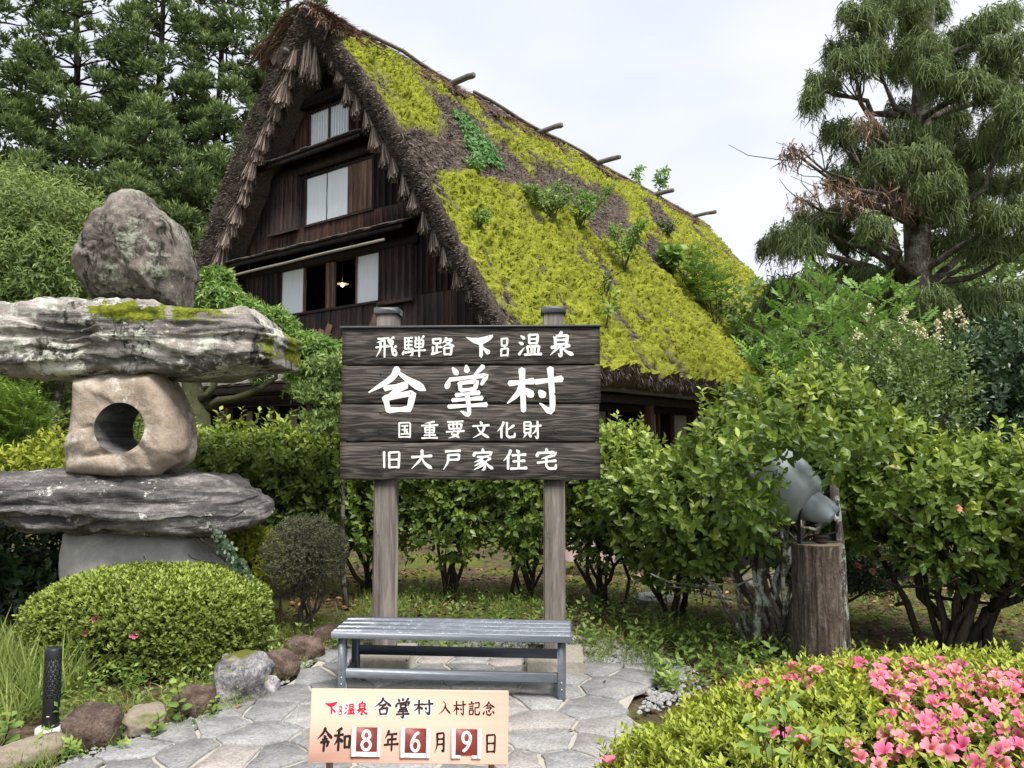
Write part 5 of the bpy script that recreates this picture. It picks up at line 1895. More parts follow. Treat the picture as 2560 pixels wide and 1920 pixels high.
def build_firebox():
    out = zA([(480, 790), (470, 960), (440, 1120), (393, 1300), (430, 1392), (800, 1412), (1130, 1397), (1262, 1312), (1292, 1240), (1272, 1100), (1230, 960), (1160, 830), (1130, 780), (800, 770)])
    Y, D = LY + .05, .62
    W = np.array([at(u, v, Y + .1 + .45 * (u - 153) / 350) for u, v in out])[:, [0, 2]]
    h0 = at(*zA([(766, 1105)])[0], Y)[[0, 2]]
    hr = 163 / 2.572 / F_PX * Y
    na = 120
    a = np.arange(na) / na * 6.2832
    R = np.zeros(na)
    for q in range(na):
        d = np.array([math.cos(a[q]), math.sin(a[q])])
        for s in range(len(W)):
            p0, p1 = W[s] - h0, W[(s + 1) % len(W)] - h0
            e = p1 - p0
            den = d[0] * e[1] - d[1] * e[0]
            if abs(den) < 1e-12:
                continue
            t = (p0[0] * e[1] - p0[1] * e[0]) / den
            u = (p0[0] * d[1] - p0[1] * d[0]) / den
            if t > 0 and -1e-6 <= u <= 1 + 1e-6:
                R[q] = max(R[q], t)
    cs, sn = np.cos(a), np.sin(a)
    rows = []
    fr = np.linspace(0, 1, 12)
    for f in fr:
        r = hr + (R - hr) * f
        rows.append(np.c_[h0[0] + cs * r, Y + .012 * (f == 0) + .10 * f ** 5, h0[1] + sn * r] if False else np.c_[h0[0] + cs * r, np.full(na, Y + .11 * f ** 6), h0[1] + sn * r])
    for f in np.linspace(.15, .85, 8):
        rows.append(np.c_[h0[0] + cs * R * (1 + .02 * math.sin(f * 3.14)), np.full(na, Y + .11 + (D - .22) * f), h0[1] + sn * R * (1 + .02 * math.sin(f * 3.14))])
    for f in fr[::-1]:
        r = hr + (R - hr) * f
        rows.append(np.c_[h0[0] + cs * r, np.full(na, Y + D - .11 * f ** 6), h0[1] + sn * r])
    P = np.concatenate(rows)
    m = len(rows)
    nrm = np.zeros_like(P)
    nrm[:12 * na, 1] = -1
    nrm[20 * na:, 1] = 1
    mid = slice(12 * na, 20 * na)
    nrm[mid] = np.tile(np.c_[cs, cs * 0, sn], (8, 1))
    dd = fbm(P * 2.4 + 40, 4) * .10 + fbm(P * 8 + 5, 5, .6) * .04
    ridge = np.abs(fbm(P * 1.6 + 77, 3))
    dd += -.045 * np.clip(.05 - ridge, 0, .05) / .05
    fac = vnoise(np.floor(P * 3.2 + fbm(P * 2, 2)[:, None] * 2.0)) - .5
    dd += fac * .018
    hole = np.zeros(len(P), bool)
    hole[:na] = True
    hole[-na:] = True
    dd[hole] *= .3
    P = P + nrm * dd[:, None]
    i, j = np.meshgrid(np.arange(m - 1), np.arange(na), indexing='ij')
    j2 = (j + 1) % na
    mb = MB()
    mb.add(P - LB, None, np.stack([i * na + j, i * na + j2, (i + 1) * na + j2, (i + 1) * na + j], -1).reshape(-1, 4))
    fb = mb.build('fire_box', M_ROCK3, lantern, smooth=True)
    # the drilled tunnel
    first, last = P[:na], P[-na:]
    rows = []
    for f in np.linspace(0, 1, 16):
        L = first * (1 - f) + last * f
        g = 1 + (.012 * math.sin(f * 40) if 0 < f < 1 else 0)
        L[:, 0] = h0[0] + (L[:, 0] - h0[0]) * g
        L[:, 2] = h0[1] + (L[:, 2] - h0[1]) * g
        rows.append(L)
    T = np.concatenate(rows)
    i, j = np.meshgrid(np.arange(15), np.arange(na), indexing='ij')
    j2 = (j + 1) % na
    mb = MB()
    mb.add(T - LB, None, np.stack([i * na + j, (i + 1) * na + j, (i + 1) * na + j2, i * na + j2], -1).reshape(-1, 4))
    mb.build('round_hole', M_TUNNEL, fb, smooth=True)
build_firebox()

# ------------------------------------------------------------------ edging rocks and other stones
M_EDGE = stone_mat('brown_edging_rock', [(.38, (.035, .024, .02)), (.5, (.115, .08, .063)), (.63, (.27, .20, .16))], 9, (.26, .22, .17), .58, bump=1.0)
M_EDGEG = stone_mat('grey_white_rock', [(.36, (.04, .036, .04)), (.46, (.17, .16, .17)), (.54, (.40, .38, .39)), (.66, (.66, .64, .63))], 7, bump=1.0, moss=(.12, .12, .02))
M_EDGEP = stone_mat('pale_flat_rock', [(.3, (.16, .13, .10)), (.5, (.28, .235, .18)), (.7, (.40, .34, .27))], 6, bump=.8, moss=(.10, .11, .02))

def rock(name, label, c, size, mat, seed=0, rz=0.0, cat='rock', group=None, rough=.3, n=30, power=2.6):
    """boulder: rounded box grid pushed about by noise, sunk a little into the ground"""
    th = np.linspace(0, math.pi, n)
    ph = np.arange(2 * n) / (2 * n) * 2 * math.pi
    T, Pp = np.meshgrid(th, ph, indexing='ij')
    e = 2 / power
    def sp(v): return np.sign(v) * np.abs(v) ** e
    D = np.stack([sp(np.sin(T)) * sp(np.cos(Pp)), sp(np.sin(T)) * sp(np.sin(Pp)), sp(np.cos(T))], -1).reshape(-1, 3)
    f = 1 + fbm(D * 1.3 + seed * 7.7, 4) * rough * 2 + fbm(D * 5 + seed, 5, .65) * rough * .9
    V = D * f[:, None] * np.array(size) / 2
    V[:, 2] += size[2] * .34
    i, j = np.meshgrid(np.arange(n - 1), np.arange(2 * n), indexing='ij')
    j2 = (j + 1) % (2 * n)
    m = 2 * n
    mb = MB()
    mb.add(V, None, np.stack([i * m + j, (i + 1) * m + j, (i + 1) * m + j2, i * m + j2], -1).reshape(-1, 4))
    o = mb.build(name, mat, smooth=True)
    o.location = (c[0], c[1], c[2] if len(c) > 2 else 0)
    o.rotation_euler = (0, 0, rz)
    return tag(o, label, cat, group)

GE = 'rocks edging the paved path'
for q, (u, v, w, d, h, mat, lab) in enumerate([
        (212, 1868, .27, .24, .20, M_EDGE, 'round brown edging rock just right of the bollard light'),
        (60, 1912, .34, .2, .10, M_EDGEP, 'flat tan rock at the lower left corner below the bollard'),
        (345, 1835, .34, .22, .12, M_EDGEP, 'long pale flat edging rock between two brown rocks'),
        (478, 1795, .23, .2, .17, M_EDGE, 'brown edging rock left of the craggy grey rock'),
        (592, 1755, .34, .26, .27, M_EDGEG, 'craggy grey and white rock, largest along the path edge'),
        (668, 1745, .11, .12, .13, M_EDGEG, 'small grey rock leaning against the craggy grey rock'),
        (692, 1702, .26, .24, .19, M_EDGE, 'brown edging rock right of the craggy grey rock'),
        (752, 1655, .30, .22, .17, M_EDGE, 'brown edging rock beside the left end of the bench'),
        (822, 1612, .28, .24, .14, M_EDGE, 'farthest brown edging rock behind the left bench leg')]):
    p = gnd(u, v)
    rock('edging_rock', lab, (p[0], p[1] + d * .3), (w, d, h * 1.15), mat, seed=q + 1, rz=q * .9, group=GE, rough=.26 if mat is not M_EDGEG else .42)
p = gnd(2430, 1632)
rock('garden_stone', 'half-buried grey stone on the mossy ground at far right', (p[0], p[1] + .1), (.26, .2, .09), M_EDGEP, 31, .3)
p = at(1815, 1100, 9.2)
M_DKBOUL = stone_mat('dark_boulder', [(.3, (.05, .042, .04)), (.5, (.10, .085, .08)), (.7, (.17, .145, .135))], 9, bump=.6)
rock('garden_boulder', 'big dark pointed boulder behind the hedge below the thatched eave', (p[0] + .30, 9.6), (1.3, 1.1, 2.45), M_DKBOUL, 41, .4, 'boulder', rough=.14, n=40, power=2.2)
p = gnd(1900, 1478)
rock('pale_stone', 'pale grey stone on the ground behind the log pedestal', (p[0], p[1]), (.5, .4, .3), M_EDGEP, 44, .7)

# manhole lid
M_LID = plain('wet_grey_lid', (.20, .205, .215), .4, .5, .3, var=.2, scale=30)
p = gnd(1645, 1497)
lid = thing('manhole_cover', 'round grey checkered manhole cover on the ground under the hedge', 'manhole cover', (p[0], p[1], .0))
mb = MB()
lathe_axis(mb, (0, 0, 0), (0, 0, 1), [(-.06, .25), (.02, .25), (.024, .245), (.024, .228), (.018, .226), (.018, .0)], 40)
mb.build('lid', M_LID, lid)
mb = MB()
for a in np.arange(-.2, .21, .05):
    for b in np.arange(-.2, .21, .05):
        if a * a + b * b < .045:
            add_box(mb, a - .017, a + .017, b - .017, b + .017, .0175, .024, .002)
mb.build('tread_pattern', M_LID, lid)

# pinkish panel fence behind the hedge
M_PINK = plain('faded_pink_board', (.33, .25, .235), .8, .2, var=.15, scale=6)
p = gnd(1490, 1432)
pf = thing('pink_screen', 'low faded pink board screen half hidden behind the hedge stems', 'screen', (p[0], p[1], 0), math.radians(-8))
for q in range(5):
    mb = MB()
    add_box(mb, -.62 + q * .25, -.62 + q * .25 + .245, 0, .025, .12, .88, .004)
    mb.build('board', M_PINK, pf)
for x in (-.5, .5):
    mb = MB()
    add_box(mb, x - .03, x + .03, .03, .08, -.05, .86, .004)
    mb.build('leg', M_PINK, pf)
# ------------------------------------------------------------------ plants
ML_CAM = leaf_mat('camellia_leaf', (.042, .085, .016), (.14, .235, .03), (.40, .50, .055), .36, .42, .34, yellow=.02)
ML_CAMD = leaf_mat('dark_camellia_leaf', (.016, .04, .014), (.045, .09, .028), (.09, .16, .04), .38, .4, .15)
ML_AZA = leaf_mat('azalea_leaf', (.035, .06, .008), (.13, .19, .02), (.40, .46, .035), .5, .35, .28)
ML_AZAL = leaf_mat('clipped_azalea_leaf', (.04, .065, .012), (.14, .20, .028), (.33, .41, .055), .5, .35, .25)
ML_YELLOW = leaf_mat('yellow_green_leaf', (.16, .22, .015), (.36, .42, .03), (.55, .55, .06), .5, .3, .3)
ML_BOX = leaf_mat('boxwood_leaf', (.05, .058, .03), (.13, .14, .075), (.2, .2, .1), .5, .3, .2)
ML_PIN = leaf_mat('pinnate_leaf', (.035, .10, .018), (.10, .22, .035), (.24, .40, .06), .45, .35, .35)
ML_PRIV = leaf_mat('privet_leaf', (.05, .095, .02), (.13, .21, .04), (.28, .34, .07), .35, .45, .3)
ML_TREE = leaf_mat('light_tree_leaf', (.06, .12, .028), (.16, .25, .055), (.32, .40, .10), .5, .3, .35)
ML_LANCE = leaf_mat('lance_leaf', (.045, .12, .02), (.12, .25, .04), (.30, .45, .08), .42, .4, .35)
ML_MAPLE = leaf_mat('maple_leaf', (.06, .12, .03), (.15, .24, .06), (.30, .40, .10), .5, .3, .35)
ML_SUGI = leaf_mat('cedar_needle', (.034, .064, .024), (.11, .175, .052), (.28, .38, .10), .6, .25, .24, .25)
ML_WEEP = leaf_mat('weeping_cypress', (.045, .075, .032), (.13, .19, .065), (.28, .36, .10), .6, .25, .3, .3)
ML_DEAD = leaf_mat('dead_foliage', (.13, .08, .05), (.28, .17, .11), (.38, .25, .17), .8, .1, .15)
ML_YEW = leaf_mat('yew_needle', (.05, .11, .02), (.13, .24, .035), (.28, .42, .05), .5, .3, .3)
ML_GRASS = leaf_mat('grass_blade', (.06, .12, .02), (.18, .28, .05), (.36, .42, .10), .5, .3, .35)
ML_WEED = leaf_mat('weed_leaf', (.05, .11, .02), (.14, .25, .04), (.30, .42, .07), .45, .35, .35)
ML_LITTER = make_reed('leaf_litter', (.05, .025, .015), (.17, .085, .045), (.36, .22, .12))
ML_IVY = leaf_mat('ivy_leaf', (.05, .14, .03), (.13, .28, .07), (.22, .38, .10), .5, .3, .25)
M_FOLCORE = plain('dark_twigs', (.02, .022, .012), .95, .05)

def hash_rng(seed):
    global RNG
    RNG = np.random.default_rng(seed)

def stems_mb(base, tips, r0=.03, amp=.16, n=6, mb=None, lich=0.0, fork=True):
    mb = mb or MB()
    for t in tips:
        b = np.array([base[0] + random.uniform(-.06, .06), base[1] + random.uniform(-.06, .06), -.05])
        P = bend(b, t, 7, amp)
        r = r0 * random.uniform(.7, 1.2)
        tube(mb, P, np.linspace(r, r * .35, 7), n, wob=.25, lichen=lich)
        if fork:
            for f in (3, 4, 5):
                q = P[f] + RNG.normal(0, 1, 3) * np.array([.28, .25, .12]) + np.array([0, 0, .22])
                tube(mb, bend(P[f], q, 4, .15), np.linspace(r * .5, r * .18, 4), 5, wob=.2, lichen=lich)
    return mb

def shrub(name, label, cat, base, canopies, tw, size, kk, mat, tmpl=LEAF4, L=.15, up=.5, group=None, stems=5, r0=.03, bark=None,
          young_top=.6, shell=.5, spread=.95, seed=1, lich=0.0, ztop=None, droop=0.0, sprigs=0, extra=()):
    hash_rng(seed)
    random.seed(seed)
    bark = bark or M_TRUNK
    t = thing(name, label, cat, (base[0], base[1], 0), 0, group)
    B = np.array([base[0], base[1], 0])
    mb = MB()
    tot = sum(c[1][0] * c[1][1] + c[1][1] * c[1][2] + c[1][0] * c[1][2] for c in canopies)
    tips = []
    for c, r in canopies:
        w = (r[0] * r[1] + r[1] * r[2] + r[0] * r[2]) / tot
        n = int(tw * w)
        P, d = blob_pts(n, c, r, shell)
        lump = fbm(P * 2.6 + seed, 3)
        P = P + d * (lump * .45)[:, None] * np.array(r)
        keep = P[:, 2] > .12
        P, d = P[keep], d[keep]
        n = len(P)
        dirs = unit(d * np.array([1, 1, .6]) + np.array([0, 0, up]) + RNG.normal(0, .35, (n, 3)))
        rel = np.clip((P[:, 2] - (c[2] - r[2])) / (2 * r[2]), 0, 1)
        outer = np.clip((np.linalg.norm((P - c) / r, axis=1) - .75) * 3, 0, 1)
        yg = np.clip(young_top * (rel * 1.5 - .45) * outer + RNG.normal(0, .12, n), 0, 1)
        shoots(mb, P - B, dirs, L * (.7 + .6 * RNG.random(n)), kk, size, tmpl, spread, yg, droop=droop)
        m = max(2, int(stems * w + .5)) if (c[1] > 5.5 or not extra) else 0
        for q in range(m):
            p = np.array(c) + rdir(1)[0] * np.array(r) * .55
            tips.append(p - B)
    sm = stems_mb((0, 0), tips, r0, .12, lich=lich)
    if sprigs:
        c, r = max(canopies, key=lambda a: a[0][2] + a[1][2])
        for q in range(sprigs):
            cc, rr = random.choice(canopies)
            b = np.array(cc) + np.array([random.uniform(-.8, .8) * rr[0], random.uniform(-.6, .2) * rr[1], rr[2] * .75])
            e = b + np.array([random.uniform(-.12, .12), random.uniform(-.1, .05), random.uniform(.12, .34)])
            tube(sm, bend(b, e, 4, .05) - B, [.006, .005, .004, .003], 5, lichen=0.0)
            n = 7
            Pp = bend(b, e, n, .02)
            shoots(mb, Pp - B, np.tile(e - b, (n, 1)), .05, 3, size * .95, tmpl, 1.1, .85)
    for line, Yd, rad in extra:
        Pl = np.array([at(a_, b_, Yd) for a_, b_ in line])
        tube(sm, Pl - B, np.linspace(rad, rad * .55, len(Pl)), 9, wob=.2, lichen=1.0)
    sm.build('stems', bark, t, smooth=True)
    mb.build('foliage', mat, t)
    return t

# --- camellia hedge behind the sign
HG = 'camellia shrubs of the hedge behind the sign'
hx = [(-3.55, 8.3), (-2.85, 8.2), (-2.15, 8.1), (-1.4, 8.0), (-.65, 7.9), (.15, 7.8), (.9, 7.6)]
hl = ['hedge shrub farthest left, beside the stone lantern', 'hedge shrub right of the mossy tree trunk', 'hedge shrub above the round clipped bush', 'hedge shrub at the left edge of the village sign',
      'hedge shrub behind the left post of the village sign', 'hedge shrub behind the middle of the village sign', 'hedge shrub behind the right post of the village sign']
for q, (x, y) in enumerate(hx):
    zt = 1.66
    can = [((x, y, 1.16), (.52, .48, .5)), ((x - .2, y - .15, 1.25), (.36, .4, .40)), ((x + .22, y - .1, 1.18), (.38, .42, .45)), ((x + .05, y - .25, .78), (.42, .3, .36))]
    shrub('camellia_shrub', 'glossy green camellia ' + hl[q], 'shrub', (x, y), can, 1500, .070, 7, ML_CAM, LEAFH, L=.15, group=HG, stems=7, r0=.024, seed=50 + q, young_top=.95, sprigs=8)
# --- shrubs to the right, nearer
shrub('camellia_shrub', 'glossy green camellia hedge shrub just right of the village sign', 'shrub', (1.45, 6.9), [((1.3, 6.9, .98), (.5, .45, .38)), ((1.7, 6.7, 1.0), (.45, .45, .40)), ((1.45, 6.7, .7), (.45, .35, .35)), ((1.0, 7.1, 1.02), (.35, .4, .36))], 1300, .08, 7, ML_CAM, LEAFC, L=.14, group=HG, stems=7, r0=.026, seed=71, young_top=.95, sprigs=10)
b2 = [((1.75, 6.1, 1.38), (.36, .4, .36)), ((2.05, 6.2, 1.62), (.42, .42, .42)), ((2.45, 6.2, 1.66), (.45, .4, .42)), ((2.28, 6.4, 1.3), (.7, .35, .4)), ((1.45, 6.2, 1.1), (.36, .36, .33)), ((2.75, 6.1, 1.45), (.36, .36, .36)), ((1.75, 5.95, 1.0), (.36, .3, .34)), ((1.4, 6.0, .82), (.24, .25, .26)), (at(1850, 1195, 5.1), (.2, .18, .2)), (at(1950, 1100, 5.1), (.22, .18, .15)), (at(1870, 1300, 5.2), (.15, .14, .16)), (at(2120, 1130, 5.2), (.17, .15, .15))]
shrub('camellia_shrub', 'tallest camellia shrub with lichened stems, leaves hanging over the floodlight', 'shrub', (2.0, 5.9), b2, 2500, .076, 7, ML_CAM, LEAFC, L=.15, group=HG, stems=5, r0=.03, bark=M_LTRUNK, seed=77, young_top=.9, lich=.9, sprigs=16, extra=[([(2112, 1660), (2104, 1520), (2098, 1400), (2088, 1270), (2084, 1190)], 5.62, .055), ([(1888, 1640), (1893, 1520), (1905, 1420), (1902, 1320), (1915, 1230)], 5.8, .038), ([(1935, 1330), (1932, 1280), (1915, 1240), (1860, 1180)], 5.3, .018)])
b3 = [((3.05, 5.8, 1.12), (.45, .4, .36)), ((3.5, 5.8, 1.15), (.5, .4, .36)), ((3.95, 5.7, 1.12), (.45, .4, .36)), ((3.3, 5.6, .82), (.42, .35, .3)), ((2.75, 6.0, 1.0), (.3, .3, .3)), ((3.75, 5.6, .85), (.36, .3, .3))]
shrub('camellia_shrub', 'low spreading camellia shrub right of the log pedestal', 'shrub', (3.15, 5.6), b3, 1900, .072, 7, ML_CAM, LEAFC, L=.14, group=HG, stems=7, r0=.04, seed=83, young_top=.95, sprigs=10)
shrub('camellia_shrub', 'camellia shrub with a dark upright trunk at the right edge of the picture', 'shrub', (3.42, 5.1), [((3.75, 5.1, 1.1), (.3, .3, .3)), ((4.0, 5.0, 1.05), (.35, .3, .35))], 500, .075, 7, ML_CAM, LEAFC, L=.14, group=HG, stems=3, r0=.05, seed=85, young_top=.9)
# red flowered low azalea behind the pedestal
hash_rng(5)
M_RFLOWER = plain('salmon_petal', (.75, .12, .10), .6, .2, var=.25, scale=60, bump=0)
ra = shrub('dark_azalea', 'small dark azalea with salmon flowers right of the log pedestal', 'shrub', (2.75, 6.9), [((2.75, 6.9, .55), (.45, .35, .36)), ((3.2, 6.9, .5), (.4, .35, .3))], 1500, .035, 7, ML_CAMD, LEAF2, L=.06, stems=5, r0=.014, seed=86, young_top=.2)

# --- azalea flowers
def flower_mesh(seed, mat):
    rng = np.random.default_rng(seed)
    mb = MB()
    for q in range(5):
        a = q / 5 * 6.2832 + rng.normal(0, .12)
        o = np.array([math.cos(a), math.sin(a), 0])
        s = np.array([-math.sin(a), math.cos(a), 0])
        op = .75 + .5 * rng.random()
        sec = [(0.0, .0, .07), (.30, .33, .26), (.75 * op + .15, .72, .44), (1.0 * op + .2, .80 - .15 * op, .30), (1.1 * op + .2, .74 - .2 * op, .06)]
        V = []
        for r, z, w in sec:
            for e, dz in ((-1, .06), (0, -.03), (1, .06)):
                V.append(o * r * .5 + s * e * w * .55 + np.array([0, 0, z * .8 + dz + rng.normal(0, .02)]))
        Q = [[a_ * 3 + b_, a_ * 3 + b_ + 1, (a_ + 1) * 3 + b_ + 1, (a_ + 1) * 3 + b_] for a_ in range(4) for b_ in range(2)]
        mb.add(np.array(V) * .062, None, Q, tipz=np.repeat([0, .3, .7, .9, 1.0], 3))
    return mb.mesh('flower', mat, True)
def make_petal(name, c0, c1):
    k = Nt(name)
    r = k.orand()
    c = k.mix(k.attr('tipz'), c0, c1)
    hs = k.n('ShaderNodeHueSaturation', Hue=k.math('ADD', k.math('MULTIPLY', r, .03), .49), Saturation=k.math('ADD', k.math('MULTIPLY', r, -.25), 1.05), Value=k.math('ADD', k.math('MULTIPLY', r, .35), .8), Color=c)
    k.fin(hs.outputs[0], .6, .2)
    tr = k.n('ShaderNodeBsdfTranslucent', Color=hs.outputs[0])
    mx = k.n('ShaderNodeMixShader', i0=.35)
    k.t.links.new(k.b.outputs[0], mx.inputs[1])
    k.t.links.new(tr.outputs[0], mx.inputs[2])
    k.t.links.new(mx.outputs[0], k.out.inputs['Surface'])
    return k.m
M_PETAL = make_petal('pink_petal', (.72, .06, .19), (.90, .25, .41))
M_PETALR = make_petal('salmon_azalea_petal', (.6, .05, .06), (.8, .20, .18))
FL = [flower_mesh(i, M_PETAL) for i in range(5)]
FLR = [flower_mesh(i + 9, M_PETALR) for i in range(2)]
def add_flower(parent, base, p, n, meshes, sc):
    z = Vector(n).normalized()
    o = obj('flower', random.choice(meshes), parent, loc=tuple(np.asarray(p) - base))
    o.rotation_mode = 'QUATERNION'
    q = z.to_track_quat('Z', 'Y')
    from mathutils import Quaternion
    o.rotation_quaternion = q @ Quaternion((0, 0, 1), random.uniform(0, 6.28))
    o.scale = (sc, sc, sc)
    return o
for u, v in ((2155, 1388), (2185, 1390), (2140, 1418), (2180, 1430), (2390, 1275), (2205, 1395)):
    p = at(u, v, 6.5 if u < 2300 else 5.35)
    add_flower(ra, np.array([2.75, 6.9, 0]), p, (random.uniform(-.5, .5), -.8, .5), FLR, .8)

# --- foreground azalea with pink flowers
def mound_leaves(mb, C, R, n, L, kk, size, tmpl, young, seed, B, up=.7, front=True, lumps=.10, spread=.8, sq=1.0):
    hash_rng(seed)
    d = rdir(n * 2)
    d = d[d[:, 2] > -.25]
    if front:
        d = d[d[:, 1] < .55]
    d = d[:n]
    lump = fbm(d * 3.0 + seed, 4) * lumps * 2
    rr = 1 + lump + RNG.normal(0, .018, len(d)) - (RNG.random(len(d)) ** 4) * .15
    dd = np.sign(d) * np.abs(d) ** sq
    P = np.asarray(C) + dd * rr[:, None] * np.asarray(R)
    nrm = unit(np.sign(d) * np.abs(d) ** (2 - sq) / np.asarray(R))
    dirs = unit(nrm * .7 + np.array([0, 0, up]) + RNG.normal(0, .28, P.shape))
    yg = np.clip(young * (.35 + .75 * nrm[:, 2]) + RNG.normal(0, .18, len(P)), 0, 1)
    keep = P[:, 2] > .03
    shoots(mb, P[keep] - B, dirs[keep], L, kk, size, tmpl, spread, yg[keep])
    return P, nrm
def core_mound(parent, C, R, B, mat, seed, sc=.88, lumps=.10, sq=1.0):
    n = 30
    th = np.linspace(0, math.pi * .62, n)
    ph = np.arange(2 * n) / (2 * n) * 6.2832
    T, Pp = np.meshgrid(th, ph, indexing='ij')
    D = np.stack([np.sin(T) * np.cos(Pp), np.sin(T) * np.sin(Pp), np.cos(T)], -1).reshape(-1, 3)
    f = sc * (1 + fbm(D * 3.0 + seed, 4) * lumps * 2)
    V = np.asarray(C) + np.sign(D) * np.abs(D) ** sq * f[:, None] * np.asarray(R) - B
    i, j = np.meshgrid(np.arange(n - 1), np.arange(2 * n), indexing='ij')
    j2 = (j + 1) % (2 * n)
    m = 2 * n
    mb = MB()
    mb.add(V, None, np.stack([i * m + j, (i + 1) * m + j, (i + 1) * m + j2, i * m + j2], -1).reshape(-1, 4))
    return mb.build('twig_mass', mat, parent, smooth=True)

def build_azalea():
    random.seed(3)
    C, R = np.array([1.98, 3.0, .12]), np.array([1.60, .98, .53])
    B = np.array([1.98, 3.0, 0])
    t = thing('flowering_azalea', 'broad yellow-green azalea covered in pink flowers in the right foreground', 'shrub', tuple(B))
    mb = MB()
    P, nrm = mound_leaves(mb, C, R, 9000, .05, 8, .034, LEAF2, .85, 91, B, spread=.85, front=False)
    P2, n2 = mound_leaves(mb, C, R * .95, 3000, .05, 6, .036, LEAF2, .25, 92, B, spread=.95, front=False)
    # taller new shoots
    sel = RNG.random(len(P)) < .10
    shoots(mb, P[sel] - B + nrm[sel] * .01, unit(nrm[sel] * .3 + np.array([0, 0, 1]) + RNG.normal(0, .15, (sel.sum(), 3))), .09, 9, .030, LEAF4, .75, 1.0)
    mb.build('foliage', ML_AZA, t)
    core_mound(t, C, R, B, M_FOLCORE, 91, .86)
    # flowers: thick towards the right, single ones elsewhere
    pts = []
    tries = 0
    while len(pts) < 295 and tries < 60000:
        tries += 1
        k = random.randrange(len(P))
        p, n = P[k], nrm[k]
        if n[2] < .05 or p[1] > 3.75:
            continue
        dv = p - np.array([0, 0, EYE])
        y = dv[1] * math.cos(PITCH) + dv[2] * math.sin(PITCH)
        zc = -dv[1] * math.sin(PITCH) + dv[2] * math.cos(PITCH)
        u, v = 1280 + F_PX * dv[0] / y, 960 - F_PX * zc / y
        dens = .004
        if v < 1665 + 20 * math.sin(u * .02):
            continue
        e = ((u - 2270) / 400) ** 2 + ((v - 1815) / 135) ** 2
        if e < 1:
            dens = .9
        e2 = ((u - 2080) / 180) ** 2 + ((v - 1745) / 40) ** 2
        if e2 < 1:
            dens = max(dens, .6)
        if ((u - 2520) / 220) ** 2 + ((v - 1880) / 130) ** 2 < 1:
            dens = .9
        if 1800 < u < 2150 and 1660 < v < 1720:
            dens = max(dens, .02)
        if u > 2600 or v > 1950:
            continue
        cl = fbm(np.array([[p[0] * 3.2, p[1] * 3.2, 1.0]]), 2)[0]
        if e < 1 or e2 < 1:
            dens *= max(0, min(1, .7 + cl * 4))
        if random.random() > dens:
            continue
        if any(np.linalg.norm(p - q) < .037 for q in pts):
            continue
        pts.append(p)
        nn = unit(n * .8 + np.array([0, -.35, .55]) + RNG.normal(0, .35, 3))
        add_flower(t, B, p + n * .034, nn, FL, random.uniform(.62, .92))
build_azalea()

# --- clipped azalea mound in front of the lantern
def build_mound():
    p0, p1 = at(45, 1600, 5.55), at(645, 1600, 5.55)
    c = (p0 + p1) / 2
    C, R = np.array([c[0], 5.75, .14]), np.array([(p1 - p0)[0] / 2 * .95, .58, .46])
    B = np.array([c[0], 5.75, 0])
    t = thing('clipped_azalea', 'wide clipped azalea mound in front of the stone lantern', 'shrub', tuple(B))
    mb = MB()
    P, n = mound_leaves(mb, C, R, 7500, .045, 7, .034, LEAF2, .75, 95, B, lumps=.05, sq=.72)
    mound_leaves(mb, C, R * .95, 3500, .05, 7, .034, LEAF2, .15, 96, B, lumps=.05, sq=.72)
    mb.build('foliage', ML_AZAL, t)
    core_mound(t, C, R, B, M_FOLCORE, 95, .88, .05, .72)
    random.seed(4)
    for u, v in ((468, 1448), (250, 1545), (228, 1578), (345, 1585), (370, 1472), (340, 1473)):
        d = ray(u, v)
        # first hit of the mound
        o = np.array([0, 0, EYE])
        a, b_, c_ = ((d / R) ** 2).sum(), 2 * ((o - C) / R * d / R).sum(), (((o - C) / R) ** 2).sum() - 1
        disc = max(b_ * b_ - 4 * a * c_, 0)
        p = o + d * ((-b_ - math.sqrt(disc)) / (2 * a))
        add_flower(t, B, p + np.array([0, -.03, .0]), (random.uniform(-.4, .4), -1, .3), FL if u in (345, 250) else FLR, .8)
build_mound()

# --- yellow-green azalea and round bush between lantern and sign
def small_mound(name, label, C, R, n, size, mat, young, seed, core=.8):
    B = np.array([C[0], C[1], 0])
    t = thing(name, label, 'shrub', tuple(B))
    mb = MB()
    mound_leaves(mb, np.array(C), np.array(R), n, .045, 6, size, LEAF2, young, seed, B, lumps=.06)
    mb.build('foliage', mat, t)
    core_mound(t, np.array(C), np.array(R), B, M_FOLCORE, seed, core, .06)
    return t
c = at(590, 1400, 7.0)
small_mound('yellow_azalea', 'bright yellow-green azalea beside the lantern base', (c[0], 7.1, .35), (.42, .35, .42), 1700, .04, ML_YELLOW, .6, 101)

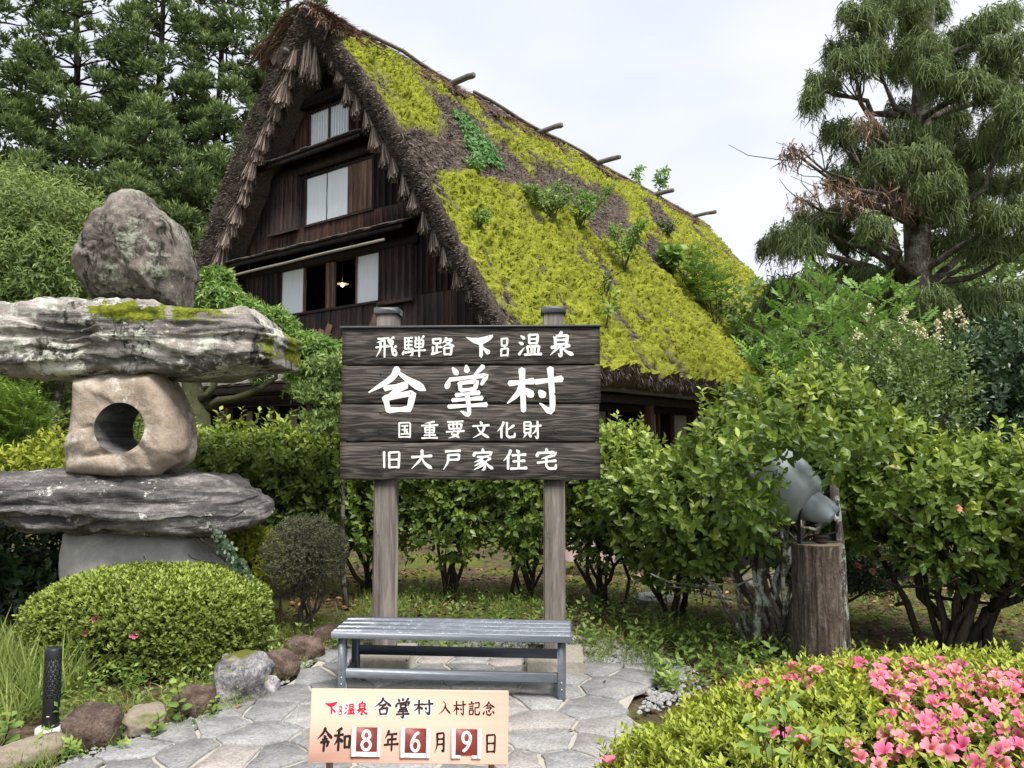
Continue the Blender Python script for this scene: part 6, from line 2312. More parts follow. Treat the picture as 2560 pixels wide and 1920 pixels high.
def build_roundbush():
    hash_rng(7)
    random.seed(7)
    c = at(764, 1400, 6.5)
    B = np.array([c[0], 6.5, 0])
    t = thing('round_clipped_bush', 'sparse brownish round clipped bush with bare twigs left of the sign', 'shrub', tuple(B))
    C, R = np.array([c[0], 6.5, .60]), np.array([.335, .335, .34])
    mb = MB()
    n = 4200
    d = rdir(n)
    low = np.clip((d[:, 2] + .9) * 1.1, .15, 1)
    keep = RNG.random(n) < low
    d = d[keep]
    P = C + d * (.72 + .30 * RNG.random(len(d)) ** .5)[:, None] * R
    shoots(mb, P - B, unit(d + RNG.normal(0, .5, d.shape)), .035, 5, .018, LEAF2, 1.0, .15)
    mb.build('foliage', ML_BOX, t)
    sm = MB()
    for q in range(9):
        a = random.uniform(0, 6.28)
        e = C + rdir(1)[0] * R * .5
        tube(sm, bend(np.array([B[0] + .03 * math.cos(a), B[1] + .03 * math.sin(a), -.03]), e, 6, .16) - B, np.linspace(.016, .006, 6), 5, wob=.2, lichen=0.0)
    for q in range(420):
        d = rdir(1)[0]
        b = C + d * R * random.uniform(.15, .5)
        e = C + unit(d + RNG.normal(0, .3, 3)) * R * random.uniform(.8, 1.0)
        tube(sm, (bend(b, e, 4, .12) - B), [.004, .0035, .003, .002], 3, cap=False, lichen=0.0)
    sm.build('twigs', M_LTRUNK, t)
build_roundbush()

# ivy on the lantern base
def build_ivy():
    hash_rng(19)
    mb = MB()
    n = 480
    f = RNG.random(n)
    P = np.array([at(538 + 125 * a + RNG.normal(0, 9), 1330 + 190 * a ** 1.1 + RNG.normal(0, 9), LY + .05 - .15 * b) for a, b in zip(f, RNG.random(n))])
    B = np.array([P[:, 0].mean(), LY, 0])
    put_leaves(mb, P - B, unit(np.c_[RNG.normal(.2, .4, n), RNG.normal(-.3, .2, n), RNG.normal(-.8, .3, n)]), unit(np.c_[RNG.normal(.4, .3, n), RNG.normal(-1, .2, n), RNG.normal(.4, .3, n)]), .034, ROUND)
    st = MB()
    for a in ((500, 1345, 620, 1440), (440, 1340, 560, 1400), (360, 1390, 375, 1420), (470, 1385, 575, 1418)):
        p0, p1 = at(a[0], a[1], LY + .02), at(a[2], a[3], LY + .05)
        tube(st, bend(p0, p1, 7, .08) - B, .004, 4, lichen=0.0)
    t = thing('climbing_ivy', 'small leafed ivy trailing over the right side of the lantern base', 'ivy', tuple(B))
    mb.build('foliage', ML_CAMD, t)
    st.build('vine', M_TRUNK, t)
build_ivy()

# --- pinnate leaves
def pinnate(mb, pos, dirs, L, pairs, size, tmpl=LEAF2, young=0.0, droop=.25):
    N = len(pos)
    d = unit(dirs)
    side = unit(np.cross(d, np.array([0, 0, 1.0]) + RNG.normal(0, .25, (N, 3))))
    up = np.cross(side, d)
    L = np.broadcast_to(L, (N,))
    yg = np.broadcast_to(young, (N,))
    for j in range(pairs):
        f = (j + .6) / pairs
        p = pos + d * (L * f)[:, None] + np.array([0, 0, -1.0]) * (L * droop * f * f)[:, None]
        for s in (-1, 1):
            ax = unit(d * .45 + side * s + np.array([0, 0, -.15]) + RNG.normal(0, .1, (N, 3)))
            put_leaves(mb, p, ax, up + RNG.normal(0, .15, (N, 3)), size * (1.05 - .35 * abs(f - .45) * 2), tmpl, None, yg)
    put_leaves(mb, pos + d * L[:, None] + np.array([0, 0, -1.0]) * (L * droop)[:, None], d, up, size, tmpl, None, yg)

def build_pinnate(name, label, base, stems, nleaf, L, pairs, size, mat, cat='shrub', seed=3, young=.4, r0=.02, group=None):
    """stems: list of tip points; compound leaves whorl up each stem"""
    hash_rng(seed)
    random.seed(seed)
    B = np.array(base, float)
    t = thing(name, label, cat, tuple(B), 0, group)
    mb, sm = MB(), MB()
    for tip in stems:
        P = bend(B + np.array([random.uniform(-.05, .05), random.uniform(-.05, .05), -.03]), np.array(tip), 8, .05)
        tube(sm, P - B, np.linspace(r0, r0 * .25, 8), 5, lichen=0.0)
        n = nleaf
        f = .3 + .7 * (np.arange(n) + RNG.random(n)) / n
        ff = f * 7
        a = np.clip(ff.astype(int), 0, 6)
        pos = P[a] + (P[np.minimum(a + 1, 7)] - P[a]) * (ff - a)[:, None]
        ph = np.arange(n) * 2.4 + random.random() * 6
        el = .15 + .75 * np.clip(f - .55, 0, .45) / .45
        dirs = np.c_[np.cos(ph) * np.cos(el), np.sin(ph) * np.cos(el), np.sin(el)]
        pinnate(mb, pos - B, dirs, L * (.75 + .4 * RNG.random(n)) * (1.1 - .4 * f), pairs, size, LEAF2, np.clip(young * (f * 1.6 - .6) + RNG.normal(0, .1, n), 0, 1))
    sm.build('stems', M_TRUNK, t, smooth=True)
    mb.build('foliage', mat, t)
    return t
random.seed(12)
st = []
for u, v, Y in ((1905, 800, 10), (1960, 740, 10), (2020, 690, 10.2), (2080, 760, 10), (2140, 720, 10.3), (2200, 700, 10.4), (2260, 720, 10.6), (2310, 800, 10.4), (1880, 880, 9.6), (1950, 860, 9.4), (2050, 860, 9.4), (2150, 840, 9.6), (2250, 870, 9.8), (1900, 960, 9.2), (2020, 950, 9.0), (2120, 930, 9.2), (2330, 880, 10), (2390, 900, 10.4), (2070, 700, 10.5), (1990, 800, 9.6), (2180, 780, 9.7)):
    st.append(at(u, v, Y))
c = at(2100, 1100, 10)
build_pinnate('pinnate_shrub', 'tall bright green shrub with feathery compound leaves right of the thatched roof', (c[0], 10.2, 0), st, 44, .42, 7, .105, ML_PIN, seed=14, r0=.025, young=.7)

# privet with cream flower heads
pr = [(at(2110, 960, 8.0), (.36, .35, .36)), (at(2230, 930, 8.0), (.36, .35, .42)), (at(2190, 1040, 7.8), (.45, .4, .4)), (at(2330, 960, 8.2), (.36, .35, .40)), (at(2060, 1050, 7.8), (.36, .35, .35)), (at(2310, 1060, 8.0), (.42, .4, .38))]
pv = shrub('privet_bush', 'olive green privet bush with cream flower clusters behind the tallest camellia', 'shrub', (at(2200, 1100, 8)[0], 8.1), pr, 1000, .06, 9, ML_PRIV, LEAF2, L=.2, up=.9, stems=10, r0=.02, seed=111, young_top=.6, sprigs=14)
hash_rng(8)
M_CREAM = plain('cream_blossom', (.68, .64, .42), .8, .1, var=.15, scale=80, bump=0)
for u, v in ((2145, 790), (2240, 815), (2310, 790), (2345, 770), (2370, 745), (2400, 735), (2410, 760), (2290, 775), (2260, 745), (2175, 730), (2345, 800)):
    p = at(u, v + 60, 7.75)
    mb = MB()
    n = 60
    h = RNG.random(n)
    P = np.c_[RNG.normal(0, .035, n) * (1.1 - h), RNG.normal(0, .035, n) * (1.1 - h), h * .13]
    put_leaves(mb, P, rdir(n), rdir(n), .022, ROUND)
    o = mb.build('flower_cluster', M_CREAM, pv, kind='stuff')
    o.location = tuple(p - np.array(pv.location))

# dark camellia wall at the far right
dc = [(at(2480, 930, 9), (.55, .5, .55)), (at(2560, 1050, 9), (.5, .5, .6)), (at(2440, 1060, 8.8), (.45, .45, .5)), (at(2600, 900, 9.2), (.6, .5, .5)), (at(2400, 1150, 8.6), (.5, .4, .4)), (at(2540, 1180, 8.8), (.6, .5, .5)), (at(2640, 1080, 9), (.5, .5, .7))]
shrub('dark_camellia_bush', 'tall dark glossy camellia bush at the right edge behind the low camellias', 'shrub', (at(2500, 1100, 9)[0], 9.2), dc, 2300, .095, 7, ML_CAMD, L=.15, stems=9, r0=.04, seed=121, young_top=.25)

# --- left side: leafy shrub under the slab, yew, trees
lc = [(at(60, 1400, 6.9), (.45, .4, .35)), (at(-60, 1420, 6.8), (.4, .4, .35)), (at(120, 1470, 6.9), (.35, .3, .3))]
shrub('broadleaf_shrub', 'dark green broad leafed shrub under the left end of the lantern slab', 'shrub', (at(30, 1500, 6.9)[0], 7.0), lc, 800, .085, 6, ML_CAMD, L=.14, stems=5, seed=131, young_top=.5)
def build_yew():
    hash_rng(33)
    random.seed(33)
    base = np.array([at(10, 1100, 9.5)[0], 9.6, 0])
    t = thing('yew_shrub', 'feathery bright green yew shrub seen under the left end of the cap slab', 'shrub', tuple(base))
    mb, sm = MB(), MB()
    for q in range(130):
        u, v = random.uniform(-80, 115), random.uniform(985, 1250)
        if u > 30 + 85 * (v - 960) / 100:
            continue
        p = at(u, v, random.uniform(9.0, 9.9))
        tube(sm, bend((base[0], base[1], .3), p, 5, .06) - base, np.linspace(.02, .004, 5), 4, lichen=0.0)
        out = unit(p - np.array([base[0], base[1], 1.0]) + np.array([0, -.2, .25]))
        for w in range(6):
            d = unit(out + RNG.normal(0, .45, 3))
            n = 30
            f = np.linspace(0, 1, n)
            pos = p + np.outer(f * .30, d) - base
            sd = unit(np.cross(d, [0, 0, 1.0]))
            s = np.where(np.arange(n) % 2, 1, -1)[:, None]
            put_leaves(mb, pos, unit(sd * s + d * .6 + RNG.normal(0, .1, (n, 3))), np.tile([0, 0, 1.0], (n, 1)) + RNG.normal(0, .2, (n, 3)), .055, NARROW, None, np.clip(f * .9, 0, 1))
    sm.build('stems', M_TRUNK, t)
    mb.build('foliage', ML_YEW, t)
build_yew()

def leafy_tree(name, label, base, h, tr, blobs, nl, size, mat, tmpl=LEAF2, seed=1, droop=.3, bark=None, lean=(0, 0), L=.3, kk=6, group=None, young=.5, limb_r=.35, up=.2, cat='tree', trunk_top=None):
    """trunk, limbs out to each leaf mass, leaves on twigs through the masses"""
    hash_rng(seed)
    random.seed(seed)
    B = np.array([base[0], base[1], 0.0])
    t = thing(name, label, cat, tuple(B), 0, group)
    sm, mb = MB(), MB()
    top = np.array(trunk_top) if trunk_top is not None else B + np.array([lean[0], lean[1], h])
    P = bend(B + np.array([0, 0, -.1]), top, 9, .035)
    tube(sm, P - B, np.linspace(tr, tr * .3, 9), 12, wob=.12, lichen=.5)
    tot = sum(r[0] * r[1] + r[1] * r[2] for c, r in blobs)
    for c, r in blobs:
        c = np.array(c)
        k = int(np.clip(np.argmin(np.abs(P[:, 2] - (c[2] - .25 * np.linalg.norm(c[:2] - B[:2])))), 1, 8))
        L_ = bend(P[k], c, 6, .09, .05)
        rr = tr * limb_r * (1 - k / 12)
        tube(sm, L_ - B, np.linspace(rr, rr * .3, 6), 6, wob=.2, lichen=.4)
        for q in range(5):
            e = c + rdir(1)[0] * np.array(r) * .75
            tube(sm, bend(L_[random.choice((3, 4, 5))], e, 4, .12) - B, np.linspace(rr * .35, rr * .1, 4), 4, lichen=.2)
        n = int(nl * (r[0] * r[1] + r[1] * r[2]) / tot)
        pp, d = blob_pts(n, c, r, .35)
        pp = pp + d * (fbm(pp * 1.5 + seed, 3) * .5)[:, None] * np.array(r)
        rel = np.clip((pp[:, 2] - c[2] + r[2]) / (2 * r[2]), 0, 1)
        dirs = unit(d * np.array([1, 1, .4]) + np.array([0, 0, up]) + RNG.normal(0, .4, (n, 3)))
        shoots(mb, pp - B, dirs, L, kk, size, tmpl, .95, np.clip(young * (rel * 1.4 - .4) + RNG.normal(0, .12, n), 0, 1), droop=droop)
    sm.build('trunk', bark or M_TRUNK, t, smooth=True)
    mb.build('crown', mat, t)
    return t

# light green tree at far left
bl = [(at(u, v, Y), (r, r * .8, r * .75)) for u, v, Y, r in ((-60, 500, 13, .9), (60, 510, 13, .7), (20, 540, 12.6, 1.0), (140, 560, 13, .9), (230, 590, 13.2, .7), (100, 660, 12.6, 1.0), (0, 680, 12.4, 1.0), (190, 680, 12.8, .9), (120, 760, 12.6, .9), (-40, 800, 12.4, 1.0), (270, 580, 13.4, .4), (60, 850, 12.6, .9), (-100, 600, 12.6, 1.0))]
leafy_tree('broadleaf_tree', 'light green leafy tree at the left edge behind the stone lantern', (at(60, 900, 13)[0], 13.2), 5.0, .16, bl, 7200, .105, ML_TREE, NARROW, seed=141, droop=.45, L=.34, kk=9, young=.85)
# undergrowth left, behind the gap under the cap
bl = [(at(u, v, Y), (r, r, r * .8)) for u, v, Y, r in ((60, 1000, 14, .8), (150, 1010, 14, .7), (180, 1090, 13.5, .6), (40, 1080, 14, .7), (260, 1060, 14, .8), (110, 960, 14.5, .8))]
leafy_tree('understorey_tree', 'small yellow-green tree with dark trunk seen through the gap under the cap slab', (at(150, 1100, 13)[0], 13.0), 3.0, .14, bl, 2300, .10, ML_TREE, LEAF2, seed=143, droop=.25, L=.22, kk=6, young=.9)
shrub('low_shrub', 'bright yellow-green low shrub between lantern middle slab and yew', 'shrub', (at(150, 1150, 8)[0], 8.6), [(at(150, 1150, 8.5), (.3, .3, .25)), (at(110, 1160, 8.5), (.3, .3, .25)), (at(60, 1200, 8.5), (.4, .3, .3))], 420, .07, 6, ML_YELLOW, L=.12, stems=4, seed=145)

# mossy trunked tree behind the lantern with lance leaves
M_MOSSBARK = stone_mat('mossy_bark', [(.3, (.03, .032, .016)), (.5, (.075, .08, .035)), (.7, (.15, .15, .08))], 9, (.30, .34, .27), .58, bump=1.0)
def build_mossytree():
    hash_rng(61)
    random.seed(61)
    Y = 8.75
    b = at(505, 1150, Y)
    B = np.array([b[0], Y, 0])
    t = thing('mossy_tree', 'moss-covered tree trunk with crooked branches and bright lance leaves right of the lantern', 'tree', tuple(B))
    sm, mb = MB(), MB()
    trunk = [np.array([B[0], Y, -.1]), at(503, 1250, Y), at(500, 1120, Y), at(496, 1040, Y), at(478, 950, Y + .1), at(470, 820, Y + .2), at(465, 700, Y + .2)]
    tube(sm, np.array(trunk) - B, [.17, .15, .135, .13, .10, .08, .05], 12, wob=.15)
    lim = [at(520, 1020, Y), at(545, 1002, Y - .05), at(585, 996, Y - .1), at(625, 982, Y - .1), at(650, 970, Y - .1), at(672, 955, Y - .1), at(690, 945, Y - .1), at(690, 922, Y - .1), at(700, 890, Y)]
    tube(sm, np.array(lim) - B, [.05, .045, .04, .036, .036, .03, .024, .02, .014], 8, wob=.2)
    lim = [at(500, 1000, Y), at(520, 985, Y - .1), at(532, 968, Y - .1), at(548, 930, Y), at(552, 860, Y)]
    tube(sm, np.array(lim) - B, [.05, .045, .04, .025, .018], 8, wob=.2)
    for u0, v0, u1, v1 in ((552, 860, 520, 740), (552, 860, 600, 800), (700, 890, 790, 890), (700, 890, 640, 820), (465, 700, 520, 700), (600, 800, 690, 790), (690, 922, 730, 900)):
        tube(sm, bend(at(u0, v0, Y), at(u1, v1, Y - .1), 5, .06) - B, np.linspace(.015, .006, 5), 5)
    masses = [(525, 740, .26), (500, 770, .22), (560, 770, .22), (545, 700, .10), (540, 800, .2), (610, 790, .18), (590, 830, .22), (650, 800, .16), (690, 815, .16), (630, 850, .2), (780, 880, .20), (800, 915, .18), (760, 925, .15), (730, 870, .15), (820, 880, .12), (690, 850, .16), (500, 720, .14), (640, 920, .1)]
    for u, v, r in masses:
        n = int(340 * r / .2 * r / .2) + 25
        P, d = blob_pts(n, at(u, v, Y - .1), (r, r, r * .8), .1)
        shoots(mb, P - B, unit(d * .6 + np.array([0, 0, .25]) + RNG.normal(0, .4, (n, 3))), .11, 6, .095, NARROW, 1.0, np.clip(RNG.normal(.45, .3, n), 0, 1), droop=.5)
    sm.build('trunk', M_MOSSBARK, t, smooth=True)
    mb.build('crown', ML_LANCE, t)
build_mossytree()

def build_maple():
    hash_rng(67)
    random.seed(67)
    Y = 7.2
    b = at(860, 1200, Y)
    B = np.array([b[0], Y + .2, 0])
    t = thing('small_maple', 'fine leafed young maple with flat leaf layers at the left edge of the sign', 'tree', tuple(B))
    sm, mb = MB(), MB()
    tube(sm, bend((B[0], B[1], -.05), at(850, 930, Y), 7, .04) - B, np.linspace(.03, .008, 7), 6, lichen=.4)
    for q, (u0, v0, u1, v1) in enumerate(((850, 940, 795, 905), (850, 960, 765, 968), (850, 1000, 770, 990), (850, 1030, 790, 1040), (850, 1060, 800, 1070), (850, 930, 860, 895), (850, 1000, 900, 990), (850, 980, 735, 975))):
        p0, p1 = at(u0, v0, Y), at(u1, v1, Y - .15)
        P = bend(p0, p1, 6, .05)
        tube(sm, P - B, np.linspace(.009, .003, 6), 4, lichen=0.0)
        n = 190
        f = RNG.random(n)
        pos = p0 + (p1 - p0) * f[:, None] * 1.08 + RNG.normal(0, 1, (n, 3)) * np.array([.05, .12, .028])
        shoots(mb, pos - B, unit(RNG.normal(0, 1, (n, 3)) * np.array([1, 1, .25]) + np.array([-.4, -.2, .1])), .05, 4, .042, LEAF2, 1.1, np.clip(RNG.normal(.5, .3, n), 0, 1), droop=.15)
    sm.build('trunk', M_TRUNK, t)
    mb.build('crown', ML_MAPLE, t)
build_maple()

# --- tall conifers behind, left
def conifer(label, x, y, h, rad, seed, z0=3.6, lev=.88, dens=1.0):
    hash_rng(seed)
    random.seed(seed)
    B = np.array([x, y, 0])
    t = thing('cedar_tree', label, 'tree', tuple(B), 0, 'tall cedars behind the farmhouse')
    sm, mb = MB(), MB()
    tube(sm, bend((0, 0, -.1), (random.uniform(-.3, .3), 0, h), 8, .01), np.linspace(.30, .05, 8), 8, wob=.1, lichen=0.0)
    z = z0
    cs, rs = [], []
    while z < h:
        f = (z - z0) / (h - z0)
        Lb = rad * (1 - f) ** .72 * (.8 + .35 * random.random()) + .35
        nb = 6 if f < .85 else 4
        a0 = random.random() * 6.28
        for k in range(nb):
            a = a0 + k / nb * 6.28 + random.uniform(-.3, .3)
            if math.sin(a) > .8:
                continue
            l = Lb * random.uniform(.65, 1.12)
            e = np.array([math.cos(a) * l, math.sin(a) * l, z + l * random.uniform(.12, .42)])
            tube(sm, bend((0, 0, z), e, 4, .07), [.055, .04, .028, .015], 4, cap=False, lichen=0.0)
            m = max(1, int(l / .75))
            for q in range(m):
                g = 1 - q * .62 / l
                if g < .25:
                    break
                cs.append(np.array([e[0] * g, e[1] * g, z + (e[2] - z) * g]) + RNG.normal(0, .22, 3))
                rs.append(random.uniform(.40, .74) * (1 - .35 * f))
        z += lev * random.uniform(.8, 1.2) * (1 - .25 * f)
    for c, r in zip(cs, rs):
        n = int(105 * dens * (r / .6) ** 2) + 10
        d = rdir(n)
        d[:, 2] = np.abs(d[:, 2]) * np.where(RNG.random(n) < .75, 1, -1)
        P = c + d * (r * (.35 + .65 * RNG.random(n) ** .6))[:, None] * np.array([1, 1, .72])
        # each tuft: needles fanned upward and outward
        dirs = unit(d * .8 + np.array([0, 0, .65]) + RNG.normal(0, .25, (n, 3)))
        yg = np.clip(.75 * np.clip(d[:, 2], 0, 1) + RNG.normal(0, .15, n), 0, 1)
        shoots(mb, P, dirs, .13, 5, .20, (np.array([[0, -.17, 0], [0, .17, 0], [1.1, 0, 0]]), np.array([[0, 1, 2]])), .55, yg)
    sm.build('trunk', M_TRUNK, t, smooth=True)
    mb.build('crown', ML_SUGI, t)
for q, (u, Y, h, rad, lab) in enumerate([
        (-60, 29, 21, 3.4, 'tall green cedar cut by the left edge of the picture'),
        (163, 30, 23, 3.3, 'tall cedar second from the left, trunk showing through its crown'),
        (375, 31, 24, 3.2, 'tall cedar above the round boulder of the lantern'),
        (545, 32, 24, 3.0, 'tall cedar left of the thatched gable'),
        (700, 34, 24, 3.0, 'tall cedar partly behind the top of the thatched gable'),
        (345, 26.5, 13.4, 2.6, 'shorter brighter cedar standing in front of the tall row'),
        (510, 27, 10.5, 2.5, 'low bushy cedar beside the left roof edge'),
        (90, 26, 10.5, 2.6, 'low cedar behind the light green tree at left')]):
    p = at(u, 900, Y)
    conifer(lab, p[0], Y, h, rad, 200 + q, dens=1.0 if h > 20 else 1.15)

# --- weeping cypress at right
def build_weeping():
    hash_rng(301)
    random.seed(301)
    Y = 16.0
    b = at(2297, 800, Y)
    B = np.array([b[0], Y, 0])
    t = thing('weeping_cypress', 'large dark weeping cypress with drooping thread foliage at the upper right', 'tree', tuple(B))
    sm, mb, db = MB(), MB(), MB()
    trunk = np.array([[b[0], Y, -.2], at(2295, 900, Y), at(2297, 700, Y), at(2292, 560, Y), at(2290, 430, Y + .1), at(2300, 300, Y), at(2305, 180, Y), at(2318, 60, Y), at(2325, -80, Y), at(2330, -250, Y)])
    tube(sm, trunk - B, [.36, .30, .27, .25, .23, .20, .17, .14, .10, .04], 12, wob=.16, lichen=.3)
    tube(sm, np.array([at(2240, 640, Y - .4), at(2225, 580, Y - .4), at(2210, 520, Y - .3), at(2250, 700, Y)])[[3, 0, 1, 2]] - B, [.14, .12, .10, .06], 8, wob=.15, lichen=.3)
    def z4(l): return [(1760 + a[0] / 2.5925, a[1] / 2.5925, a[2] / 2.5925) + tuple(a[3:]) for a in l]
    def z7(l): return [(1440 + a[0] / 1.975, 640 + a[1] / 1.975, a[2] / 1.975) + tuple(a[3:]) for a in l]
    pads = z4([(1250, 40, 220), (1080, 150, 150), (1480, 40, 130), (990, 110, 110), (1180, -60, 200), (1400, -120, 200), (1350, 180, 120),
               (880, 350, 130), (960, 410, 150), (1200, 370, 140), (1420, 300, 170), (1450, 430, 120), (770, 550, 120), (700, 620, 80), (1060, 330, 110), (1300, 450, 110),
               (1700, 220, 190), (1850, 130, 160), (1960, 70, 110), (1900, 290, 150), (1650, 470, 120), (1880, 430, 140), (1750, 550, 160), (1900, 580, 130), (2050, 420, 120), (2080, 250, 120), (2100, 560, 130), (1550, 560, 130), (1560, 330, 140),
               (1330, 730, 160), (860, 860, 120), (1000, 870, 140), (1250, 890, 210), (1450, 890, 170), (1900, 800, 130), (2000, 680, 130), (1850, 930, 200), (1700, 990, 160), (1050, 1010, 140), (1400, 1010, 180), (2080, 830, 130), (1600, 760, 150), (1560, 900, 150), (2050, 980, 150),
               (880, 1170, 100), (1300, 1190, 210), (1500, 1190, 190), (1750, 1180, 200), (1950, 1190, 160), (2080, 1150, 120), (1080, 1150, 110), (1620, 1060, 160), (1150, 1060, 150),
               (900, 1390, 120), (720, 1430, 150), (560, 1500, 130), (430, 1570, 90), (820, 1510, 160), (1000, 1550, 140), (1700, 1340, 200), (1950, 1390, 170), (1600, 1560, 150), (1850, 1590, 190), (640, 1580, 170), (2080, 1560, 150), (1550, 1330, 130), (1100, 1480, 110), (2050, 1320, 130), (1780, 1450, 160)])
    pads += z7([(1720, 200, 140), (1900, 230, 200), (2060, 300, 200), (1800, 400, 200), (2000, 420, 190), (960, 250, 110), (1010, 150, 110), (1700, 330, 150), (2150, 180, 150), (1150, 120, 130), (1300, 90, 120), (1450, 110, 120), (1560, 190, 110), (2180, 420, 160)])
    dead = z4([(1050, 820, 80), (620, 970, 80), (620, 1280, 80), (760, 1190, 55), (1000, 1320, 70), (1180, 1290, 130), (1340, 1260, 60), (930, 1260, 60), (540, 960, 40)])
    def strands(dst, c, rw, n, len_, dk):
        a = RNG.random(n) * 6.283
        rr = np.sqrt(RNG.random(n)) * rw
        el = random.uniform(.75, 1.25)
        s = c + np.c_[np.cos(a) * rr * el, np.sin(a) * rr * .8, .30 * rw * (1 - (rr / rw) ** 2) + RNG.normal(0, .10, n) + fbm(np.c_[np.cos(a) * rr * 2, np.sin(a) * rr * 2, a * 0 + c[0]], 3) * .5]
        out = np.c_[np.cos(a), np.sin(a), np.zeros(n)]
        L = len_ * (.5 + .7 * RNG.random(n))
        k = 4
        w0 = .010 + .008 * RNG.random(n)
        side = unit(np.cross(out, [0, 0, 1.0]) + RNG.normal(0, .6, (n, 3)))
        rows = []
        wig = RNG.normal(0, .05, (n, 3))
        for j in range(k):
            f = j / (k - 1)
            o = out * (L * (.55 * f - .22 * f * f))[:, None] + np.array([0, 0, 1.0]) * (L * (.20 * f - 1.05 * f * f))[:, None] + wig * math.sin(f * 5)
            w = (w0 * (1 - .75 * f))[:, None]
            p = s + o
            rows.append((p - side * w, p + side * w))
        V = np.stack([np.stack([a_, b_], 1) for a_, b_ in rows], 1).reshape(n, -1, 3)
        kk = 2 * k
        q0 = np.array([[2 * j, 2 * j + 1, 2 * j + 3, 2 * j + 2] for j in range(k - 1)])
        Q = (q0[None] + (np.arange(n) * kk)[:, None, None]).reshape(-1, 4)
        dst.add(V.reshape(-1, 3) - B, None, Q, rnd=np.repeat(RNG.random(n), kk), young=np.repeat(np.clip(.45 * (1 - rr / rw) + RNG.normal(.1, .15, n), 0, 1), kk))
        # side threads
        m = n * 3
        idx = RNG.integers(0, n, m)
        f = RNG.random(m)
        o = out[idx] * (L[idx] * (.55 * f - .22 * f * f))[:, None] + np.array([0, 0, 1.0]) * (L[idx] * (.20 * f - 1.05 * f * f))[:, None]
        dirs = unit(np.c_[RNG.normal(0, .5, m), RNG.normal(0, .5, m), RNG.normal(-.75, .3, m)])
        put_leaves(dst, s[idx] + o - B, dirs, rdir(m), .10 + .16 * RNG.random(m), (np.array([[0, -.055, 0], [0, .055, 0], [1, 0, 0]]), np.array([[0, 1, 2]])), RNG.random(m), np.clip(RNG.normal(.25, .2, m), 0, 1))
    for q, (u, v, r) in enumerate(pads):
        Yp = Y + random.uniform(-1.7, 1.2)
        c = at(u, v, Yp)
        rw = r / F_PX * Yp
        n = int(210 + 270 * rw * rw / .5)
        strands(mb, c, rw * .8, n, .26 + .22 * rw, False)
        k = int(np.argmin(np.abs(trunk[:, 2] - (c[2] - .5 * abs(c[0] - B[0]) - .3))))
        if q % 2 == 0 or r > 60:
            mid = (trunk[k] + c) / 2 + np.array([0, 0, random.uniform(-.5, .1)])
            P = np.concatenate([bend(trunk[k], mid, 4, .12), bend(mid, c - np.array([0, 0, .08]), 5, .14)[1:]])
            rr = .05 + .02 * np.linalg.norm(c - trunk[k])
            tube(sm, P - B, np.linspace(min(rr, .11), .018, len(P)), 6, wob=.2, lichen=.2)
            for w in range(4):
                e = c + np.array([random.uniform(-1, 1) * rw * .8, random.uniform(-1, 1) * rw * .6, random.uniform(-.05, .2) * rw])
                tube(sm, bend(P[-3], e, 4, .18) - B, [.022, .018, .013, .008], 4, cap=False, lichen=0.0)
    for u, v, r in dead:
        c = at(u, v, Y - 1.3)
        rw = r / F_PX * Y
        strands(db, c, rw * .85, int(20 + 45 * rw), .40, True)
        k = int(np.argmin(np.abs(trunk[:, 2] - (c[2] - .3 * abs(c[0] - B[0])))))
        P = bend(trunk[k], c, 7, .10)
        tube(sm, P - B, np.linspace(.07, .015, 7), 6, wob=.2, lichen=.2)
        for w in range(6):
            e = c + RNG.normal(0, 1, 3) * np.array([.5, .3, .3])
            tube(sm, bend(P[-2], e, 4, .2) - B, [.016, .012, .009, .005], 3, cap=False, lichen=0.0)
    sm.build('trunk', M_BARK, t, smooth=True)
    mb.build('crown', ML_WEEP, t)
    db.build('dead_twigs', ML_DEAD, t)
build_weeping()

# --- trees closing the view behind
for q, (u, v0, Y, rr, lab) in enumerate([(1990, 800, 26, 2.0, 'yellow-green maple beyond the far end of the thatched roof'), (2250, 720, 27, 2.6, 'yellow-green tree glimpsed behind the weeping cypress trunk'), (2500, 650, 26, 2.8, 'leafy tree behind the weeping cypress at the right edge'),
                                         (20, 820, 24, 2.6, 'dark leafy tree low behind the light green tree at left'), (330, 860, 23, 2.4, 'leafy tree hidden behind the stone lantern'), (2700, 900, 20, 2.6, 'leafy tree just past the right edge, behind the dark camellia')]):
    bl = [(at(u + random.uniform(-1, 1) * 1.2 * rr * F_PX / Y, v0 + random.uniform(-.3, 1.3) * rr * F_PX / Y * .9, Y + random.uniform(-1, 1)), (rr * .55, rr * .5, rr * .42)) for _ in range(13)]
    bl = [b_ for b_ in bl if b_[0][2] > .5]
    p = at(u, 1000, Y)
    leafy_tree('background_tree', lab, (p[0], Y + .3), max(b_[0][2] for b_ in bl) - .5, .2, bl, 1500, .23, ML_MAPLE if q < 3 else ML_TREE, LEAF2, seed=400 + q, droop=.2, L=.4, kk=7, young=.7, group='trees closing the view behind')
# ------------------------------------------------------------------ plants on the roof
def h2w(p):
    p = np.asarray(p, float).reshape(-1, 3)
    return HO + np.outer(p[:, 0], H_AX) + np.outer(p[:, 1], H_AY) + np.outer(p[:, 2], [0, 0, 1.0])

def roof_pt(y, s):
    return h2w(roof_surf(np.array([y]), np.array([s])))[0]

hash_rng(501)
random.seed(501)
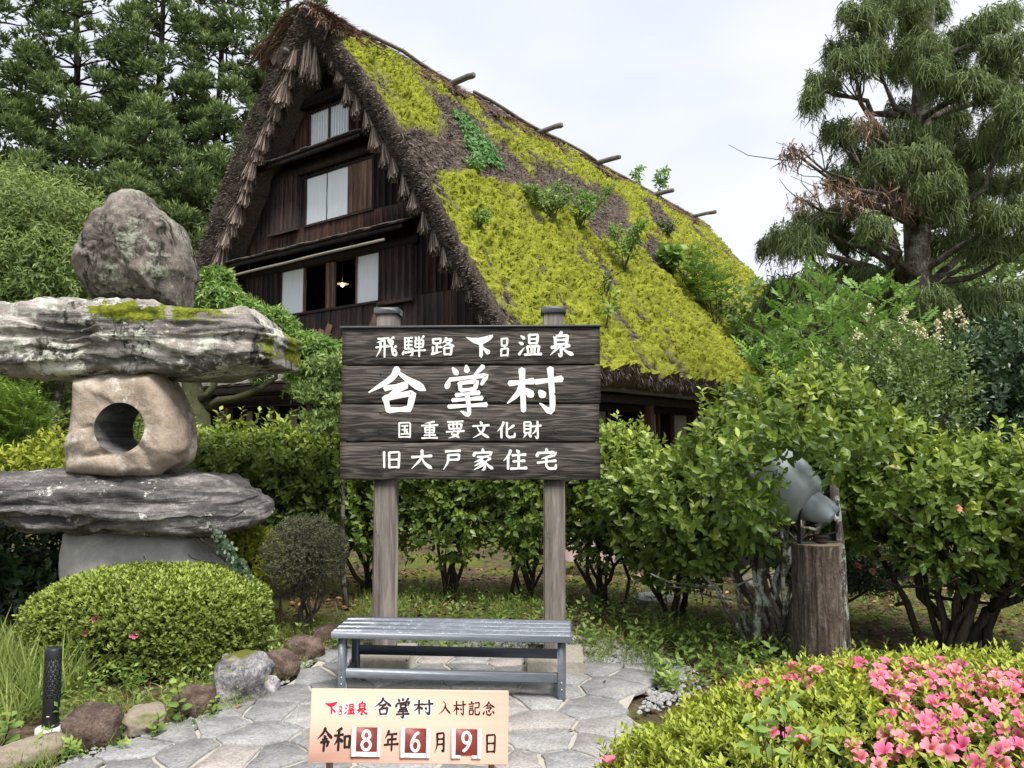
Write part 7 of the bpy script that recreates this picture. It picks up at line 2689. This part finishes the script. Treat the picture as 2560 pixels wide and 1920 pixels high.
# ivy patch on the thatch
def build_roof_ivy():
    mb = MB()
    n = 1500
    ys, ss = RNG.uniform(2.3, 4.0, n * 3), RNG.uniform(2.7, 5.3, n * 3)
    cy = 3.75 - (ss - 2.8) * .38
    w = fbm(np.c_[ys * 2, ss * 2, ys * 0], 3)
    ok = np.abs(ys - cy) < .52 + w * .8
    P = h2w(roof_surf(ys[ok], ss[ok]))[:n]
    nn = H_AX * .83 + np.array([0, 0, .55])
    B = roof_pt(3.2, 4.0)
    m = len(P)
    put_leaves(mb, P - B + nn * (.03 + .1 * RNG.random(m))[:, None], unit(H_AX * .5 - np.array([0, 0, .8]) + RNG.normal(0, .5, (m, 3))), nn + RNG.normal(0, .35, (m, 3)), .11, ROUND)
    o = mb.build('ivy_patch', ML_IVY)
    o.location = tuple(B)
    tag(o, 'patch of green ivy leaves on the bare thatch near the gable', 'ivy')
build_roof_ivy()

def sapling(label, y, s, h, n_stems, nleaf, size, mat, tmpl=LEAF2, kind='twig', seed=1, spread=.35, lean=.1, base=None, kk=4):
    hash_rng(seed)
    random.seed(seed)
    B = roof_pt(y, s) if base is None else np.array(base)
    t = thing('roof_sapling', label, 'sapling', tuple(B - np.array([0, 0, .05])), 0, 'saplings growing on the thatched roof')
    sm, mb = MB(), MB()
    for q in range(n_stems):
        tip = np.array([random.uniform(-1, 1) * spread * h + lean * h * .4, random.uniform(-1, 1) * spread * h * .7 - lean * h * .3, h * random.uniform(.75, 1.0)])
        P = bend((0, 0, 0), tip, 6, .06)
        tube(sm, P, np.linspace(.02, .006, 6), 4, cap=False, lichen=0.0)
        n = nleaf
        f = .35 + .65 * RNG.random(n)
        ff = f * 5
        a = np.clip(ff.astype(int), 0, 4)
        pos = P[a] + (P[a + 1] - P[a]) * (ff - a)[:, None]
        ph = RNG.random(n) * 6.28
        dirs = np.c_[np.cos(ph), np.sin(ph), .25 + .5 * f]
        if kind == 'pin':
            pinnate(mb, pos, dirs, .55 * (.7 + .5 * RNG.random(n)), 8, size, NARROW, np.clip(RNG.normal(.35, .2, n), 0, 1))
        else:
            pos = pos + unit(dirs) * (RNG.random(n) * .28 * h * (1.15 - f))[:, None]
            shoots(mb, pos, dirs, .14, kk, size, tmpl, 1.0, np.clip(RNG.normal(.5, .25, n), 0, 1), droop=.2)
    sm.build('stems', M_TRUNK, t)
    mb.build('foliage', mat, t)
sapling('light green leafy sapling above the bare brown patch edge on the roof', 7.1, 7.9, 1.5, 3, 60, .12, ML_LANCE, seed=511)
sapling('reddish tipped shrubby sapling left of the large bare patch on the roof', 4.3, 6.9, 1.1, 6, 55, .11, ML_MAPLE, seed=512, spread=.8)
sapling('low leafy sapling at the lower edge of the large bare roof patch', 5.9, 6.6, 1.1, 5, 50, .11, ML_LANCE, seed=513, spread=.8)
sapling('heart leafed plant on the mossy roof left of the sumac', 11.0, 7.1, 1.0, 3, 26, .30, ML_LANCE, ROUND, seed=514, spread=.5, kk=2)
sapling('large dark green sumac with feathery leaves on the mossy roof', 12.0, 9.0, 2.5, 6, 26, .17, ML_PIN, kind='pin', seed=515, spread=.42)
sapling('feathery pale sumac shoot above the larger sumac on the roof', 11.6, 7.4, 1.7, 2, 13, .16, ML_LANCE, kind='pin', seed=516, spread=.3)
sapling('thin sapling with an umbrella of leaves just right of the sign top', 3.75, 10.4, 1.0, 1, 12, .17, ML_LANCE, LEAF2, seed=517, spread=.12, kk=4)
sapling('small dark fern tuft on the moss above the sign', 4.9, 9.2, .7, 3, 12, .08, ML_CAMD, seed=518, spread=.3)
sapling('dark green fern clump on the upper mossy slope', 13.4, 4.8, .6, 6, 20, .09, ML_CAMD, seed=519, spread=.7)
sapling('bright sapling standing on the ridge against the sky', 18.4, .7, 1.5, 2, 24, .20, ML_LANCE, seed=520, spread=.15)
sapling('short leafy sprout on the ridge left of the bright sapling', 16.3, .7, .9, 2, 18, .16, ML_LANCE, seed=521, spread=.2)
sapling('little green tuft near the edge of the bare verge', 1.9, 6.1, .35, 4, 18, .09, ML_IVY, seed=522, spread=.7)
sapling('short green weed on the moss near the gable verge', .8, 8.0, .45, 3, 20, .09, ML_WEED, seed=523, spread=.5)

# ------------------------------------------------------------------ ground cover
def in_path(P, grow=0.0):
    return inside(PATH, P)

def build_gravel():
    hash_rng(601)
    spots = []
    n = 15000
    back = [tuple(gnd(*p)[:2]) for p in ((800, 1640), (860, 1630), (1100, 1636), (1330, 1655), (1520, 1663), (1610, 1680), (1640, 1640), (1500, 1600), (1330, 1580), (1050, 1575), (880, 1588), (760, 1620))]
    left = [tuple(gnd(*p)[:2]) for p in ((800, 1640), (745, 1688), (640, 1755), (540, 1806), (400, 1858), (235, 1919), (150, 1919), (380, 1835), (520, 1790), (610, 1745), (715, 1680), (780, 1632))]
    right = [tuple(gnd(*p)[:2]) for p in ((1600, 1680), (1625, 1730), (1600, 1780), (1720, 1740), (1740, 1690), (1660, 1640))]
    for poly, m in ((back, 5500), (left, 3300), (right, 1100)):
        A = np.array(poly)
        P = A.min(0) + RNG.random((m * 3, 2)) * (A.max(0) - A.min(0))
        P = P[inside(poly, P)][:m]
        P = P + RNG.normal(0, .05, P.shape)
        spots.append(P[~in_path(P)] if poly is not back else P)
    P = np.concatenate(spots)
    base = np.array([[1, 0, 0], [-1, 0, 0], [0, 1, 0], [0, -1, 0], [0, 0, 1], [.6, .6, .6], [-.6, .6, .6], [-.6, -.6, .6], [.6, -.6, .6]], float)
    T0 = np.array([[4, 5, 6], [4, 6, 7], [4, 7, 8], [4, 8, 5], [0, 2, 5], [2, 1, 6], [1, 3, 7], [3, 0, 8], [5, 2, 6], [6, 1, 7], [7, 3, 8], [8, 0, 5]])
    N = len(P)
    sc = .007 + .012 * RNG.random(N) ** 1.6
    a = RNG.random(N) * 6.28
    sx, sy, sz = sc * (1 + .5 * RNG.random(N)), sc, sc * (.5 + .5 * RNG.random(N))
    V = base[None] * np.stack([sx, sy, sz], 1)[:, None, :] * (1 + (RNG.random((N, 9, 1)) - .5) * .4)
    ca, sa = np.cos(a)[:, None], np.sin(a)[:, None]
    X = V[..., 0] * ca - V[..., 1] * sa + P[:, :1]
    Y = V[..., 0] * sa + V[..., 1] * ca + P[:, 1:]
    Z = V[..., 2] - .003 + RNG.random((N, 1)) * .012
    mb = MB()
    mb.add(np.stack([X, Y, Z], -1).reshape(-1, 3), (T0[None] + (np.arange(N) * 9)[:, None, None]).reshape(-1, 3))
    o = mb.build('gravel', M_GRAVEL, kind='stuff')
    tag(o, 'pale gravel strips round the sign footings and path edge', 'gravel')
build_gravel()

ROCKXY = [(o.location.x, o.location.y) for o in COL.objects if o.name.startswith('edging_rock')]

def scatter(n, region, dens=None, avoid=True):
    (x0, x1), (y0, y1) = region
    P = np.c_[RNG.uniform(x0, x1, n), RNG.uniform(y0, y1, n)]
    if avoid:
        P = P[~in_path(P)]
        for x in (-.605, .592):
            c = np.array([sg_c[0] + x, sg_c[1] + .08])
            P = P[(np.abs(P - c) > .23).any(1)]
    if dens is not None:
        P = P[RNG.random(len(P)) < dens(P)]
    return P

BLADE = (np.array([[0, -.014, 0], [0, .014, 0], [.5, .013, .03], [.5, -.013, .03], [1, 0, -.12]]), np.array([[0, 1, 2], [0, 2, 3], [3, 2, 4]]))
def build_grass():
    hash_rng(611)
    mb = MB()
    def tuft(P, k, h, lean, yg, jit=.03):
        n = len(P)
        for j in range(k):
            p = np.c_[P + RNG.normal(0, jit, (n, 2)), np.full(n, -.01)]
            d = unit(np.c_[RNG.normal(0, lean, (n, 2)), np.ones(n)])
            put_leaves(mb, p, d, unit(np.c_[RNG.normal(0, 1, (n, 2)), np.full(n, .3)]), h * (.5 + .8 * RNG.random(n)), BLADE, None, np.clip(RNG.normal(yg, .25, n), 0, 1))
    # long grass at far left
    P = scatter(420, ((-3.9, -2.75), (4.3, 5.6)), lambda P: np.clip(1.1 - (P[:, 0] + 3.9) * .8, 0, 1))
    tuft(P, 11, .34, .45, .5)
    P = scatter(200, ((-3.4, -2.2), (3.6, 4.6)), lambda P: (np.hypot(P[:, 0] - bp[0], P[:, 1] - bp[1] + .2) > .28) * 1.0)
    tuft(P, 12, .13, .6, .5)
    # around the mound, rocks and under the hedge
    P = scatter(900, ((-2.6, -.9), (4.3, 6.8)), lambda P: np.clip(.6 + 1.5 * fbm(np.c_[P * 2, P[:, :1] * 0], 3), 0, 1))
    tuft(P, 12, .12, .6, .55)
    P = scatter(1300, ((-1.6, 1.6), (5.3, 8.2)), lambda P: np.clip(.35 + 2.2 * fbm(np.c_[P * 1.3, P[:, :1] * 0 + 5], 3), 0, 1))
    tuft(P, 10, .13, .6, .35)
    P = scatter(160, ((-.9, 1.0), (5.2, 6.0)))
    tuft(P, 9, .16, .45, .3, .02)
    P = scatter(3800, ((1.0, 5.8), (5.2, 10.5)), lambda P: np.clip(.4 + 2.0 * fbm(np.c_[P * 1.1, P[:, :1] * 0 + 8], 3), 0, 1))
    tuft(P, 5, .06, .7, .7)
    P = scatter(1500, ((-7, 1), (7.5, 14)))
    tuft(P, 4, .1, .6, .4, .06)
    # little weeds in the rock line
    P = np.concatenate([np.array([[x, y]]) + RNG.normal(0, .13, (16, 2)) for x, y in ROCKXY])
    P = P[~in_path(P)]
    tuft(P, 10, .09, .7, .7, .02)
    o = mb.build('grass', ML_GRASS, kind='stuff')
    tag(o, 'loose green grass tufts round the rocks, sign and hedge', 'grass')
build_grass()

def build_weeds():
    hash_rng(621)
    mb = MB()
    def weeds(P, h, size, k, yg, tmpl=LEAF2):
        n = len(P)
        pos = np.c_[P, np.full(n, .01)]
        d = unit(np.c_[RNG.normal(0, .35, (n, 2)), np.ones(n)])
        shoots(mb, pos, d, h * (.5 + .9 * RNG.random(n)), k, size, tmpl, 1.15, np.clip(RNG.normal(yg, .25, n), 0, 1), droop=.15)
    weeds(scatter(260, ((-2.7, -.9), (4.4, 6.4))), .12, .04, 8, .55)
    weeds(scatter(150, ((-3.6, -2.3), (3.9, 5.2)), lambda P: (np.hypot(P[:, 0] - bp[0], P[:, 1] - bp[1] + .2) > .28) * 1.0), .1, .04, 8, .5)
    weeds(scatter(420, ((-1.3, 1.6), (5.7, 8.2))), .12, .05, 8, .35)
    weeds(scatter(260, ((.9, 2.2), (4.9, 6.6))), .13, .055, 8, .45)
    weeds(scatter(300, ((1.6, 5), (5.3, 8))), .08, .045, 7, .5)
    P = np.concatenate([np.array([[x, y]]) + RNG.normal(0, .14, (9, 2)) for x, y in ROCKXY])
    weeds(P[~in_path(P)], .09, .04, 8, .7)
    o = mb.build('weeds', ML_WEED, kind='stuff')
    tag(o, 'small leafy weeds covering the ground round the hedge and rocks', 'weeds')
build_weeds()

def build_litter():
    hash_rng(631)
    mb = MB()
    P = np.concatenate([scatter(5200, ((-2.2, 5.0), (5.6, 9.5))), scatter(500, ((1.0, 1.9), (4.2, 5.6))), scatter(500, ((-3, -1), (4.5, 7)))])
    n = len(P)
    put_leaves(mb, np.c_[P, .004 + .02 * RNG.random(n)], np.c_[RNG.normal(0, 1, (n, 2)), RNG.normal(0, .25, n)], np.c_[RNG.normal(0, .4, (n, 2)), np.ones(n)], .04 + .03 * RNG.random(n), LEAF2, RNG.random(n) ** 1.5)
    # a few on the paving
    P = np.c_[RNG.uniform(-1.2, 1.2, 16), RNG.uniform(3.2, 5.3, 16)]
    n = len(P)
    put_leaves(mb, np.c_[P, np.full(n, .042)], np.c_[RNG.normal(0, 1, (n, 2)), RNG.normal(0, .15, n)], np.tile([0, 0, 1.0], (n, 1)), .04, LEAF2, RNG.random(n))
    o = mb.build('leaf_litter', ML_LITTER, kind='stuff')
    tag(o, 'fallen brown leaves scattered under the hedge and over the paving', 'leaf litter')
build_litter()

# ------------------------------------------------------------------ single plants in front of the mound
M_WPETAL = plain('white_bract', (.8, .8, .74), .7, .2, var=.05, bump=0)
def broad_plant(label, u, v, h, nl, size, seed, white=0, mat=None, z=0.0, tmpl=ROUND, name='leafy_plant', Y=None):
    hash_rng(seed)
    random.seed(seed)
    p = gnd(u, v) if Y is None else np.array([*at(u, v, Y)[:2], 0])
    t = thing(name, label, 'plant', (p[0], p[1], 0), 0, 'single weeds and flowers near the path')
    sm, mb = MB(), MB()
    tip = np.array([random.uniform(-.05, .05), -.03, h])
    P = bend((0, 0, -.01), tip, 6, .05)
    tube(sm, P, np.linspace(.004, .002, 6), 4, lichen=0.0)
    f = (np.arange(nl) + .5) / nl
    ff = f * 5
    a = np.clip(ff.astype(int), 0, 4)
    pos = P[a] + (P[a + 1] - P[a]) * (ff - a)[:, None]
    ph = np.arange(nl) * 2.4
    ax = np.c_[np.cos(ph), np.sin(ph) - .25, np.full(nl, .25)]
    put_leaves(mb, pos, ax, np.c_[-np.cos(ph) * .3, -np.sin(ph) * .3 - .4, np.ones(nl)], size * (1.15 - .5 * f), tmpl, None, np.clip(f, 0, 1) * .7)
    sm.build('stem', M_TRUNK, t)
    mb.build('foliage', mat or ML_WEED, t)
    for q in range(white):
        wb = MB()
        ph = np.arange(4) / 4 * 6.28 + .4
        put_leaves(wb, np.tile([0, 0, 0.0], (4, 1)), np.c_[np.cos(ph), np.full(4, -.3), np.sin(ph)], np.tile([0, -1.0, .2], (4, 1)), .017, ROUND)
        tube(wb, [(0, 0, 0), (0, -.012, .008)], [.004, .002], 5)
        o = wb.build('flower', M_WPETAL, t)
        o.location = tuple(P[-1] + np.array([random.uniform(-.04, .04), -.02, random.uniform(-.03, .02)]))
for q, a in enumerate([
        ('white flowered heart leafed plant climbing the middle of the azalea mound', 420, 1670, .38, 9, .075, 3), ('white flowered plant at the right side of the azalea mound', 505, 1672, .30, 8, .07, 2),
        ('white flowered plant behind the bollard light', 100, 1660, .22, 8, .075, 3), ('big leafed hosta-like plant below the azalea mound', 265, 1680, .12, 7, .10, 0),
        ('jagged leafed weed below the middle of the azalea mound', 330, 1705, .12, 9, .085, 0), ('tall pale weed standing in front of the brown edging rocks', 458, 1812, .25, 10, .07, 0),
        ('light green weed between pale rock and brown rock', 395, 1845, .14, 9, .06, 0), ('leafy weed at the left corner behind the flat tan rock', 15, 1850, .16, 8, .08, 0),
        ('low weed at the foot of the round brown rock', 175, 1895, .1, 10, .05, 0), ('weed beside the craggy grey rock', 545, 1790, .12, 9, .05, 0),
        ('weed in the gravel right of the bench', 1480, 1600, .18, 9, .06, 0), ('leafy weed at the right path edge by the azalea', 1710, 1650, .16, 9, .06, 0)]):
    broad_plant(a[0], a[1], a[2], a[3], a[4], a[5], 640 + q, a[6])
# twining weed on the pink azalea
def vine_on_azalea():
    hash_rng(661)
    pts = [(1870, 1880), (1905, 1820), (1890, 1800), (1930, 1860), (1985, 1850), (2060, 1830), (1950, 1740), (1960, 1755)]
    c = at(1930, 1900, 2.35)
    t = thing('twining_weed', 'broad leafed twining weed growing through the pink azalea', 'plant', (c[0], c[1], .2))
    B = np.array([c[0], c[1], .2])
    mb, sm = MB(), MB()
    for u, v in pts:
        p = at(u, v, 2.42)
        tube(sm, bend(B - np.array([0, -.1, .1]), p, 5, .06) - B, .0016, 4, lichen=0.0)
        n = 4
        ph = np.arange(n) * 1.7 + u
        put_leaves(mb, np.tile(p - B, (n, 1)) + RNG.normal(0, .015, (n, 3)), np.c_[np.cos(ph), np.full(n, -.3), np.sin(ph) * .5], np.c_[np.zeros(n), np.full(n, -.6), np.ones(n)], .055, LEAF4, None, .55)
    sm.build('stem', M_TRUNK, t)
    mb.build('foliage', ML_WEED, t)
vine_on_azalea()
